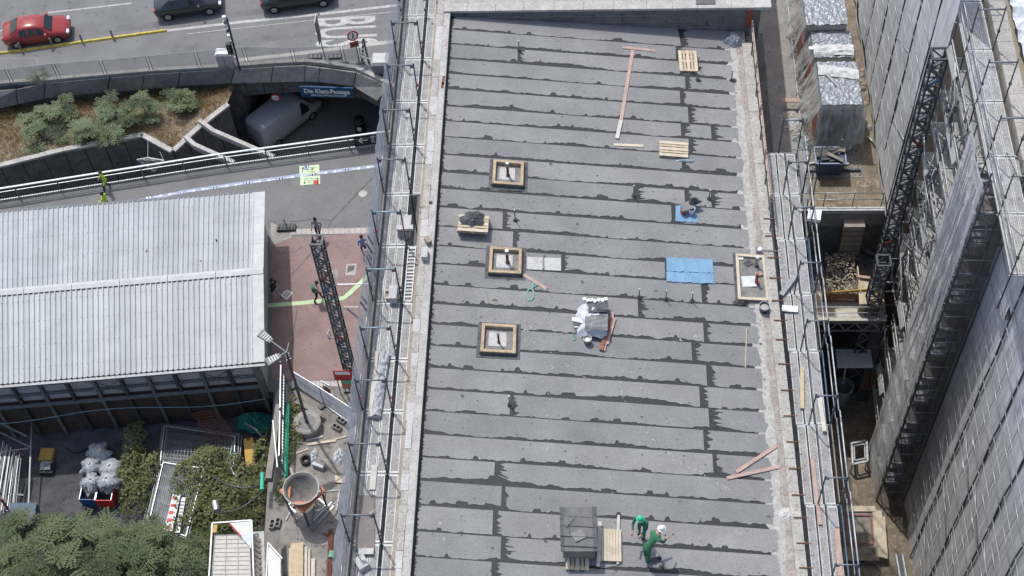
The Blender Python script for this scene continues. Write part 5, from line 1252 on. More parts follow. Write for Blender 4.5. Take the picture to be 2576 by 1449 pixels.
for k in range(420):
    u, v = rnd(), rnd(); p = Vector((x0d + .15 + (x1d - x0d - .3) * u, yd + .1 + 2.1 * v, 8.3 + .35 * v + U(-.08, .12))); s = U(.03, .075)
    mb.box(p, (s * U(.8, 2.0), s * U(.8, 1.4), s * U(.4, .9)), U(0, 3), U(-.5, .5), U(-.5, .5))
o = mb.build('rubble', MT['rubble'], dbx); o['kind'] = 'stuff'
for k, (a, b, m, lab) in enumerate((((2150, 612), (2196, 640), 'wood_grey', 'long grey plank lying loose behind the debris box'), ((2165, 604), (2225, 628), 'wood_pale', 'long pale plank lying loose behind the timber crate'), ((2080, 745), (2150, 752), 'wood_white', 'whitish plank lying loose in front of the debris box'), ((2120, 605), (2160, 655), 'wood_rust', 'brown plank slanting off the debris box corner'))):
    solo(MB().bar(W(*a, 7.95 + .05 * k), W(*b, 7.85 + .05 * k), .2, .05), 'loose_plank', MT[m], lab, 'plank', 'loose planks on the platform')
bx_ = thing('timber_crate', 'bright timber crate with slatted end beside the debris box', 'crate', W(2200, 730, 7.7))
x0c, x1c = W(2155, 700, 8.6).x, min(14.35, W(2245, 690, 8.6).x)
for k in range(8):
    MB().box((x0c + .12 + (x1c - x0c - .2) * k / 7, 41.5, 8.45 + .01 * (k % 2)), ((x1c - x0c) / 8.6, 1.5, .05), -.06).build('lid_board', MT['wood_new' if k % 2 else 'wood_pale'], bx_)
for k in range(3): MB().box(((x0c + x1c) / 2, 40.75, 7.85 + k * .24), (x1c - x0c, .05, .2)).build('side_board', MT['wood_new'], bx_)
MB().bar((x0c, 42.3, 8.62), (x1c, 42.1, 8.62), .14, .08).build('top_batten', MT['wood_pink'], bx_)
MB().bar((x1c - .2, 41.0, 8.55), (x1c + .05, 42.1, 8.6), .12, .06).build('top_batten', MT['wood_yellow'], bx_)
# vertical lattice masts in front of the facade
mast((14.1, 42.1, 8), (14.1, 42.1, 24.5), .56, 'tall dark lattice mast against the grey facade net', ['steel_mid', 'steel_mid', 'steel_mid', 'steel_blue', 'steel_mid', 'steel_mid', 'steel_mid', 'steel_mid', 'steel_red', 'steel_mid', 'steel_mid', 'steel_mid', 'steel_mid'], mt='steel_dark')
m2 = mast((13.75, 40.9, 0), (13.75, 40.9, 11.9), .56, 'shorter dark lattice mast rising from the courtyard past the platform', ['steel_mid', 'steel_mid', 'steel_dark'], mt='steel_dark')
for (z, mm, m_x) in ((20.2, 0, 14.1), (12.0, 0, 14.1)):
    pass
# dim things at the courtyard floor
dk = thing('stacked_panels', 'stack of pale boards lying deep in the shaded courtyard', 'boards', W(2150, 930, 3))
for k in range(5):
    a = W(2102 + k * 1, 884 + k * 9, 4.2); b = W(2190 + k * 1.5, 884 + k * 9, 4.2); MB().bar(a, b, .24, .05).build('board', MT['plastic_white'], dk)
for x in (2108, 2185): MB().bar(W(x, 905, 4.1), W(x, 905, 4.1) - UP(4.1), .1).build('leg', MT['steel_mid'], dk)
rp_ = thing('red_panel', 'dark panel with a red frame leaning in the shaded courtyard', 'panel', W(2170, 990, 0))
a = W(2166, 930, 2.6); b = W(2194, 930, 2.6)
MB().hexa([a - UP(2.2) + Vector((0, -.6, 0)), b - UP(2.2) + Vector((0, -.6, 0)), b - UP(2.2) + Vector((0, -.54, 0)), a - UP(2.2) + Vector((0, -.54, 0))], [a, b, b + Vector((0, .06, 0)), a + Vector((0, .06, 0))]).build('panel', MT['steel_dark'], rp_)
MB().hexa([a - UP(1.3) + Vector((.08, -.42, 0)), b - UP(1.3) + Vector((-.08, -.42, 0)), b - UP(1.3) + Vector((-.08, -.36, 0)), a - UP(1.3) + Vector((.08, -.36, 0))], [a + Vector((.08, -.06, -.2)), b + Vector((-.08, -.06, -.2)), b + Vector((-.08, 0, -.2)), a + Vector((.08, 0, -.2))]).build('frame', MT['steel_red'], rp_)
tb = thing('debris_chute', 'grey open-topped chute drum standing in the courtyard', 'drum', W(2106, 1038, 0))
p = W(2106, 1030, 0.05)
MB().lathe(p, [(0, 0), (.42, 0), (.50, 2.4), (.46, 2.4), (.40, .3), (0, .3)], 20).build('drum', MT['steel_mid'], tb, True)
MB().lathe(p + UP(2.35), [(.47, 0), (.54, 0), (.54, .08), (.47, .08)], 20).build('rim', MT['steel'], tb)
MB().tube(p + Vector((0, .2, 2.3)), p + Vector((.05, .6, 3.3)), .05).build('pipe', MT['steel_white'], tb)
wf = thing('steel_frame', 'pale welded steel frame standing on the courtyard dirt', 'frame', W(2160, 1160, 0))
a = [W(2142, 1115, .9), W(2180, 1108, .9), W(2182, 1160, .9), W(2145, 1168, .9)]
for i in range(4):
    MB().bar(a[i], a[(i + 1) % 4], .1).build('bar', MT['steel_white'], wf); MB().bar(a[i], a[i] - UP(.9), .07).build('leg', MT['steel'], wf)
    b4 = [p.lerp(sum(a, Vector()) / 4, .3) for p in a]; MB().bar(b4[i], b4[(i + 1) % 4], .06).build('bar', MT['steel'], wf)
wp = thing('timber_stage', 'low pale timber stage with a red outline in the courtyard', 'stage', W(2175, 1340, 0))
for k in range(8):
    a = W(2122, 1290 + k * 16, .5); b = W(2206 + (k > 3) * 4, 1290 + k * 16, .5); MB().bar(a, b, .36, .06).build('board', MT['wood_grey'], wp)
MB().bar(W(2206, 1285, .56), W(2214, 1402, .56), .45, .08).build('edge_board', MT['wood_pale'], wp); MB().bar(W(2218, 1300, .5), W(2226, 1405, .5), .3, .08).build('edge_board', MT['wood_pale'], wp)
MB().bar(W(2128, 1280, .6), W(2202, 1280, .6), .3, .05).build('edge_board', MT['wood_pale'], wp)
a = [W(2128, 1296, .62), W(2190, 1296, .62), W(2196, 1368, .62), W(2130, 1368, .62)]
for i in range(4): MB().bar(a[i], a[(i + 1) % 4], .06, .02).build('red_line', MT['steel_red'], wp)
for i, (x, y) in enumerate(((2126, 1300), (2212, 1300), (2216, 1400), (2130, 1400))): p = W(x, y, .47); MB().bar(p, p - UP(.46), .1).build('leg', MT['wood_grey'], wp)
mb = MB(); c = W(2190, 1432, .05); mb.path([c + Vector((math.cos(k * .42) * .45, math.sin(k * .42) * .42, .02)) for k in range(15)], .02, 5)
solo(mb, 'cable_ring', MT['steel'], 'coiled cable ring on the dirt at the bottom of the courtyard', 'cable')
ld = thing('pallet_trolley', 'narrow white-edged trolley at the foot of the big net', 'trolley', W(2270, 1430, 0))
MB().bar(W(2262, 1395, .5), W(2275, 1470, .5), .45, .06).build('bed', MT['steel_dark'], ld)
for x in (2254, 2270): MB().bar(W(x, 1395, .56), W(x + 13, 1470, .56), .07).build('rail', MT['steel_white'], ld)

# ================================================================ RIGHT WING: wall, scaffold, nets
X0 = 14.55
rw = thing('right_wing', 'tall stone wing behind the netted scaffold on the right', 'building', (18, 50, 0))
MB().box((20.9, 57.35, 12.9), (10, 45.3, 25.8)).build('wall', MT['brickwork'], rw)
MB().box((22.3, 16.8, 14.9), (10, 35.6, 29.8)).build('wall', MT['brickwork'], rw)
y = 58
while y > 35:
    L = U(1.0, 1.6); MB().box((16.15, y - L / 2, 26.0), (.62, L - .015, .44)).build('coping_stone', MT['stone'], rw); y -= L
MB().grid(lambda u, v: Vector((16.6 + 2.5 * v, 35 + 12 * u, 26.25 + .3 * vnoise(u * 30, v * 5, 170) + .12 * vnoise(u * 60, v * 11, 171))), 60, 12).build('roof_foil', MT['tarp_light'], rw)
fa = thing('facade_scaffold', 'multi-level scaffold with dust nets on the right wing', 'scaffold', (15, 40, 0))
LV = [2 * k for k in range(1, 14)]
FY = [42.4, 39.8, 37.1, 34.4]
for i in range(3):
    y1, y0 = FY[i] - .03, FY[i + 1] + .03
    for z in LV:
        if i == 0 and z < 12: continue
        for x in (14.76, 15.1): plank(x, y0, y1, z, .315, fa, 'plank_tread' if (z // 2 + i) % 2 else 'plank_tread_grey')
        if z < 26:
            for h, m, r in ((.5, 'steel_white', .03), (1.02, 'steel_white', .03)): tubep('guard_rail', (X0 - .02, y1, z + h), (X0 - .02, y0, z + h), r, m, fa)
            MB().box((X0 + .05, (y0 + y1) / 2, z + .09), (.035, y1 - y0, .16)).build('toe_board', MT['wood_white' if i == 0 else 'wood_grey'], fa)
            if i < 2 and (z // 2 + i) % 3 == 0: MB().box((X0 - .1, (y0 + y1) / 2 + .3, z + .7), (.05, 1.7, .32), 0, .3).build('end_panel', MT['alu_edge'], fa)
for y in FY:
    for x in (X0, 15.4):
        tubep('post', (x, y, 0.05), (x, y, 26.05), .03, 'steel_dark', fa)
    for z in LV:
        tubep('transom', (X0 - .15, y, z - .05), (15.45, y, z - .05), .028, 'steel', fa)
for k in range(46):                                     # tangle of braces and loose tubes in the open bays
    y = U(37.3, 42.2); z = U(9, 25); dy, dz = random.choice(((0, 1.9), (2.0, 1.9), (-2.0, 1.9), (2.3, 0), (0, 1.0)))
    tubep('brace' if dy and dz else 'tube', (X0 - U(.05, .2), y, z), (X0 - U(.05, .2), min(42.3, max(37.2, y + dy)), z + dz), .026, random.choice(('steel_white', 'steel', 'steel_dark', 'steel_mid')), fa)
# hoist arms and rakers off the masts
for k, z in enumerate((19.6, 13.4, 8.6)):
    tubep('hoist_arm', (14.1, 42.0 - .6 * (k > 1), z), (15.5, 42.0 - .6 * (k > 1), z), .045, 'steel', fa)
    tubep('raker', (14.35, 41.9, z), (14.6, 38.2, z - 3.2), .045, 'steel_white', fa)
for k, z in enumerate((22.5, 18.3, 16.2, 12.3, 10.2, 6.1)):
    tubep('standard', (14.45, 40.6 - .2 * (k % 2), z), (14.45, 40.6 - .2 * (k % 2), z + 1.9), .035, 'steel_white', fa)
    tubep('standard', (14.35, 39.6, z + .4), (14.35, 39.6, z + 1.9), .03, 'steel_white', fa)
    for dy in (.1, .5): MB().box((14.45, 40.6 - dy, z + .9), (.12, .1, .12)).build('coupler', MT['steel_dark'], fa)
# top deck with portals
TY = [46.1, 43.4, 40.8, 38.1, 35.4, 32.75, 30.1]
for i in range(len(TY) - 1):
    y1, y0 = TY[i] - .03, TY[i + 1] + .03
    if y0 > 29: 
        for x in (14.78, 15.12, 15.46): plank(x, y0, y1, 26.1, .315, fa, 'plank_tread' if i % 2 else 'plank_tread_grey')
    tubep('guard_rail', (X0 + .02, y1, 26.6), (X0 + .02, y0, 26.6), .026, 'steel', fa); tubep('guard_rail', (X0 + .02, y1, 27.1), (X0 + .02, y0, 27.1), .026, 'steel', fa)
for y in TY:
    for x in (X0 + .08, 15.66):
        tubep('post', (x, y, 24), (x, y, 28.4), .03, 'steel_dark', fa); MB().box((x, y, 27.1), (.09, .09, .12)).build('coupler', MT['steel_dark'], fa)
    tubep('portal_bar', (X0 + .08, y, 28.25), (15.66, y, 28.25), .034, 'steel_mid', fa)
    tubep('ledger', (X0, y, 26.05), (15.7, y, 26.05), .03, 'steel', fa)
# net A: far facade, hem above the low roof
def net_sheet(name, x, ya, yb, za, zb, m, seed, nu=16, nv=30, bulge=.07, hemz=True):
    def fn(u, v):
        y = ya + (yb - ya) * u; z = za + (zb - za) * v
        dz = .25 * (vnoise(u * 14, 0, seed) - .5) * (1 - v) if hemz else 0
        return Vector((x - bulge * math.sin((u * abs(yb - ya) / 2.6 % 1) * math.pi) * vnoise(u * 8, v * 9, seed + 1) - .05 * vnoise(u * 22, v * 25, seed + 2) - (.12 * max(0, .06 - v) / .06 * vnoise(u * 30, 0, seed + 3) if hemz else 0), y, z + dz))
    MB().grid(fn, nu, nv).build(name, MT[m], fa, True); return fn
fnA = net_sheet('net_panel', X0 - .06, 42.5, 74, 11.35, 30, 'net_facade', 300, 90, 40)
MB().grid(lambda u, v: fnA(u, 0) + Vector((-.06 - .1 * vnoise(u * 70, 0, 310), 0, -.12 + .34 * v + .1 * vnoise(u * 60, 3, 311))), 150, 2).build('net_hem', MT['net_hem'], fa)
for k in range(9):
    y = 44.6 + k * 2.57
    for s in range(7):
        z0, z1 = 10.95 + s * 2.6, 10.95 + (s + 1) * 2.6 - .0
        tubep('pole', (X0 - .13 + .02 * (s % 2), y + .02 * (s % 3), z0), (X0 - .13 + .02 * ((s + 1) % 2), y + .02 * ((s + 1) % 3), z1), .042 if s % 2 else .034, 'steel_dark', fa)
    for z in (13, 15, 17, 19, 21, 23): tubep('transom', (X0 - .09, y - 1.2, z + .1 * (k % 3)), (X0 - .09, y - .3, z + .1 * (k % 3)), .014, 'steel', fa)
for (a, b) in (((X0 - .12, 49.7, 17.6), (X0 - .12, 47.2, 19.2)), ((X0 - .12, 47.2, 14.6), (X0 - .12, 44.7, 16.1))): tubep('diagonal', a, b, .025, 'steel', fa)
for k in range(8):
    y = 44.6 + k * 2.57
    for z in (12.4, 14.4, 16.4, 18.4, 20.4, 22.4):
        tubep('ledger', (X0 - .17, y, z), (X0 - .17, y + 2.57, z), .018, 'steel', fa); tubep('ledger', (X0 - .17, y, z + .9), (X0 - .17, y + 2.57, z + .9), .012, 'steel_white', fa)
# net B: stair tower, sunlit side, and its shaded south end
fnB = net_sheet('net_panel', X0 - .08, 34.4, 37.3, .35, 25.6, 'net_tower', 330, 18, 60, .1)
MB().grid(lambda u, v: fnB(u, 1) + Vector((-.05, 0, -.06 + .16 * v)), 16, 1).build('net_hem', MT['net_hem'], fa)
for k in range(26):                                     # net tied in folds round the tower head
    a = fnB(.5 + U(-.4, .4), U(.86, .99)); b = fnB(.3 + U(-.25, .6), U(.4, .8)); MB().bar(a + Vector((-.02, 0, 0)), b + Vector((-.02, 0, 0)), .035, .012).build('net_fold', MT['net_hem'], fa)
for lvl in range(13):
    z = 2 * lvl; s = 1 if lvl % 2 else -1
    for x in (14.75, 15.35): tubep('stair_stringer', (x, 35.75 - s * 1.1, z), (x, 35.75 + s * 1.1, z + 2), .04, 'alu_edge', fa)
    for x in (14.75, 15.35): tubep('stair_rail', (x, 35.75 - s * 1.1, z + 1), (x, 35.75 + s * 1.1, z + 3), .025, 'steel_white', fa)
    for k in range(7):
        t = (k + .5) / 7; MB().box((15.05, 35.75 - s * 1.1 + s * 2.2 * t, z + 2 * t), (.55, .24, .03)).build('stair_tread', MT['alu_edge'], fa)
    tubep('transom', (X0 - .03, 34.5, z + 1), (X0 - .03, 37.1, z + 1), .024, 'steel_white', fa)
    MB().path([Vector((X0 - .03, 36.9, z + .5)), Vector((X0 - .03, 36.9, z + 1.2)), Vector((X0 - .03, 36.0, z + 1.2)), Vector((X0 - .03, 36.0, z + .5)), Vector((X0 - .03, 36.9, z + .5))], .02, 5).build('gate_hoop', MT['steel_white'], fa)
    MB().box((15.3, 34.9, z + 2.02), (.9, .8, .06)).build('landing', MT['plywood_brown' if lvl % 2 else 'plank_tread'], fa)
    tubep('transom', (X0, 34.38, z + 1), (16.0, 34.38, z + 1), .026, 'steel', fa); tubep('transom', (X0, 34.38, z + 2), (16.0, 34.38, z + 2), .026, 'steel_mid', fa)
for x in (X0, 15.9): tubep('corner_pole', (x, 34.36, 0.05), (x, 34.36, 26.4), .045, 'steel_dark', fa)
MB().grid(lambda u, v: Vector((X0 + .03 + 1.35 * u, 34.42 + .05 * vnoise(u * 5, v * 30, 350), .8 + 24 * v)), 8, 40).build('net_panel', MT['fence_mesh'], fa, True)
# net C: big near facade
XC = 16.0
fnC = net_sheet('net_panel', XC, 12, 34.75, .12, 30.5, 'net_facade', 360, 90, 50, .08)
import bmesh
nc = [o for o in fa.children if o.name.startswith('net_panel')][-1]
def on_plane(px, py, X):
    z = 10.0
    for _ in range(30): z = CAMZ - (CAMZ - 0) * X / W(px, py, 0).x
    return W(px, py, z)
tear = on_plane(2535, 812, XC); bq = bmesh.new(); bq.from_mesh(nc.data)
dl = [f for f in bq.faces if abs(f.calc_center_median().y + ORG[nc.name].y - tear.y) < .24 and abs(f.calc_center_median().z + ORG[nc.name].z - tear.z) < .62]
bmesh.ops.delete(bq, geom=dl, context='FACES'); bq.to_mesh(nc.data); bq.free()
MB().add([tear + Vector((-.02, -.3, .55)), tear + Vector((-.25, .05, .2)), tear + Vector((-.18, .1, -.7)), tear + Vector((-.02, -.3, -.5))], [(0, 1, 2, 3)]).build('torn_flap', MT['net_hem'], fa)
for k in range(8):
    y = 31.3 - k * 2.57
    for s in range(14):
        z0, z1 = .05 + s * 2.1, .05 + (s + 1) * 2.1
        tubep('pole', (XC - .14 + .03 * (s % 2), y + .03 * (s % 3), z0), (XC - .14 + .03 * ((s + 1) % 2), y + .03 * ((s + 1) % 3), z1), .044 if s % 2 else .034, 'steel_dark', fa)
    for s in range(7): tubep('transom', (XC - .02, y - 1.5, 1.5 + 2 * s), (XC - .02, y - .3, 1.5 + 2 * s), .03, 'steel', fa)
    for s in (1, 4, 7): tubep('diagonal', (XC - .12, y, 2 + 1.6 * s), (XC - .12, y - 2.5, 1.4 + 1.6 * s - .6), .018, 'steel', fa)
    tubep('rope', (XC - .13, y - 1.3, 0.1), (XC - .13, y - 1.3, 26), .012, 'steel_mid', fa)
for k in range(8):
    for z in range(2, 28, 2):
        tubep('ledger', (XC - .16, 33.9 - k * 2.57, z + .1), (XC - .16, 31.33 - k * 2.57, z + .1), .02, 'steel', fa); tubep('ledger', (XC - .16, 33.9 - k * 2.57, z + .9), (XC - .16, 31.33 - k * 2.57, z + .9), .013, 'steel_white', fa)
for y in (33.6, 31, 28.4, 25.8, 23.2):
    tubep('post', (16.5, y, 0), (16.5, y, 28), .03, 'steel_dark', fa)
    for z in LV: MB().box((16.55, y - 1.3, z), (.7, 2.5, .05)).build('deck', MT['plank_tread_grey'], fa)

# ================================================================ STREET FURNITURE
sg = thing('signal_mast', 'tall traffic signal mast beside a white cabinet at the road fence', 'signal', W(603, 176, .1))
b = W(604, 177, .1); t_ = b + UP(4.6) + Vector((.05, .1, 0))
MB().tube(b, t_, .07, 8).build('mast', MT['steel_dark'], sg)
for z, r, m in ((4.7, .13, 'plastic_white'), (4.35, .14, 'steel'), (4.0, .13, 'plastic_white'), (3.6, .12, 'steel_mid'), (3.1, .11, 'plastic_white')):
    MB().box(b.lerp(t_, z / 4.7) + Vector((-.14, -.02, 0)), (r * 1.6, r * 1.4, r * 1.7), .3).build('camera', MT[m], sg)
hd = MB().box(b + Vector((-.24, -.1, 2.1)), (.3, .28, .85)).build('signal_head', MT['plastic_black'], sg)
for k in range(3): MB().tube(b + Vector((-.24, -.25, 2.38 - k * .27)), b + Vector((-.24, -.29, 2.38 - k * .27)), .1, 10).build('lens', MT['car_glass'], hd)
for z in (1.2, 1.6, 2.6): MB().box(b + UP(z), (.2, .2, .1)).build('clamp', MT['steel_mid'], sg)
cb = thing('control_cabinet', 'white street cabinet with a rounded lid by the signal mast', 'cabinet', W(571, 165, 0))
p = W(571, 166, 0); MB().box(p + UP(.62), (.95, .5, 1.15)).build('body', MT['panel_grey'], cb)
MB().hexa([p + Vector(q) for q in ((-.52, -.3, 1.2), (.52, -.3, 1.2), (.52, .3, 1.2), (-.52, .3, 1.2))], [p + Vector(q) for q in ((-.4, -.24, 1.36), (.4, -.24, 1.36), (.4, .24, 1.36), (-.4, .24, 1.36))]).build('lid', MT['plastic_white'], cb)
MB().box(p + UP(.03), (1.1, .65, .06)).build('plinth', MT['concrete'], cb); MB().box(p + Vector((0, -.265, .65)), (.012, .02, 1.0)).build('door_gap', MT['steel_dark'], cb)
ps = thing('edge_on_sign', 'tall sign seen edge-on standing on rubber feet behind the road fence', 'sign', W(822, 155, 0))
p = W(819, 150, 0); MB().tube(p, p + UP(3.6) + Vector((-.1, 0, 0)), .035, 6).build('post', MT['steel_mid'], ps)
MB().box(p + Vector((-.08, 0, 2.7)), (.05, .75, 1.9)).build('board', MT['steel_dark'], ps)
MB().box(p + Vector((-.115, 0, 3.2)), (.02, .75, .9)).build('face', MT['sign_white'], ps)
for dx in (-.7, .6): MB().box(p + Vector((dx, .2, .07)), (.85, .36, .13), .06).build('foot', MT['plastic_dark'], ps)
for dx in (-.7, .6):
    for e in (-.25, .05, .3): MB().box(p + Vector((dx + e, .18, .14)), (.1, .24, .02), .06).build('foot_rib', MT['concrete'], ps)
nsg = thing('no_walking_sign', 'round red-rimmed no-pedestrians sign with a dark plate below, beside the fence end', 'sign', W(906, 158, 0))
p = W(905, 156, 0); MB().tube(p, p + UP(2.6) + Vector((-.1, .1, 0)), .035, 6).build('post', MT['steel'], nsg)
nrm = Vector((.25, -.75, .15)).normalized(); c = p + Vector((-.14, .02, 2.35))
MB().tube(c, c + nrm * .03, .36, 20).build('rim', MT['sign_red'], nsg); MB().tube(c + nrm * .031, c + nrm * .04, .27, 20).build('face', MT['sign_white'], nsg)
q = c + nrm * .045; sx = nrm.cross(Vector((0, 0, 1))).normalized() * -1; sy = sx.cross(nrm) * -1
sy = Vector((0, 0, 1)) - nrm * nrm.z; sy.normalize()
MB().tube(q + sy * .17, q + sy * .17 + nrm * .006, .04, 8).bar(q + sy * .11, q - sy * .03, .06, .006, nrm).bar(q - sy * .03, q - sy * .19 + sx * .07, .04, .006, nrm).bar(q - sy * .03, q - sy * .19 - sx * .07, .04, .006, nrm).bar(q + sy * .08, q + sx * .1, .03, .006, nrm).build('figure', MT['ink'], nsg)
MB().bar(c + nrm * .0 - UP(.78) - sx * .28, c - UP(.78) + sx * .28, .03, .5, (0, 0, 1)).build('plate', MT['rust_red'], nsg)
bsg = thing('barrier_signs', 'pair of leaning striped barrier boards at the fence end', 'barrier', W(922, 160, 0))
for k, (x, y, lean) in enumerate(((912, 158, .3), (928, 158, -.1))):
    p = W(x, y, 0); n = Vector((lean, .1, 2.1))
    MB().bar(p, p + n, .12, .05).build('board', MT['sign_white' if k == 0 else 'steel_dark'], bsg)
    for j in range(5): MB().bar(p + n * (.1 + j * .18) + Vector((0, -.035, 0)), p + n * (.18 + j * .18) + Vector((0, -.035, 0)), .125, .02).build('stripe', MT['steel_dark' if k == 0 else 'steel'], bsg)
MB().bar(W(893, 135, 1.0), W(935, 150, .9), .04).build('rail', MT['steel_white'], bsg)
gb = thing('grey_bin', 'grey lidded container at the end of the road fence', 'container', W(964, 178, 0))
p = W(964, 180, 0); MB().hexa([p + Vector(q) for q in ((-.5, -.45, .05), (.5, -.45, .05), (.5, .4, .05), (-.5, .4, .05))], [p + Vector(q) for q in ((-.6, -.5, 1.05), (.6, -.5, 1.05), (.6, .5, 1.05), (-.6, .5, 1.05))]).build('body', MT['car_grey'], gb)
MB().hexa([p + Vector(q) for q in ((-.62, -.52, 1.06), (.62, -.52, 1.06), (.62, .52, 1.06), (-.62, .52, 1.06))], [p + Vector(q) for q in ((-.5, -.4, 1.25), (.5, -.4, 1.25), (.5, .42, 1.25), (-.5, .42, 1.25))]).build('lid', MT['panel_grey'], gb)
for dx in (-.45, .45): MB().tube(p + Vector((dx, -.3, .08)), p + Vector((dx + .08, -.3, .08)), .08, 8).build('wheel', MT['rubber'], gb)
lb = thing('litter_bin', 'black cylindrical litter bin with a pale notice in the underpass', 'bin', W(908, 330, -6.48))
p = W(908, 330, -6.48); MB().lathe(p, [(0, 0), (.36, 0), (.38, 1.15), (.3, 1.3), (.0, 1.3)], 18).build('body', MT['plastic_black'], lb, True)
MB().box(p + Vector((0, -.38, .62)), (.28, .02, .36)).build('notice', MT['sign_white'], lb); MB().lathe(p + UP(1.1), [(.385, 0), (.40, 0), (.40, .05), (.385, .05)], 18).build('band', MT['steel_mid'], lb)
wb = thing('cast_weights', 'pair of black cast barrier feet at the corner of the hall', 'feet', W(722, 575, 0))
p = W(721, 575, .0); MB().box(p + UP(.1), (1.1, .45, .2), .03).build('block', MT['plastic_dark'], wb)
for k in range(5): MB().box(p + Vector((-.42 + k * .21, .02, .23)), (.1, .3, .08), .03).build('lug', MT['concrete_dark'], wb)
MB().bar(p + Vector((.05, -.05, .2)), p + Vector((-.05, .1, .75)), .06).build('socket', MT['steel_mid'], wb)

# lamp post with two flood heads on a concrete drum
lp = thing('lamp_post', 'tall twin-headed floodlight post set in a round concrete drum', 'lamp', W(776, 1075, 0))
p = W(776, 1074, 0); MB().lathe(p, [(0, 0), (.72, 0), (.74, .52), (.66, .56), (0, .5)], 26).build('drum', MT['concrete'], lp, False)
MB().lathe(p + UP(.52), [(.62, .0), (.3, .05), (0, .03)], 20).build('fill', MT['mortar_grey'], lp)
top = Vector((p.x + .05, p.y + .1, 7.35)); MB().tube(p + UP(.5), top, .09, 10, .06).build('pole', MT['steel_dark'], lp)
for k, (x, y, z) in enumerate(((669, 848, 7.5), (688, 903, 7.35))):
    h_ = W(x, y, z); d_ = (h_ - top).normalized(); arm = MB().bar(top, h_ - d_ * .35, .06).build('arm', MT['lamp_grey'], lp)
    sd = Vector((-d_.y, d_.x, 0)).normalized()
    MB().hexa([h_ - d_ * .38 - sd * .14 - UP(.06), h_ + d_ * .38 - sd * .24 - UP(.06), h_ + d_ * .38 + sd * .24 - UP(.06), h_ - d_ * .38 + sd * .14 - UP(.06)], [h_ - d_ * .38 - sd * .14 + UP(.05), h_ + d_ * .38 - sd * .24 + UP(.05), h_ + d_ * .38 + sd * .24 + UP(.05), h_ - d_ * .38 + sd * .14 + UP(.05)]).build('lamp_head', MT['lamp_grey'], lp)
    for j in range(4): MB().bar(h_ + d_ * (-.2 + j * .13) - sd * .17 + UP(.06), h_ + d_ * (-.2 + j * .13) + sd * .17 + UP(.06), .02, .03).build('cooling_fin', MT['steel'], lp)
MB().bar(top, W(727, 862, 7.4), .05).build('arm', MT['lamp_grey'], lp)
for k in range(6): MB().box(top - UP(.15 + k * .12) + Vector((.05 * (-1) ** k, 0, 0)), (.14, .12, .08)).build('clamp', MT['steel_mid'], lp)

# netted site fence and barred fence
nf = thing('netted_fence', 'grey netted site fence slanting between the lamp and the scaffold', 'fence', W(815, 1015, 0))
T_ = [(733, 933), (803, 975), (884, 1027)]; B_ = [(745, 968), (816, 1018), (884, 1066)]
for i in range(2):
    a, b2 = W(*T_[i], 1.25), W(*T_[i + 1], 1.25); c2, d2 = W(*B_[i + 1], .1), W(*B_[i], .1)
    MB().add([d2, c2, b2, a], [(0, 1, 2, 3)]).build('net', MT['net_facade'], nf)
    for u_, v_ in ((a, b2), (d2, c2), (a, d2), (b2, c2)): MB().tube(u_, v_, .03, 6).build('frame', MT['steel'], nf)
    MB().tube(a.lerp(d2, .5), b2.lerp(c2, .5), .02, 5).build('frame', MT['steel'], nf)
for x, y in B_: MB().box(W(x, y, .08), (.7, .25, .14), .7).build('foot', MT['concrete_dark'], nf)
bf = thing('barred_fence', 'tall barred steel fence panel beside the turquoise pipe', 'fence', W(718, 1100, 0))
a = W(722, 962, .12); b2 = W(718, 1195, .12)
for h in (.05, 1.0, 1.95): MB().bar(a + UP(h), b2 + UP(h), .05).build('rail', MT['steel'], bf)
n = 30
for k in range(n + 1): MB().bar(a.lerp(b2, k / n), a.lerp(b2, k / n) + UP(1.95), .022).build('bar', MT['steel_teal'], bf)
for t2 in (0, .5, 1): MB().bar(a.lerp(b2, t2) - UP(.1), a.lerp(b2, t2) + UP(2.15), .07).build('post', MT['steel_mid'], bf)
MB().bar(a + UP(2.0) + Vector((0, -3.5, 0)), b2 + UP(2.0) + Vector((.0, -.6, 0)), .06).build('top_tube', MT['steel_white'], bf)
solo(MB().bar(W(708, 985, .9), W(677, 1208, .9), .32, .5), 'timber_hoarding', MT['wood_grey'], 'long dark timber hoarding left of the barred fence', 'hoarding')
def pipe(a, b, r, m, lab, name='pipe', cat='pipe', n=10, grp=None): return solo(MB().tube(a, b, r, n), name, MT[m], lab, cat, grp)
pipe(W(724, 1018, .5), W(719, 1200, .45), .11, 'pipe_green', 'long turquoise-green pipe leaning along the barred fence')
pipe(W(660, 1190, 1.2), W(659, 1232, 1.1), .11, 'pipe_green', 'short green pipe end sticking out of the ivy')
pipe(W(540, 1262, 1.5), W(545, 1284, 1.5), .16, 'steel', 'short grey pipe stub standing in the ivy')
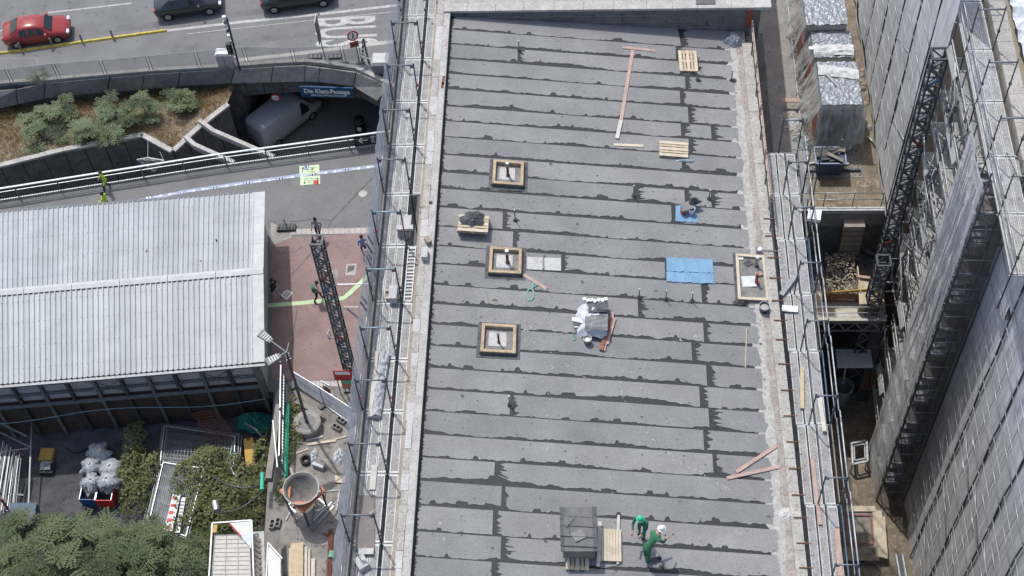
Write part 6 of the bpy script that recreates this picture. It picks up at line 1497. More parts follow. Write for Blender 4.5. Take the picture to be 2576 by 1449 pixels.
# a-board, blocks, planks round the drum
ab = thing('folding_board', 'white folding board standing by the netted fence', 'sign', W(820, 985, 0))
MB().hexa([W(810, 963, .9), W(830, 976, .9), W(830, 976, .9) + Vector((0, .05, 0)), W(810, 963, .9) + Vector((0, .05, 0))], [W(806, 958, 1.05), W(828, 970, 1.05), W(828, 970, 1.05) + Vector((0, .05, 0)), W(806, 958, 1.05) + Vector((0, .05, 0))]).build('edge', MT['plastic_white'], ab)
MB().add([W(812, 968, .8), W(831, 980, .8), W(833, 992, .1), W(815, 988, .1)], [(0, 1, 2, 3)]).build('face', MT['wood_rust'], ab)
MB().bar(W(813, 984, .15), W(836, 994, .15), .12, .06).build('edge', MT['plastic_white'], ab)
def hollow(p, rz, lab):
    t = thing('hollow_block', lab, 'block', p, rz, 'hollow concrete blocks', local=True); ORG[t.name] = Vector()
    for y in (-.11, .11): MB().box((0, y, .12), (.5, .04, .24)).build('wall', MT['concrete'], t, org=(0, 0, 0))
    for x in (-.23, 0, .23): MB().box((x, 0, .12), (.04, .18, .24)).build('web', MT['concrete'], t, org=(0, 0, 0))
hollow(W(859, 1060, 0), -.6, 'hollow block nearest the netted fence foot'); hollow(W(848, 1078, 0), -.5, 'hollow block lying just below another near the netted fence'); hollow(W(700, 1318, 0), 1.5, 'hollow block beside the roofed cage, right one'); hollow(W(686, 1322, 0), 1.5, 'hollow block beside the roofed cage, left one'); hollow(W(738, 1025, 0), .2, 'hollow block behind the concrete drum')
def gboard(a, b, w, th, m, lab, z=.03, name='plank', grp='loose timber in the yard', cat='plank'): return solo(MB().bar(W(*a, z), W(*b, z), w, th), name, MT[m], lab, cat, grp)
gboard((745, 1008), (810, 1042), .3, .06, 'wood_grey', 'grey plank leaning from the drum to the netted fence', .45)
gboard((770, 1108), (812, 1098), .12, .06, 'wood_white', 'thin white plank below the drum, upper one', .06)
gboard((775, 1118), (845, 1108), .14, .06, 'wood_pale', 'thin pale plank below the drum, lower one', .06)
gboard((703, 1105), (745, 1215), .16, .12, 'wood_white', 'long pale timber slanting down to the orange hopper', .2)
gboard((690, 1120), (720, 1180), .14, .1, 'wood_grey', 'grey timber left of the slanting pale one', .1)
gboard((684, 1140), (712, 1195), .14, .1, 'wood_grey', 'second grey timber left of the slanting pale one', .1)
gboard((740, 1090), (800, 1085), .06, .05, 'steel_dark', 'dark bar lying below the concrete drum', .06)
solo(MB().hexa([W(840, 1213, .06), W(869, 1215, .06), W(869, 1197, .06), W(843, 1195, .06)], [W(840, 1213, .1), W(869, 1215, .1), W(869, 1197, .1), W(843, 1195, .1)]), 'plywood_sheet', MT['wood_pale'], 'small plywood sheet by the scaffold foot', 'sheet')
solo(MB().box(W(802, 1170, .18), (.62, .3, .34), -.35), 'grey_case', MT['panel_grey'], 'grey case on the yard floor right of the slanting timber', 'case')
solo(crumple(W(790, 1150, .0), .2, .5, .25, 401, 10, 8, .9), 'white_sack', MT['tarp_light'], 'white sack lying above the grey case', 'sack')
solo(crumple(W(852, 1150, .0), .25, .5, .3, 402, 10, 8, .9), 'white_sheet', MT['tarp_light'], 'white crumpled sheet by the scaffold foot', 'sheet')
mb = MB(); mb.lathe(W(770, 1160, .0), [(.18, 0), (.3, .05), (.3, .2), (.18, .24), (.12, .12)], 14)
solo(mb, 'cable_reel', MT['plastic_black'], 'black cable reel beside the slanting timber', 'reel')
# orange mixing hopper
hp = thing('concrete_hopper', 'orange-framed concrete hopper with a round grey bowl', 'hopper', W(757, 1262, 0))
c = Vector((-14.55, 33.75, 0)); 
MB().lathe(c + UP(1.0), [(.12, 0), (.2, .05), (.82, 1.15), (.90, 1.35), (.86, 1.35), (.78, 1.12), (.16, .12), (0, .12)], 30).build('bowl', MT['mortar_grey'], hp, True)
MB().lathe(c + UP(2.33), [(.88, 0), (.93, 0), (.93, .06), (.88, .06)], 30).build('rim', MT['concrete_light'], hp)
fr = [c + Vector(q) for q in ((-1.15, .05, 1.9), (.15, -1.1, 1.9), (1.1, .1, 1.9), (0, 1.0, 1.9))]
for i in range(4): MB().bar(fr[i], fr[(i + 1) % 4], .09, .16).build('frame', MT['paint_orange'], hp)
for i in (0, 1): 
    q = fr[i]; MB().add([q + UP(.12), q.lerp(fr[(i + 1) % 4], .45) + UP(.12), q.lerp(fr[i - 1], .45) + UP(.12)], [(0, 1, 2)]).build('corner_plate', MT['paint_orange'], hp)
for i in range(4):
    q = fr[i].lerp(c + UP(1.9), .12); MB().bar(q, Vector((q.x, q.y, 0)), .09).build('leg', MT['steel_dark'], hp); e = fr[(i + 1) % 4].lerp(c + UP(1.9), .12)
    MB().bar(Vector((q.x, q.y, .35)), Vector((e.x, e.y, .35)), .07).build('brace', MT['steel'], hp)
wc = c + Vector((1.15, -.1, 1.7)); MB().path([wc + Vector((math.cos(k * .63) * .05, math.sin(k * .63) * .22, math.cos(k * .63) * .22)) for k in range(11)], .025, 5).build('hand_wheel', MT['rust'], hp)
MB().bar(c + Vector((.9, -.5, .9)), c + Vector((1.9, .6, .1)), .06).build('handle', MT['steel_white'], hp); MB().bar(c + Vector((.5, -.3, 1.0)), c + Vector((.3, -1.2, .2)), .08).build('chute', MT['steel_mid'], hp)
# timber and rebar stacks
ts = thing('board_stack', 'stack of bright boards at the bottom of the yard', 'boards', W(750, 1420, 0))
for k, (x, w, z, m, y0_) in enumerate(((735, .16, .1, 'wood_pink', 1372), (748, .62, .28, 'wood_new', 1366), (748, .62, .34, 'wood_new', 1400), (770, .14, .2, 'wood_white', 1375), (778, .12, .1, 'wood_pale', 1380), (788, .2, .12, 'wood_white', 1405), (730, .1, .15, 'wood_pale', 1380), (765, .1, .1, 'wood_grey', 1370))):
    MB().bar(W(x, y0_, z), W(x - 1.5, 1475, z), w, .07).build('board', MT[m], ts)
rbn = thing('rebar_bundle', 'bundle of rusty reinforcing bars tied with green strap', 'rebar', W(838, 1390, 0))
for k in range(16): MB().tube(W(832 + U(-6, 6), 1332 + U(-4, 6), .1 + U(0, .12)), W(826 + U(-8, 8), 1470, .06 + U(0, .1)), .018, 5).build('bar', MT['rust'], rbn)
MB().tube(W(836, 1388, .14), W(833, 1404, .14), .17, 8).build('strap', MT['strap_green'], rbn)
gboard((812, 1342), (826, 1348), .08, .06, 'rust', 'short rusty angle beside the rebar bundle', .05, 'angle_bar', None, 'bar')
for k, (x, y, L_, a_, m, lab) in enumerate(((735, 1280, 1.4, 1.2, 'steel_mid', 'dark tube lying left of the hopper legs'), (808, 1290, 1.6, .9, 'steel_white', 'pale tube lying right of the hopper'), (815, 1300, 1.5, .95, 'steel', 'grey tube parallel to the pale one right of the hopper'), (745, 1330, 1.2, 1.8, 'wood_grey', 'grey lath below the hopper'), (830, 1235, 1.3, .1, 'steel_mid', 'thin rod lying below the plywood sheet'), (725, 1150, 1.0, 1.4, 'wood_grey', 'grey lath between barred fence and slanting timber'), (760, 1135, .7, .4, 'wood_pale', 'short pale lath above the cable reel'), (790, 1330, .9, -.5, 'wood_grey', 'short grey lath in the hopper shadow'), (850, 1260, 1.1, 1.5, 'wood_white', 'whitish lath beside the scaffold foot'), (862, 1100, .9, .3, 'wood_pale', 'pale lath against the scaffold foot near the netted fence'))):
    c = W(x, y, .04); d_ = Vector((math.cos(a_), math.sin(a_), 0)) * L_ / 2
    solo(MB().bar(c - d_, c + d_, .07, .05), 'loose_lath', MT[m], lab, 'lath', 'loose laths in the yard')
# roofed cage, corrugated sheets, mesh panels
cg_ = thing('roofed_cage', 'white-edged box with a gridded beige top at the bottom of the yard', 'cage', W(580, 1440, 0))
zt = 2.0; q = [W(541, 1347, zt), W(627, 1345, zt), W(633, 1500, zt), W(530, 1500, zt)]
MB().hexa([p - UP(.06) for p in (q[3], q[2], q[1], q[0])], [q[3], q[2], q[1], q[0]]).build('top', MT['wood_white'], cg_)
for k in range(14): MB().bar(q[0].lerp(q[3], k / 14) + UP(.02), q[1].lerp(q[2], k / 14) + UP(.02), .02).build('grid_wire', MT['steel_mid'], cg_)
for k in range(4): MB().bar(q[0].lerp(q[1], k / 3) + UP(.03), q[3].lerp(q[2], k / 3) + UP(.03), .025).build('grid_wire', MT['steel_mid'], cg_)
e = [W(534, 1316, zt + .1), W(633, 1309, zt + .1), W(640, 1500, zt + .1), W(523, 1500, zt + .1)]
for i in range(4): MB().bar(e[i], e[(i + 1) % 4], .07).build('frame', MT['steel_white'], cg_)
MB().add([W(578, 1316, zt + .14), W(631, 1311, zt + .14), W(632, 1380, zt + .14)], [(2, 1, 0)]).build('corner_glass', MT['tarp_light'], cg_)
MB().bar(W(578, 1317, zt + .17), W(606, 1348, zt + .17), .06).build('tape', MT['sign_red'], cg_)
MB().box(W(541, 1330, zt + .15), (.2, .42, .06)).build('tag', MT['wood_yellow'], cg_)
for p in q: MB().bar(p, p - UP(zt - YD), .08).build('leg', MT['steel_mid'], cg_)
for k in range(11): a = q[1].lerp(q[2], k / 11); MB().bar(a + Vector((.12, 0, -.1)), a + Vector((.55, -.05, -.75)), .16, .03).build('louvre', MT['wood_pale'], cg_)
cs = thing('sheet_metal_lean', 'grey metal sheets and mesh frames leaning beside the roofed cage', 'sheets', W(670, 1440, 0))
MB().add([W(632, 1338, 1.2), W(664, 1336, 1.4), W(670, 1500, 1.4), W(636, 1500, 1.2)], [(3, 2, 1, 0)]).build('sheet', MT['panel_grey'], cs)
MB().add([W(664, 1340, 1.45), W(705, 1335, .8), W(712, 1500, .8), W(668, 1500, 1.45)], [(3, 2, 1, 0)]).build('sheet', MT['concrete'], cs)
for k in range(12): MB().bar(W(676 + k * 2.6, 1372 + k * 3, 1.6), W(676 + k * 2.6, 1500, 1.6), .02).build('mesh_wire', MT['steel'], cs)
MB().bar(W(674, 1365, 1.65), W(710, 1405, 1.6), .06).build('mesh_frame', MT['steel_white'], cs); MB().bar(W(674, 1365, 1.65), W(668, 1500, 1.65), .06).build('mesh_frame', MT['steel_white'], cs)
W0 = W
def W(px, py, z=0.0): return W0(px, py, z + YD)
# stacks of mesh fence panels
def panel_stack(quad, n, lab, z0=.2, dz=.09, wires=22):
    t = thing('fence_panel_stack', lab, 'fence panels', W(*quad[3], 0), group='stacked mesh fence panels')
    for k in range(n):
        z = z0 + dz * k; jx, jy = U(-9, 9), U(-7, 7); q = [W(x + jx + U(-3, 3) + k * 1.5, y + jy + U(-3, 3), z) for x, y in quad]
        for i in range(4): MB().tube(q[i], q[(i + 1) % 4], .03, 6).build('frame', MT['steel' if k == n - 1 else 'steel_mid'], t)
        mb = MB()
        for j in range(1, wires): mb.bar(q[0].lerp(q[1], j / wires), q[3].lerp(q[2], j / wires), .010)
        for j in range(1, 5): mb.bar(q[0].lerp(q[3], j / 5), q[1].lerp(q[2], j / 5), .012)
        mb.build('wire_mesh', MT['steel_mid'], t)
    return t
panel_stack([(408, 1072), (588, 1098), (585, 1178), (398, 1168)], 9, 'upper stack of mesh fence panels, nearer the hall')
panel_stack([(402, 1165), (505, 1180), (462, 1352), (366, 1318)], 11, 'lower stack of mesh fence panels, half under ivy')
rm = thing('rusty_mesh', 'rusty reinforcement mesh leaning above the fence panels', 'mesh', W(540, 1100, 0))
a = [W(484, 1040, 2.2), W(545, 1030, 2.0), W(592, 1100, .9), W(522, 1108, .9)]
for j in range(11): MB().bar(a[0].lerp(a[1], j / 10), a[3].lerp(a[2], j / 10), .02).build('rod', MT['rust'], rm); MB().bar(a[0].lerp(a[3], j / 10), a[1].lerp(a[2], j / 10), .02).build('rod', MT['rust'], rm)
solo(crumple(W(641, 1062, .4), 1.0, .65, .6, 411, 20, 12, 1.0, .3, 7), 'green_net_heap', MT['net_green'], 'heap of dark green netting near the hall corner', 'netting')
fbx = thing('yellow_beam_box', 'long yellow timber box among cables', 'box', W(630, 1150, 0))
a = [W(612, 1104, .62), W(636, 1100, .62), W(641, 1170, .62), W(619, 1178, .62)]; MB().hexa([p - UP(.5) + Vector((.12, 0, 0)) for p in (a[3], a[2], a[1], a[0])], [a[3], a[2], a[1], a[0]]).build('body', MT['wood_yellow'], fbx)
for t2 in (.04, .96): MB().tube(a[0].lerp(a[3], t2).lerp(a[1].lerp(a[2], t2), .5) + UP(.0), a[0].lerp(a[3], t2).lerp(a[1].lerp(a[2], t2), .5) + UP(.03), .1, 10).build('eye', MT['rust'], fbx)
for k, (pts, r, m, lab) in enumerate((([(600, 1090), (585, 1120), (578, 1160), (590, 1195), (615, 1215), (640, 1222)], .05, 'steel_teal', 'thick grey-blue hose looping round the yellow box'), ([(605, 1060), (640, 1078), (665, 1105)], .06, 'steel', 'grey pipe arching above the yellow box'), ([(520, 1190), (580, 1222), (640, 1225), (675, 1205)], .05, 'plastic_dark', 'dark hose running over the ivy'), ([(545, 1290), (590, 1285), (640, 1255), (680, 1215)], .05, 'plastic_dark', 'dark hose curving below the grey pipe stub'))):
    P = [W(x, y, .55 + .5 * math.sin(i / (len(pts) - 1) * math.pi) + (.9 if k > 1 else 0)) for i, (x, y) in enumerate(pts)]
    S_ = []
    for i in range(len(P) - 1):
        p0, p1, p2, p3 = P[max(0, i - 1)], P[i], P[i + 1], P[min(len(P) - 1, i + 2)]
        for j in range(5):
            t2 = j / 5; S_.append(.5 * ((2 * p1) + (p2 - p0) * t2 + (2 * p0 - 5 * p1 + 4 * p2 - p3) * t2 ** 2 + (3 * p1 - p0 - 3 * p2 + p3) * t2 ** 3))
    S_.append(P[-1]); solo(MB().path(S_, r, 6), 'hose', MT[m], lab, 'hose', 'hoses in the yard')
for k in range(3):
    a = W(590 + U(-8, 18), 1120 + U(-5, 60), .4); gm = MB().tube(a, a + Vector((U(-.5, .5), U(-1.2, 1.2), U(-.1, .2))), .03, 5)
    solo(gm, 'tube_offcut', MT[('steel_blue', 'steel_white', 'steel_dark')[k % 3]], ('blue', 'white', 'dark')[k] + ' tube offcut lying beside the yellow box', 'tube', 'tube offcuts')
bst = thing('striped_barrier', 'red and white striped barrier board lying on the fence panels', 'barrier', W(430, 1330, .9))
a, b2 = W(445, 1244, 1.25), W(423, 1336, 1.25); MB().bar(a, b2, .42, .04).build('board', MT['sign_white'], bst)
for k in range(5): MB().bar(a.lerp(b2, .06 + k * .2) + UP(.025) - Vector((.06, 0, 0)), a.lerp(b2, .15 + k * .2) + UP(.025) - Vector((.06, 0, 0)), .26, .02).build('stripe', MT['sign_red'], bst)
a, b2 = W(462, 1252, 1.22), W(447, 1340, 1.22); MB().bar(a, b2, .22, .04).build('side_board', MT['plastic_white'], bst)
for k in range(8): MB().bar(a.lerp(b2, .1 + k * .1) + UP(.025), a.lerp(b2, .14 + k * .1) + UP(.025), .18, .02).build('mark', MT['steel_dark'], bst)
solo(MB().bar(W(334, 1088, .3), W(305, 1245, .3), .22, .5), 'kerb_timber', MT['concrete'], 'low pale kerb wall beside the trolleys', 'kerb')
# trolleys and sacks
def trolley(px, py, m, lab):
    p = W(px, py, 0); t = thing('roll_trolley', lab, 'trolley', p, group='roll trolleys')
    MB().box(p + UP(.18), (.85, .75, .06)).build('base', MT['steel_dark'], t)
    for k in range(9):
        x = -.42 + k * .105; MB().bar(p + Vector((x, -.38, .2)), p + Vector((x, -.38, 1.0)), .03).build('bar', MT[m], t)
    for k in range(6): MB().bar(p + Vector((-.44, -.38, .22 + k * .155)), p + Vector((.44, -.38, .22 + k * .155)), .035).build('bar', MT[m], t)
    MB().box(p + Vector((0, -.35, .6)), (.82, .015, .78)).build('panel', MT[m], t)
    for s in (-.44, .44): MB().bar(p + Vector((s, -.36, 1.0)), p + Vector((s, .36, 1.0)), .035).build('rail', MT['steel'], t); MB().box(p + Vector((s, 0, .6)), (.015, .72, .75)).build('panel', MT[m], t)
    MB().bar(p + Vector((-.5, .36, 1.02)), p + Vector((.5, .36, 1.02)), .05).build('handle', MT['steel_white'], t)
    for sx_ in (-.36, .36):
        for sy_ in (-.32, .32): MB().tube(p + Vector((sx_ - .02, sy_, .08)), p + Vector((sx_ + .02, sy_, .08)), .08, 8).build('wheel', MT['plastic_white'], t)
trolley(236, 1262, 'plastic_blue', 'blue barred roll trolley loaded with a grey sack'); trolley(274, 1264, 'plastic_red', 'red barred roll trolley loaded with a grey sack')
for k, (x, y, z, r, lab) in enumerate(((237, 1222, .75, .52, 'full grey sack on the blue trolley'), (277, 1220, .75, .55, 'full grey sack on the red trolley'), (285, 1190, .05, .58, 'full grey sack behind the red trolley by the kerb wall'), (236, 1185, .05, .58, 'full grey sack behind the blue trolley'), (253, 1150, .05, .6, 'rearmost grey sack of the trolley group, with a white tag'))):
    p = W(x, y, z); t = thing('rubbish_sack', lab, 'sack', p, group='grey rubbish sacks')
    mb = MB()
    def fn(u, v, r=r, k=k, p=p):
        a = u * 2 * math.pi; e = v * math.pi; rr = r * math.sin(e) ** .7 * (1 + .55 * (vnoise(math.cos(a) * 2.2 + 4, math.sin(a) * 2.2 + v * 4, 420 + k) - .5) + .3 * (vnoise(math.cos(a) * 6 + 9, math.sin(a) * 6 + v * 9, 440 + k) - .5))
        return p + Vector((math.cos(a) * rr, math.sin(a) * rr, (1 - math.cos(e)) * .5 * r * 1.55))
    mb.grid(fn, 28, 16).build('sack', MT['bag_grey'], t); MB().box(p + UP(r * 1.55), (.16, .05, .14), .5 * k).build('tied_neck', MT['bag_grey'], t)
    if k == 4: MB().box(p + Vector((.15, -.15, .93)), (.32, .36, .02), .2, .2, .5).build('tag', MT['paint_white'], t)
for k, (x, y, m, lab) in enumerate(((117, 1143, 'wood_yellow', 'yellow ribbed crate on the shaded yard floor'), (118, 1175, 'plastic_dark', 'black crate with a clear bag beside the yellow one'))):
    p = W(x, y, .25); t = thing('folding_crate', lab, 'crate', W(x, y, 0), group='crates on the yard floor')
    MB().box(p - UP(.1), (.75, .75, .28)).build('body', MT[m], t)
    for j in range(6): MB().box(p + Vector((0, -.33 + j * .13, .06)), (.72, .05, .03)).build('rib', MT[m], t)
    if k: MB().grid(lambda u, v: p + Vector(((u - .5) * .6, (v - .5) * .55, .12 + .2 * vnoise(u * 6, v * 6, 466))), 12, 12).build('bag', MT['bag_grey'], t)
tbn = [0]
sc_ = thing('tube_rack', 'bundle of pale scaffold tubes at the left edge', 'tubes', W(30, 1230, 0))
for k in range(15): MB().tube(W(8 + k * 3.2, 1122 + U(-14, 14) + k * 2, 1.4 + U(-.1, .1)), W(-24 + k * 4.6, 1275 + U(-10, 25), 1.2 + U(-.2, .1)), .03, 6).build('tube', MT['steel_mid' if k % 3 else 'steel'], sc_)
for y in (1140, 1240): MB().bar(W(-30, y, 1.1), W(60, y + 6, 1.1), .1).build('bearer', MT['steel_dark'], sc_)
bb_ = thing('blue_bin', 'dark blue bin with white sacks on top at the left edge', 'bin', W(72, 1320, 0))
p = W(73, 1318, 0); MB().hexa([p + Vector(q) for q in ((-.6, -.4, 0), (.6, -.4, 0), (.6, .5, 0), (-.6, .5, 0))], [p + Vector(q) for q in ((-.7, -.5, 1.3), (.7, -.5, 1.3), (.7, .6, 1.3), (-.7, .6, 1.3))]).build('body', MT['skip_blue'], bb_)
MB().bar(p + Vector((-.72, -.5, 1.0)), p + Vector((.72, -.5, 1.0)), .05).build('band', MT['paint_blue_pale'], bb_); MB().bar(p + Vector((-.85, .3, 0)), p + Vector((-.9, .4, 2.2)), .1).build('post', MT['rust_red'], bb_)
MB().grid(lambda u, v: p + Vector(((u - .5) * .9, -.42 + (v - .5) * .3, .3 + .2 * vnoise(u * 5, v * 5, 470))), 8, 6).build('sack', MT['tarp_light'], bb_)
for k, (a, b, z, w, m, lab) in enumerate((((0, 1065), (68, 1098), 2.0, .08, 'steel_mid', 'upper dark tube slanting under the hall eaves at the left edge'), ((0, 1088), (75, 1125), 1.6, .08, 'steel_mid', 'lower dark tube slanting under the hall eaves at the left edge'), ((-10, 1140), (72, 1128), 1.5, .06, 'steel', 'thin tube crossing the dark corner at the left edge'), ((80, 1062), (72, 1270), 1.4, .08, 'steel_mid', 'long upright dark tube beside the crates'), ((47, 1132), (28, 1178), 1.0, .16, 'wood_rust', 'rusty plank leaning in the dark corner at the left'))):
    solo(MB().bar(W(*a, z), W(*b, z - .4), w), 'site_tube', MT[m], lab, 'tube')
solo(MB().path([W(165 + i * 14, 1125 + 12 * math.sin(i * .9) + i * 2, .02) for i in range(7)], .03, 5), 'floor_cable', MT['plastic_black'], 'black cable on the shaded yard floor left of the sacks', 'cable')
solo(crumple(W(425, 1433, 1.3), 1.2, .7, .5, 480, 20, 12, .6), 'pale_tarp', MT['tarp_light'], 'pale grey tarp showing between tree and ivy at the bottom', 'tarp')

# ================================================================ VEGETATION
def leaf_quad(mb, p, d, n, L, w):
    s = d.cross(n); s = s.normalized() * w / 2 if s.length > 1e-4 else Vector((w / 2, 0, 0))
    m = p + d * L * .5; k = n * (-.12 * L)
    mb.add([p, m + s, p + d * L + k, m - s], [(0, 1, 2), (0, 2, 3)])
def rdir(up=.3):
    a = U(0, 6.283); e = U(-.25, .9) * up
    return Vector((math.cos(a) * math.cos(e), math.sin(a) * math.cos(e), math.sin(e)))
def frond(mb, p, d, L, pairs, lw):
    """pinnate leaf: leaflets in pairs along an arching midrib"""
    n0 = Vector((0, 0, 1)); side = d.cross(n0).normalized(); q = p
    for k in range(pairs):
        t = (k + .6) / pairs; c = p + d * L * t + Vector((0, 0, -.22 * L * t * t)); ll = L * .30 * (1 - .55 * abs(t - .45))
        for s in (-1, 1):
            ld = (side * s + d * .35 + Vector((0, 0, U(-.25, .1)))).normalized()
            nn = (n0 + Vector((U(-.3, .3), U(-.3, .3), 0))).normalized(); leaf_quad(mb, c, ld, nn, ll, lw * ll)
def crown(mb, c, rx, ry, rz, n, L, pairs, lw, seed, shell=.55, rosette=False, multi=False):
    for k in range(n):
        a = U(0, 6.283); cz = U(-.25, 1.0); r = U(shell, 1.0) ** .6
        ox = math.cos(a) * math.sqrt(max(0, 1 - cz * cz)); oy = math.sin(a) * math.sqrt(max(0, 1 - cz * cz))
        bump = .72 + .5 * vnoise(ox * 2.3 + 7, oy * 2.3 + cz * 2 + 7, seed)
        if vnoise(ox * 4 + 3, oy * 4 + cz * 4, seed + 1) < .25: continue
        p = c + Vector((ox * rx, oy * ry, cz * rz)) * r * bump
        if rosette:
            a0 = U(0, 6.28); nf = random.randint(6, 9); mb.mi = random.choice((0, 0, 1, 1, 2)) if multi else 0
            p = p + Vector((ox, oy, .6)) * U(-.25, .3)
            for q in range(nf):
                b_ = a0 + q * 6.283 / nf + U(-.2, .2); d = (Vector((math.cos(b_), math.sin(b_), U(.0, .45))) + Vector((ox, oy, .0)) * .55).normalized()
                frond(mb, p, d, L * U(.75, 1.15), pairs, lw)
            continue
        d = (Vector((ox, oy, .25)) + rdir(.5) * .8).normalized()
        frond(mb, p, d, L * U(.7, 1.2), pairs, lw)
def tree(name, base, h, crowns, m, label, L, pairs, lw, n, cat='tree', grp=None, seed=1, rosette=False):
    t = thing(name, label, cat, base, group=grp); base = Vector(base)
    tk = MB(); fork = base + UP(h * .45)
    tk.tube(base, fork, .13 * max(.25, h / 5), 8, .09 * max(.25, h / 5))
    for (c, r) in crowns: tk.tube(fork - UP(.1), c, .06 * max(.3, h / 5), 6, .02)
    tk.build('trunk', MT['bark'], t)
    mb = MB()
    for i, (c, r) in enumerate(crowns): crown(mb, c, r, r, r * .75, n, L, pairs, lw, seed + i * 5, .75 if rosette else .55, rosette, rosette)
    o = mb.build('crown', [MT[m], MT[m + '_light'], MT[m + '_dark']] if rosette else MT[m], t); return t
tb_ = W(215, 1445, 0)
crs = []
for (x, y, z, r) in ((30, 1360, 3.6, 1.5), (95, 1385, 4.2, 1.6), (165, 1362, 4.2, 1.5), (235, 1385, 4.6, 1.7), (305, 1368, 4.2, 1.5), (370, 1395, 4.0, 1.5), (430, 1425, 3.8, 1.4), (130, 1440, 5.0, 1.7), (290, 1440, 5.0, 1.8), (20, 1440, 4.4, 1.7), (205, 1330, 3.0, 1.1), (120, 1330, 3.0, 1.1), (300, 1328, 2.8, 1.0), (385, 1345, 2.6, 1.0), (55, 1325, 2.6, .9), (445, 1375, 2.4, .9)):
    crs.append((W(x, y + 26, z), r * .95))
tree('rowan_tree', tb_, 5, crs, 'leaf_tree', 'broad leafy tree with feathered leaves in the lower left corner', .72, 6, .62, 15, seed=11, rosette=True)
# ivy masses
def ivy(quadlist, n, lab, seed, m='leaf_ivy', size=.13):
    mb = MB(); cs_ = []
    for (x, y, z, rx, ry, h) in quadlist:
        c = (W0 if seed == 560 else W)(x, y, z); cs_.append(c)
        for k in range(int(n * 1.5 * rx * ry)):
            a = U(0, 6.283); r = math.sqrt(rnd()); ox, oy = math.cos(a) * r, math.sin(a) * r
            g = .5 + vnoise(ox * 3 + c.x, oy * 3 + c.y, seed)
            hh = h * g * math.sqrt(max(0, 1 - r * r * .9)) * U(.75, 1.0)
            p = c + Vector((ox * rx * (.8 + .4 * g), oy * ry * (.8 + .4 * g), hh))
            nn = Vector((ox * .7 + U(-.5, .5), oy * .7 - .25 + U(-.5, .5), .8)).normalized(); d = nn.orthogonal().normalized(); d = Matrix.Rotation(U(0, 6.28), 3, nn) @ d
            s = size * U(.7, 1.35); leaf_quad(mb, p, d, nn, s, s * .95)
    b = sum(cs_, Vector()) / len(cs_); b.z = YD if seed != 560 else 0
    t = thing('ivy_bush', lab, 'ivy', b, group='ivy in the yard'); mb.build('foliage', MT[m], t)
    st = MB()
    for c in cs_: st.tube(Vector((c.x, c.y, b.z)), c + UP(.3), .03, 5)
    st.build('stem', MT['bark'], t)
ivy([(520, 1215, .2, 1.5, 1.6, 1.5), (580, 1260, .2, 1.5, 1.6, 1.5), (490, 1300, .2, 1.0, 1.8, 1.3), (560, 1315, .1, 1.6, 1.0, 1.1), (640, 1285, .1, 1.2, 1.3, 1.0), (545, 1180, .3, 1.2, .9, 1.3), (510, 1370, .1, .9, 1.5, .9)], 420, 'large sunlit ivy mass beside the stacked fence panels', 500)
ivy([(345, 1110, .1, .5, 1.0, 1.0), (338, 1160, .1, .55, 1.0, 1.0), (325, 1210, .1, .6, 1.1, 1.0), (345, 1255, .1, .8, 1.0, .9), (390, 1190, .1, .6, 1.0, 1.1)], 420, 'shaded ivy strip between the kerb wall and the fence panels', 520)
ivy([(665, 1180, .2, .6, 1.4, 1.3), (650, 1240, .1, .9, 1.0, 1.2), (678, 1120, .1, .25, 1.0, .7)], 420, 'ivy climbing the hoarding beside the yellow box', 540)
ivy([(742, 1040, .0, .4, .8, .7), (748, 1090, .0, .4, .7, .6), (730, 1140, .0, .25, 1.2, .5), (712, 1240, .0, .4, .6, .5)], 380, 'ivy growing at the foot of the concrete lamp drum', 560)
W = W0
# shrubs and dry grass in the bed
shp = [(150, 275, .9, 'bushy pale green shrub, tallest near the left of the bed'), (205, 330, .8, 'pale green shrub below the tallest one in the bed'), (255, 300, .8, 'pale green shrub in the middle of the bed'), (310, 285, .9, 'pale green shrub, middle right of the bed'), (300, 340, .7, 'low pale green shrub at the front edge of the bed'), (372, 290, .85, 'pale green shrub near the bed corner'), (430, 245, .8, 'pale green shrub under the parapet, right half of the bed'), (487, 236, .55, 'small shrub under the parapet at the right end'), (85, 290, .5, 'small shrub at the far left of the bed'), (120, 345, .6, 'low weedy shrub front left of the bed')]
for i, (x, y, s, lab) in enumerate(shp):
    b = W(x, y + 16, -1.0); b.z = bedz(b.x, b.y); cl = [(b + Vector((U(-1.25, 1.25) * s, U(-.85, .85) * s, (.2 + .25 * k) * s)), .42 * s) for k in range(7)]
    tree('bed_shrub', b, 1.0 * s, cl, 'leaf_shrub', lab, .60, 6, .60, 2, 'shrub', 'shrubs in the planted bed', 30 + i * 3, True)
wd_ = W(96, 196, 0); tree('roadside_weed', wd_, .4, [(wd_ + UP(.25), .45), (wd_ + Vector((.3, 0, .25)), .4)], 'leaf_shrub', 'small weed growing at the foot of the road fence', .4, 4, .5, 30, 'weed')
mb = MB()
poly = [(p.x, p.y) for p in bedpoly]
def inside(x, y):
    r = False; j = len(poly) - 1
    for i in range(len(poly)):
        if (poly[i][1] > y) != (poly[j][1] > y) and x < (poly[j][0] - poly[i][0]) * (y - poly[i][1]) / (poly[j][1] - poly[i][1]) + poly[i][0]: r = not r
        j = i
    return r
xs = [p[0] for p in poly]; ys = [p[1] for p in poly]
for k in range(26000):
    x, y = U(min(xs), max(xs)), U(min(ys), max(ys))
    if not inside(x, y): continue
    d_ = vnoise(x * .8, y * .8, 601)
    if rnd() > .25 + d_: continue
    h = U(.15, .5) * (.5 + d_); a = U(0, 6.28); l = Vector((U(-.25, .25), U(-.25, .25), h)); s = Vector((math.cos(a), math.sin(a), 0)) * U(.012, .03)
    p = Vector((x, y, bedz(x, y))); mb.add([p - s, p + s, p + l], [(0, 1, 2)])
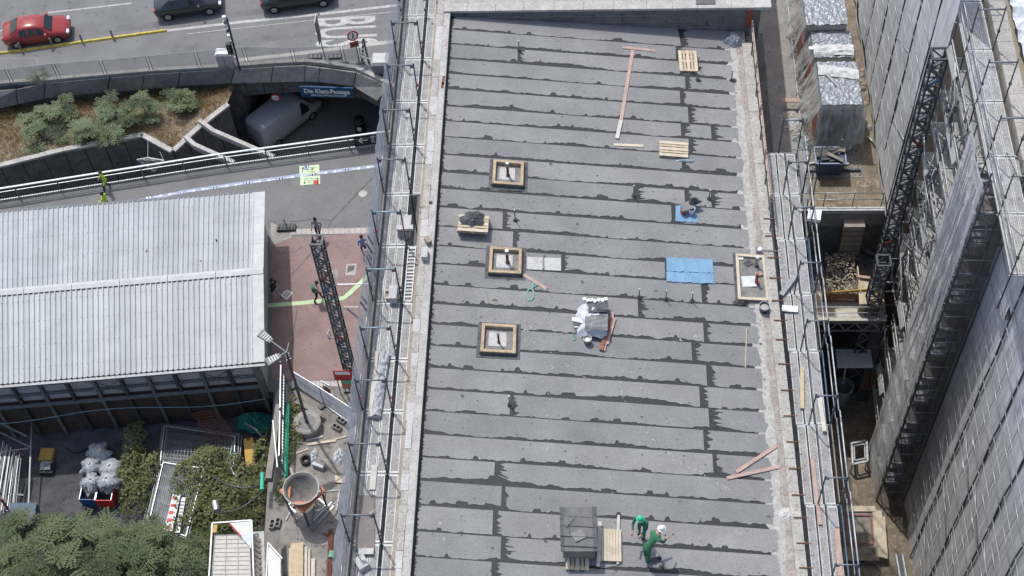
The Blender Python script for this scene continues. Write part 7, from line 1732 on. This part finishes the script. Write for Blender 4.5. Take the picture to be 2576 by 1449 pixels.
for k in range(1500):
    x, y = U(min(xs), max(xs)), U(min(ys), max(ys))
    if not inside(x, y) or vnoise(x * .7, y * .7, 611) < .5: continue
    mb.mi = 1; frond(mb, Vector((x, y, bedz(x, y) + U(.1, .45))), rdir(.4), U(.15, .35), 3, .7)
mb.mi = 0
o = mb.build('dry_grass', [MT['grass_dry'], MT['leaf_shrub']]); tag(o, 'dry straw-coloured grass covering the bed', 'grass', kind='stuff')

# ================================================================ VEHICLES
def car(loc, rz, pm, label, L=4.3, Wd=1.78, Hh=1.48, van=False):
    t = thing('van' if van else 'car', label, 'van' if van else 'car', loc, rz, None if van else 'vehicles on the road', local=True); ORG[t.name] = Vector()
    h = L / 2; w = Wd / 2
    if van: st = [(-h, .5, .95, 1.9, .92, .8), (-h + .08, .3, 1.0, Hh - .05, 1, .86), (-h + .5, .28, 1.05, Hh, 1, .88), (h - 1.9, .28, 1.05, Hh, 1, .88), (h - 1.5, .28, 1.05, Hh - .06, 1, .84), (h - .75, .28, 1.02, 1.15, .98, .8), (h - .2, .3, .9, .95, .92, .78), (h, .42, .7, .75, .8, .7)]
    else: st = [(-h, .45, .75, .82, .78, .7), (-h + .12, .3, .9, .98, .93, .78), (-h + .55, .24, .95, 1.05, .99, .8), (-h + 1.15, .22, .95, Hh - .05, 1, .66), (-h + 1.7, .22, .93, Hh, 1, .68), (-.0 + .1, .22, .92, Hh - .02, 1, .68), (h - 1.55, .22, .9, 1.3, 1, .68), (h - 1.05, .22, .9, .98, .99, .82), (h - .35, .26, .8, .86, .95, .8), (h - .05, .34, .65, .7, .82, .72), (h, .42, .58, .6, .7, .6)]
    vs = []; fs = []; m = 9
    for (x, zl, zs, zr, kw, kr) in st:
        q = [(0, zl), (w * kw * .9, zl), (w * kw, zl + .15), (w * kw, zs - .12), (w * kw * .97, zs), (w * kr * 1.02, zr - .05 if zr - zs > .2 else (zs + zr) / 2), (w * kr * .9, zr), (w * kr * .4, zr + .02), (0, zr + .03)]
        vs += [(x, yy, zz) for yy, zz in q] + [(x, -yy, zz) for yy, zz in q]
    S2 = 2 * m
    for i in range(len(st) - 1):
        for j in range(m - 1):
            a = i * S2 + j; fs.append((a, a + 1, a + S2 + 1, a + S2)); c = i * S2 + m + j; fs.append((c, c + S2, c + S2 + 1, c + 1))
    for e, i in ((0, 0), (1, len(st) - 1)):
        ring_ = [i * S2 + j for j in range(m)] + [i * S2 + m + j for j in range(m - 1, 0, -1)]; fs.append(tuple(ring_ if e else ring_[::-1]))
    b = MB(); b.add(vs, fs); b.build('body', MT[pm], t, True, org=(0, 0, 0))
    G_ = MT['car_glass']
    def P(i, side, j, off=.012):
        v = Vector(vs[i * S2 + (m if side < 0 else 0) + j]); return v + Vector((0, side * off, off * .6))
    if van:
        MB().add([P(4, 1, 5, 0) + Vector((.02, 0, -.1)), P(4, -1, 5, 0) + Vector((.02, 0, -.1)), P(5, -1, 5, 0) + Vector((.05, .05, .03)), P(5, 1, 5, 0) + Vector((.05, -.05, .03))], [(0, 1, 2, 3)]).build('windscreen', G_, t, org=(0, 0, 0))
        for s in (1, -1): MB().add([P(3, s, 4, .02), P(5, s, 4, .02) + Vector((-.25, 0, 0)), P(4, s, 5, .02) + Vector((-.1, 0, -.12)), P(3, s, 5, .02) + Vector((.1, 0, -.2))], [(0, 1, 2, 3)]).build('side_window', G_, t, org=(0, 0, 0))
        wx = (-h + 1.0, h - 1.05)
    else:
        f = lambda a, c, k: a.lerp(c, k)
        for (i0, i1, nm) in ((6, 7, 'windscreen'), (2, 3, 'rear_window')):
            lo, hi = (i1, i0) if nm == 'windscreen' else (i0, i1)
            a, c, d3, e = P(lo, 1, 6), P(lo, -1, 6), P(hi, -1, 6), P(hi, 1, 6)
            o_ = Vector((.03 if nm == 'windscreen' else -.03, 0, .02))
            MB().add([f(a, e, .04) + o_, f(c, d3, .04) + o_, f(d3, c, .05) + o_, f(e, a, .05) + o_], [(0, 1, 2, 3)]).build(nm, G_, t, org=(0, 0, 0))
        for s in (1, -1):
            for (i0, i1) in ((3, 4), (4, 5), (5, 6)):
                a, c, d3, e = P(i0, s, 4, .015), P(i1, s, 4, .015), P(i1, s, 5, .015), P(i0, s, 5, .015)
                MB().add([a.lerp(e, .08) + Vector((.05, 0, 0)), c.lerp(d3, .08) - Vector((.05, 0, 0)), d3.lerp(c, .1) - Vector((.05, 0, 0)), e.lerp(a, .1) + Vector((.05, 0, 0))], [(0, 1, 2, 3)]).build('side_window', G_, t, org=(0, 0, 0))
        wx = (-h + .82, h - .85)
    for x in wx:
        for s in (1, -1):
            R0 = .33; wh = MB().tube((x, s * (w - .19), R0), (x, s * (w + .012), R0), R0, 18).build('wheel', MT['rubber'], t, org=(0, 0, 0)); MB().tube((x, s * (w + .013), R0), (x, s * (w + .02), R0), .2, 12).build('rim', MT['steel'], wh, org=(0, 0, 0))
    for s in (1, -1):
        MB().box((h - .1, s * w * .68, .72), (.16, .3, .12)).build('headlight', MT['plastic_white'], t, org=(0, 0, 0)); MB().box((-h + .04, s * w * .72, .84), (.08, .22, .16)).build('tail_light', MT['sign_red'], t, org=(0, 0, 0))
        MB().box((h - 1.45 if not van else h - 1.15, s * (w + .1), 1.0 if not van else 1.25), (.12, .2, .14)).build('mirror', MT[pm], t, org=(0, 0, 0))
    return t
rdv = (W(420, 78) - W(0, 135)); raz = math.atan2(rdv.y, rdv.x)
car(W(100, 92, 0), raz, 'car_red', 'red hatchback driving on the road at the upper left')
car(W(478, 22, 0), raz, 'car_dark', 'dark car at the top edge, left of the other dark car', 4.4)
car(W(752, 2, 0), raz, 'car_dark', 'black car cut by the top edge near the bus lettering', 4.9, 1.85, 1.6)
vp = W(722, 316, -6.48); car(vp, math.atan2(.72, .62), 'van_white', 'white delivery van driving into the underpass', 5.2, 1.95, 2.35, True)

# ================================================================ PEOPLE
def person(loc, rz, label, top, legs, pose='walk', hat=None, scale=1.0, lean=0.0, hair='hair', bag=None):
    t = thing('person', label, 'person', loc, rz, local=True); ORG[t.name] = Vector()
    st = .26 if pose == 'walk' else .06
    J = {'pel': (0, 0, .95), 'spi': (0, lean * .35, 1.2), 'che': (0, lean * .8, 1.4), 'nek': (0, lean * 1.0, 1.52), 'hd0': (0, lean * 1.1 + .02, 1.6), 'hd1': (0, lean * 1.2 + .03, 1.72),
         'hl': (-.1, 0, .9), 'kl': (-.11, st * .7 + .03, .5), 'al': (-.11, st, .09), 'tl': (-.12, st + .16, .04),
         'hr': (.1, 0, .9), 'kr': (.11, -st * .3 + .05, .5), 'ar': (.11, -st, .11), 'tr': (.12, -st + .15, .04)}
    y0 = lean * .8
    if pose == 'work':
        J.update({'sl': (-.2, y0, 1.4), 'el': (-.25, y0 + .12, 1.15), 'wl': (-.15, y0 + .36, 1.05), 'fl': (-.13, y0 + .44, 1.03), 'sr': (.2, y0, 1.4), 'er': (.25, y0 + .12, 1.15), 'wr': (.15, y0 + .36, 1.02), 'fr': (.13, y0 + .44, 1.0)})
    else:
        J.update({'sl': (-.2, y0, 1.4), 'el': (-.26, y0 - .1, 1.14), 'wl': (-.25, y0 + .08, .9), 'fl': (-.25, y0 + .12, .82), 'sr': (.2, y0, 1.4), 'er': (.26, y0 + .04, 1.14), 'wr': (.24, y0 + .22, .95), 'fr': (.24, y0 + .28, .9)})
    Rr = {'pel': .15, 'spi': .14, 'che': .165, 'nek': .06, 'hd0': .088, 'hd1': .095, 'hl': .1, 'kl': .068, 'al': .045, 'tl': .04, 'hr': .1, 'kr': .068, 'ar': .045, 'tr': .04, 'sl': .075, 'el': .05, 'wl': .036, 'fl': .04, 'sr': .075, 'er': .05, 'wr': .036, 'fr': .04}
    names = list(J); ix = {k: i for i, k in enumerate(names)}
    E_ = [('pel', 'spi'), ('spi', 'che'), ('che', 'nek'), ('nek', 'hd0'), ('hd0', 'hd1'), ('pel', 'hl'), ('hl', 'kl'), ('kl', 'al'), ('al', 'tl'), ('pel', 'hr'), ('hr', 'kr'), ('kr', 'ar'), ('ar', 'tr'), ('che', 'sl'), ('sl', 'el'), ('el', 'wl'), ('wl', 'fl'), ('che', 'sr'), ('sr', 'er'), ('er', 'wr'), ('wr', 'fr')]
    me = bpy.data.meshes.new('sk'); me.from_pydata([J[k] for k in names], [(ix[a], ix[b]) for a, b in E_], [])
    ob = bpy.data.objects.new('sk', me); COL.objects.link(ob); sm = ob.modifiers.new('s', 'SKIN'); ss = ob.modifiers.new('u', 'SUBSURF'); ss.levels = 1
    for k in names:
        v = me.skin_vertices[0].data[ix[k]]; v.radius = (Rr[k], Rr[k] * (.72 if k in ('pel', 'spi', 'che') else 1)); v.use_root = k == 'pel'
    dg = bpy.context.evaluated_depsgraph_get(); bm = bpy.data.meshes.new_from_object(ob.evaluated_get(dg)); bpy.data.objects.remove(ob)
    bm.materials.clear()
    for m in (top, legs, 'skin', 'rubber'): bm.materials.append(MT[m])
    arm = [Vector(J[k]) for k in ('wl', 'fl', 'wr', 'fr')]
    for p in bm.polygons:
        c = p.center; p.use_smooth = True
        if c.z > 1.53 or min((c - a).length for a in arm) < .075: p.material_index = 2
        elif c.z < .09: p.material_index = 3
        elif c.z < .98 and min((c - a).length for a in arm) > .2: p.material_index = 1
        else: p.material_index = 0
    o = link('body', bm, t)
    hc = Vector(J['hd1'])
    hb = MB()
    for s in (-1, 1):
        for k in range(4):                              # fingers
            a = Vector(J['fl' if s < 0 else 'fr']) + Vector(((k - 1.5) * .018, 0, 0)); hb.tube(a, a + Vector((0, .03, -.07 - .008 * (k in (1, 2)))), .009, 5, .007)
        a = Vector(J['fl' if s < 0 else 'fr']); hb.tube(a + Vector((-s * .03, 0, .02)), a + Vector((-s * .05, .04, -.03)), .01, 5, .008)
    hb.build('fingers', MT['skin'], t, org=(0, 0, 0))
    MB().lathe(hc + UP(-.02), [(.105, -.06), (.11, .0), (.09, .07), (.05, .105), (0, .115)], 12).build('helmet' if hat else 'hair', MT[hat or hair], t, True, org=(0, 0, 0))
    if hat: MB().lathe(hc + UP(-.05), [(.10, 0), (.14, -.005), (.14, .012), (.10, .02)], 12).build('brim', MT[hat], t, org=(0, 0, 0))
    f = MB(); fy = hc.y + .085
    f.box((0, fy + .015, hc.z - .07), (.025, .04, .05))
    f.build('nose', MT['skin'], t, org=(0, 0, 0))
    MB().box((-.035, fy, hc.z - .045), (.02, .02, .012)).box((.035, fy, hc.z - .045), (.02, .02, .012)).box((0, fy - .003, hc.z - .125), (.05, .02, .01)).build('face_features', MT['hair'], t, org=(0, 0, 0))
    if bag: MB().box((0, y0 - .2, 1.25), (.3, .18, .42)).build('backpack', MT[bag], t, org=(0, 0, 0))
    t.scale = (scale,) * 3
    return t
person(W(272, 477, 0), 2.2, 'person in a neon yellow top and dark trousers walking beside the railing', 'hi_vis', 'cloth_dark', 'walk')
person(W(276, 531, 0), 1.4, 'person in a neon yellow top standing behind the hall roof edge', 'hi_vis', 'cloth_dark', 'work')
person(W(803, 594, 0), 2.9, 'person in grey standing above the lattice mast head', 'cloth_grey', 'cloth_dark', 'stand')
person(W(918, 640, 0), .3, 'person in a blue-grey shirt and dark trousers near the scaffold props', 'cloth_blue', 'cloth_dark', 'walk')
person(W(800, 756, 0), -1.2, 'person with a dark backpack stepping over the green stripe', 'cloth_grey', 'cloth_dark', 'walk', bag='cloth_green', lean=.12)
person(W(697, 748, 0), 1.0, 'person in dark clothes in the shade beside the hall', 'cloth_dark', 'cloth_grey', 'walk')
for i, (x, y, rz, lab, ps_) in enumerate(((1615, 1345, 2.7, 'worker in green overalls, the farther of two on the roof', 'work'), (1624, 1410, -.9, 'worker in green overalls bending over a tool, the nearer of two', 'work'))):
    p = RW(x, y, .004); person(p, rz, lab, 'cloth_green', 'cloth_green', ps_, 'pipe_green' if i == 0 else 'helmet_white', 1.02, .18 if i == 0 else .5)
tl_ = thing('floor_cutter', 'small red and grey power tool held by the nearer worker', 'tool', RW(1640, 1400)); p = RW(1641, 1402)
MB().box(p + UP(.14), (.34, .24, .22), .3).build('motor', MT['steel_mid'], tl_); MB().tube(p + Vector((.2, -.06, .1)), p + Vector((.24, -.02, .1)), .13, 14).build('disc', MT['steel_dark'], tl_); MB().bar(p + Vector((-.1, .1, .2)), p + Vector((-.25, .3, .75)), .04).build('handle', MT['steel_red'], tl_)
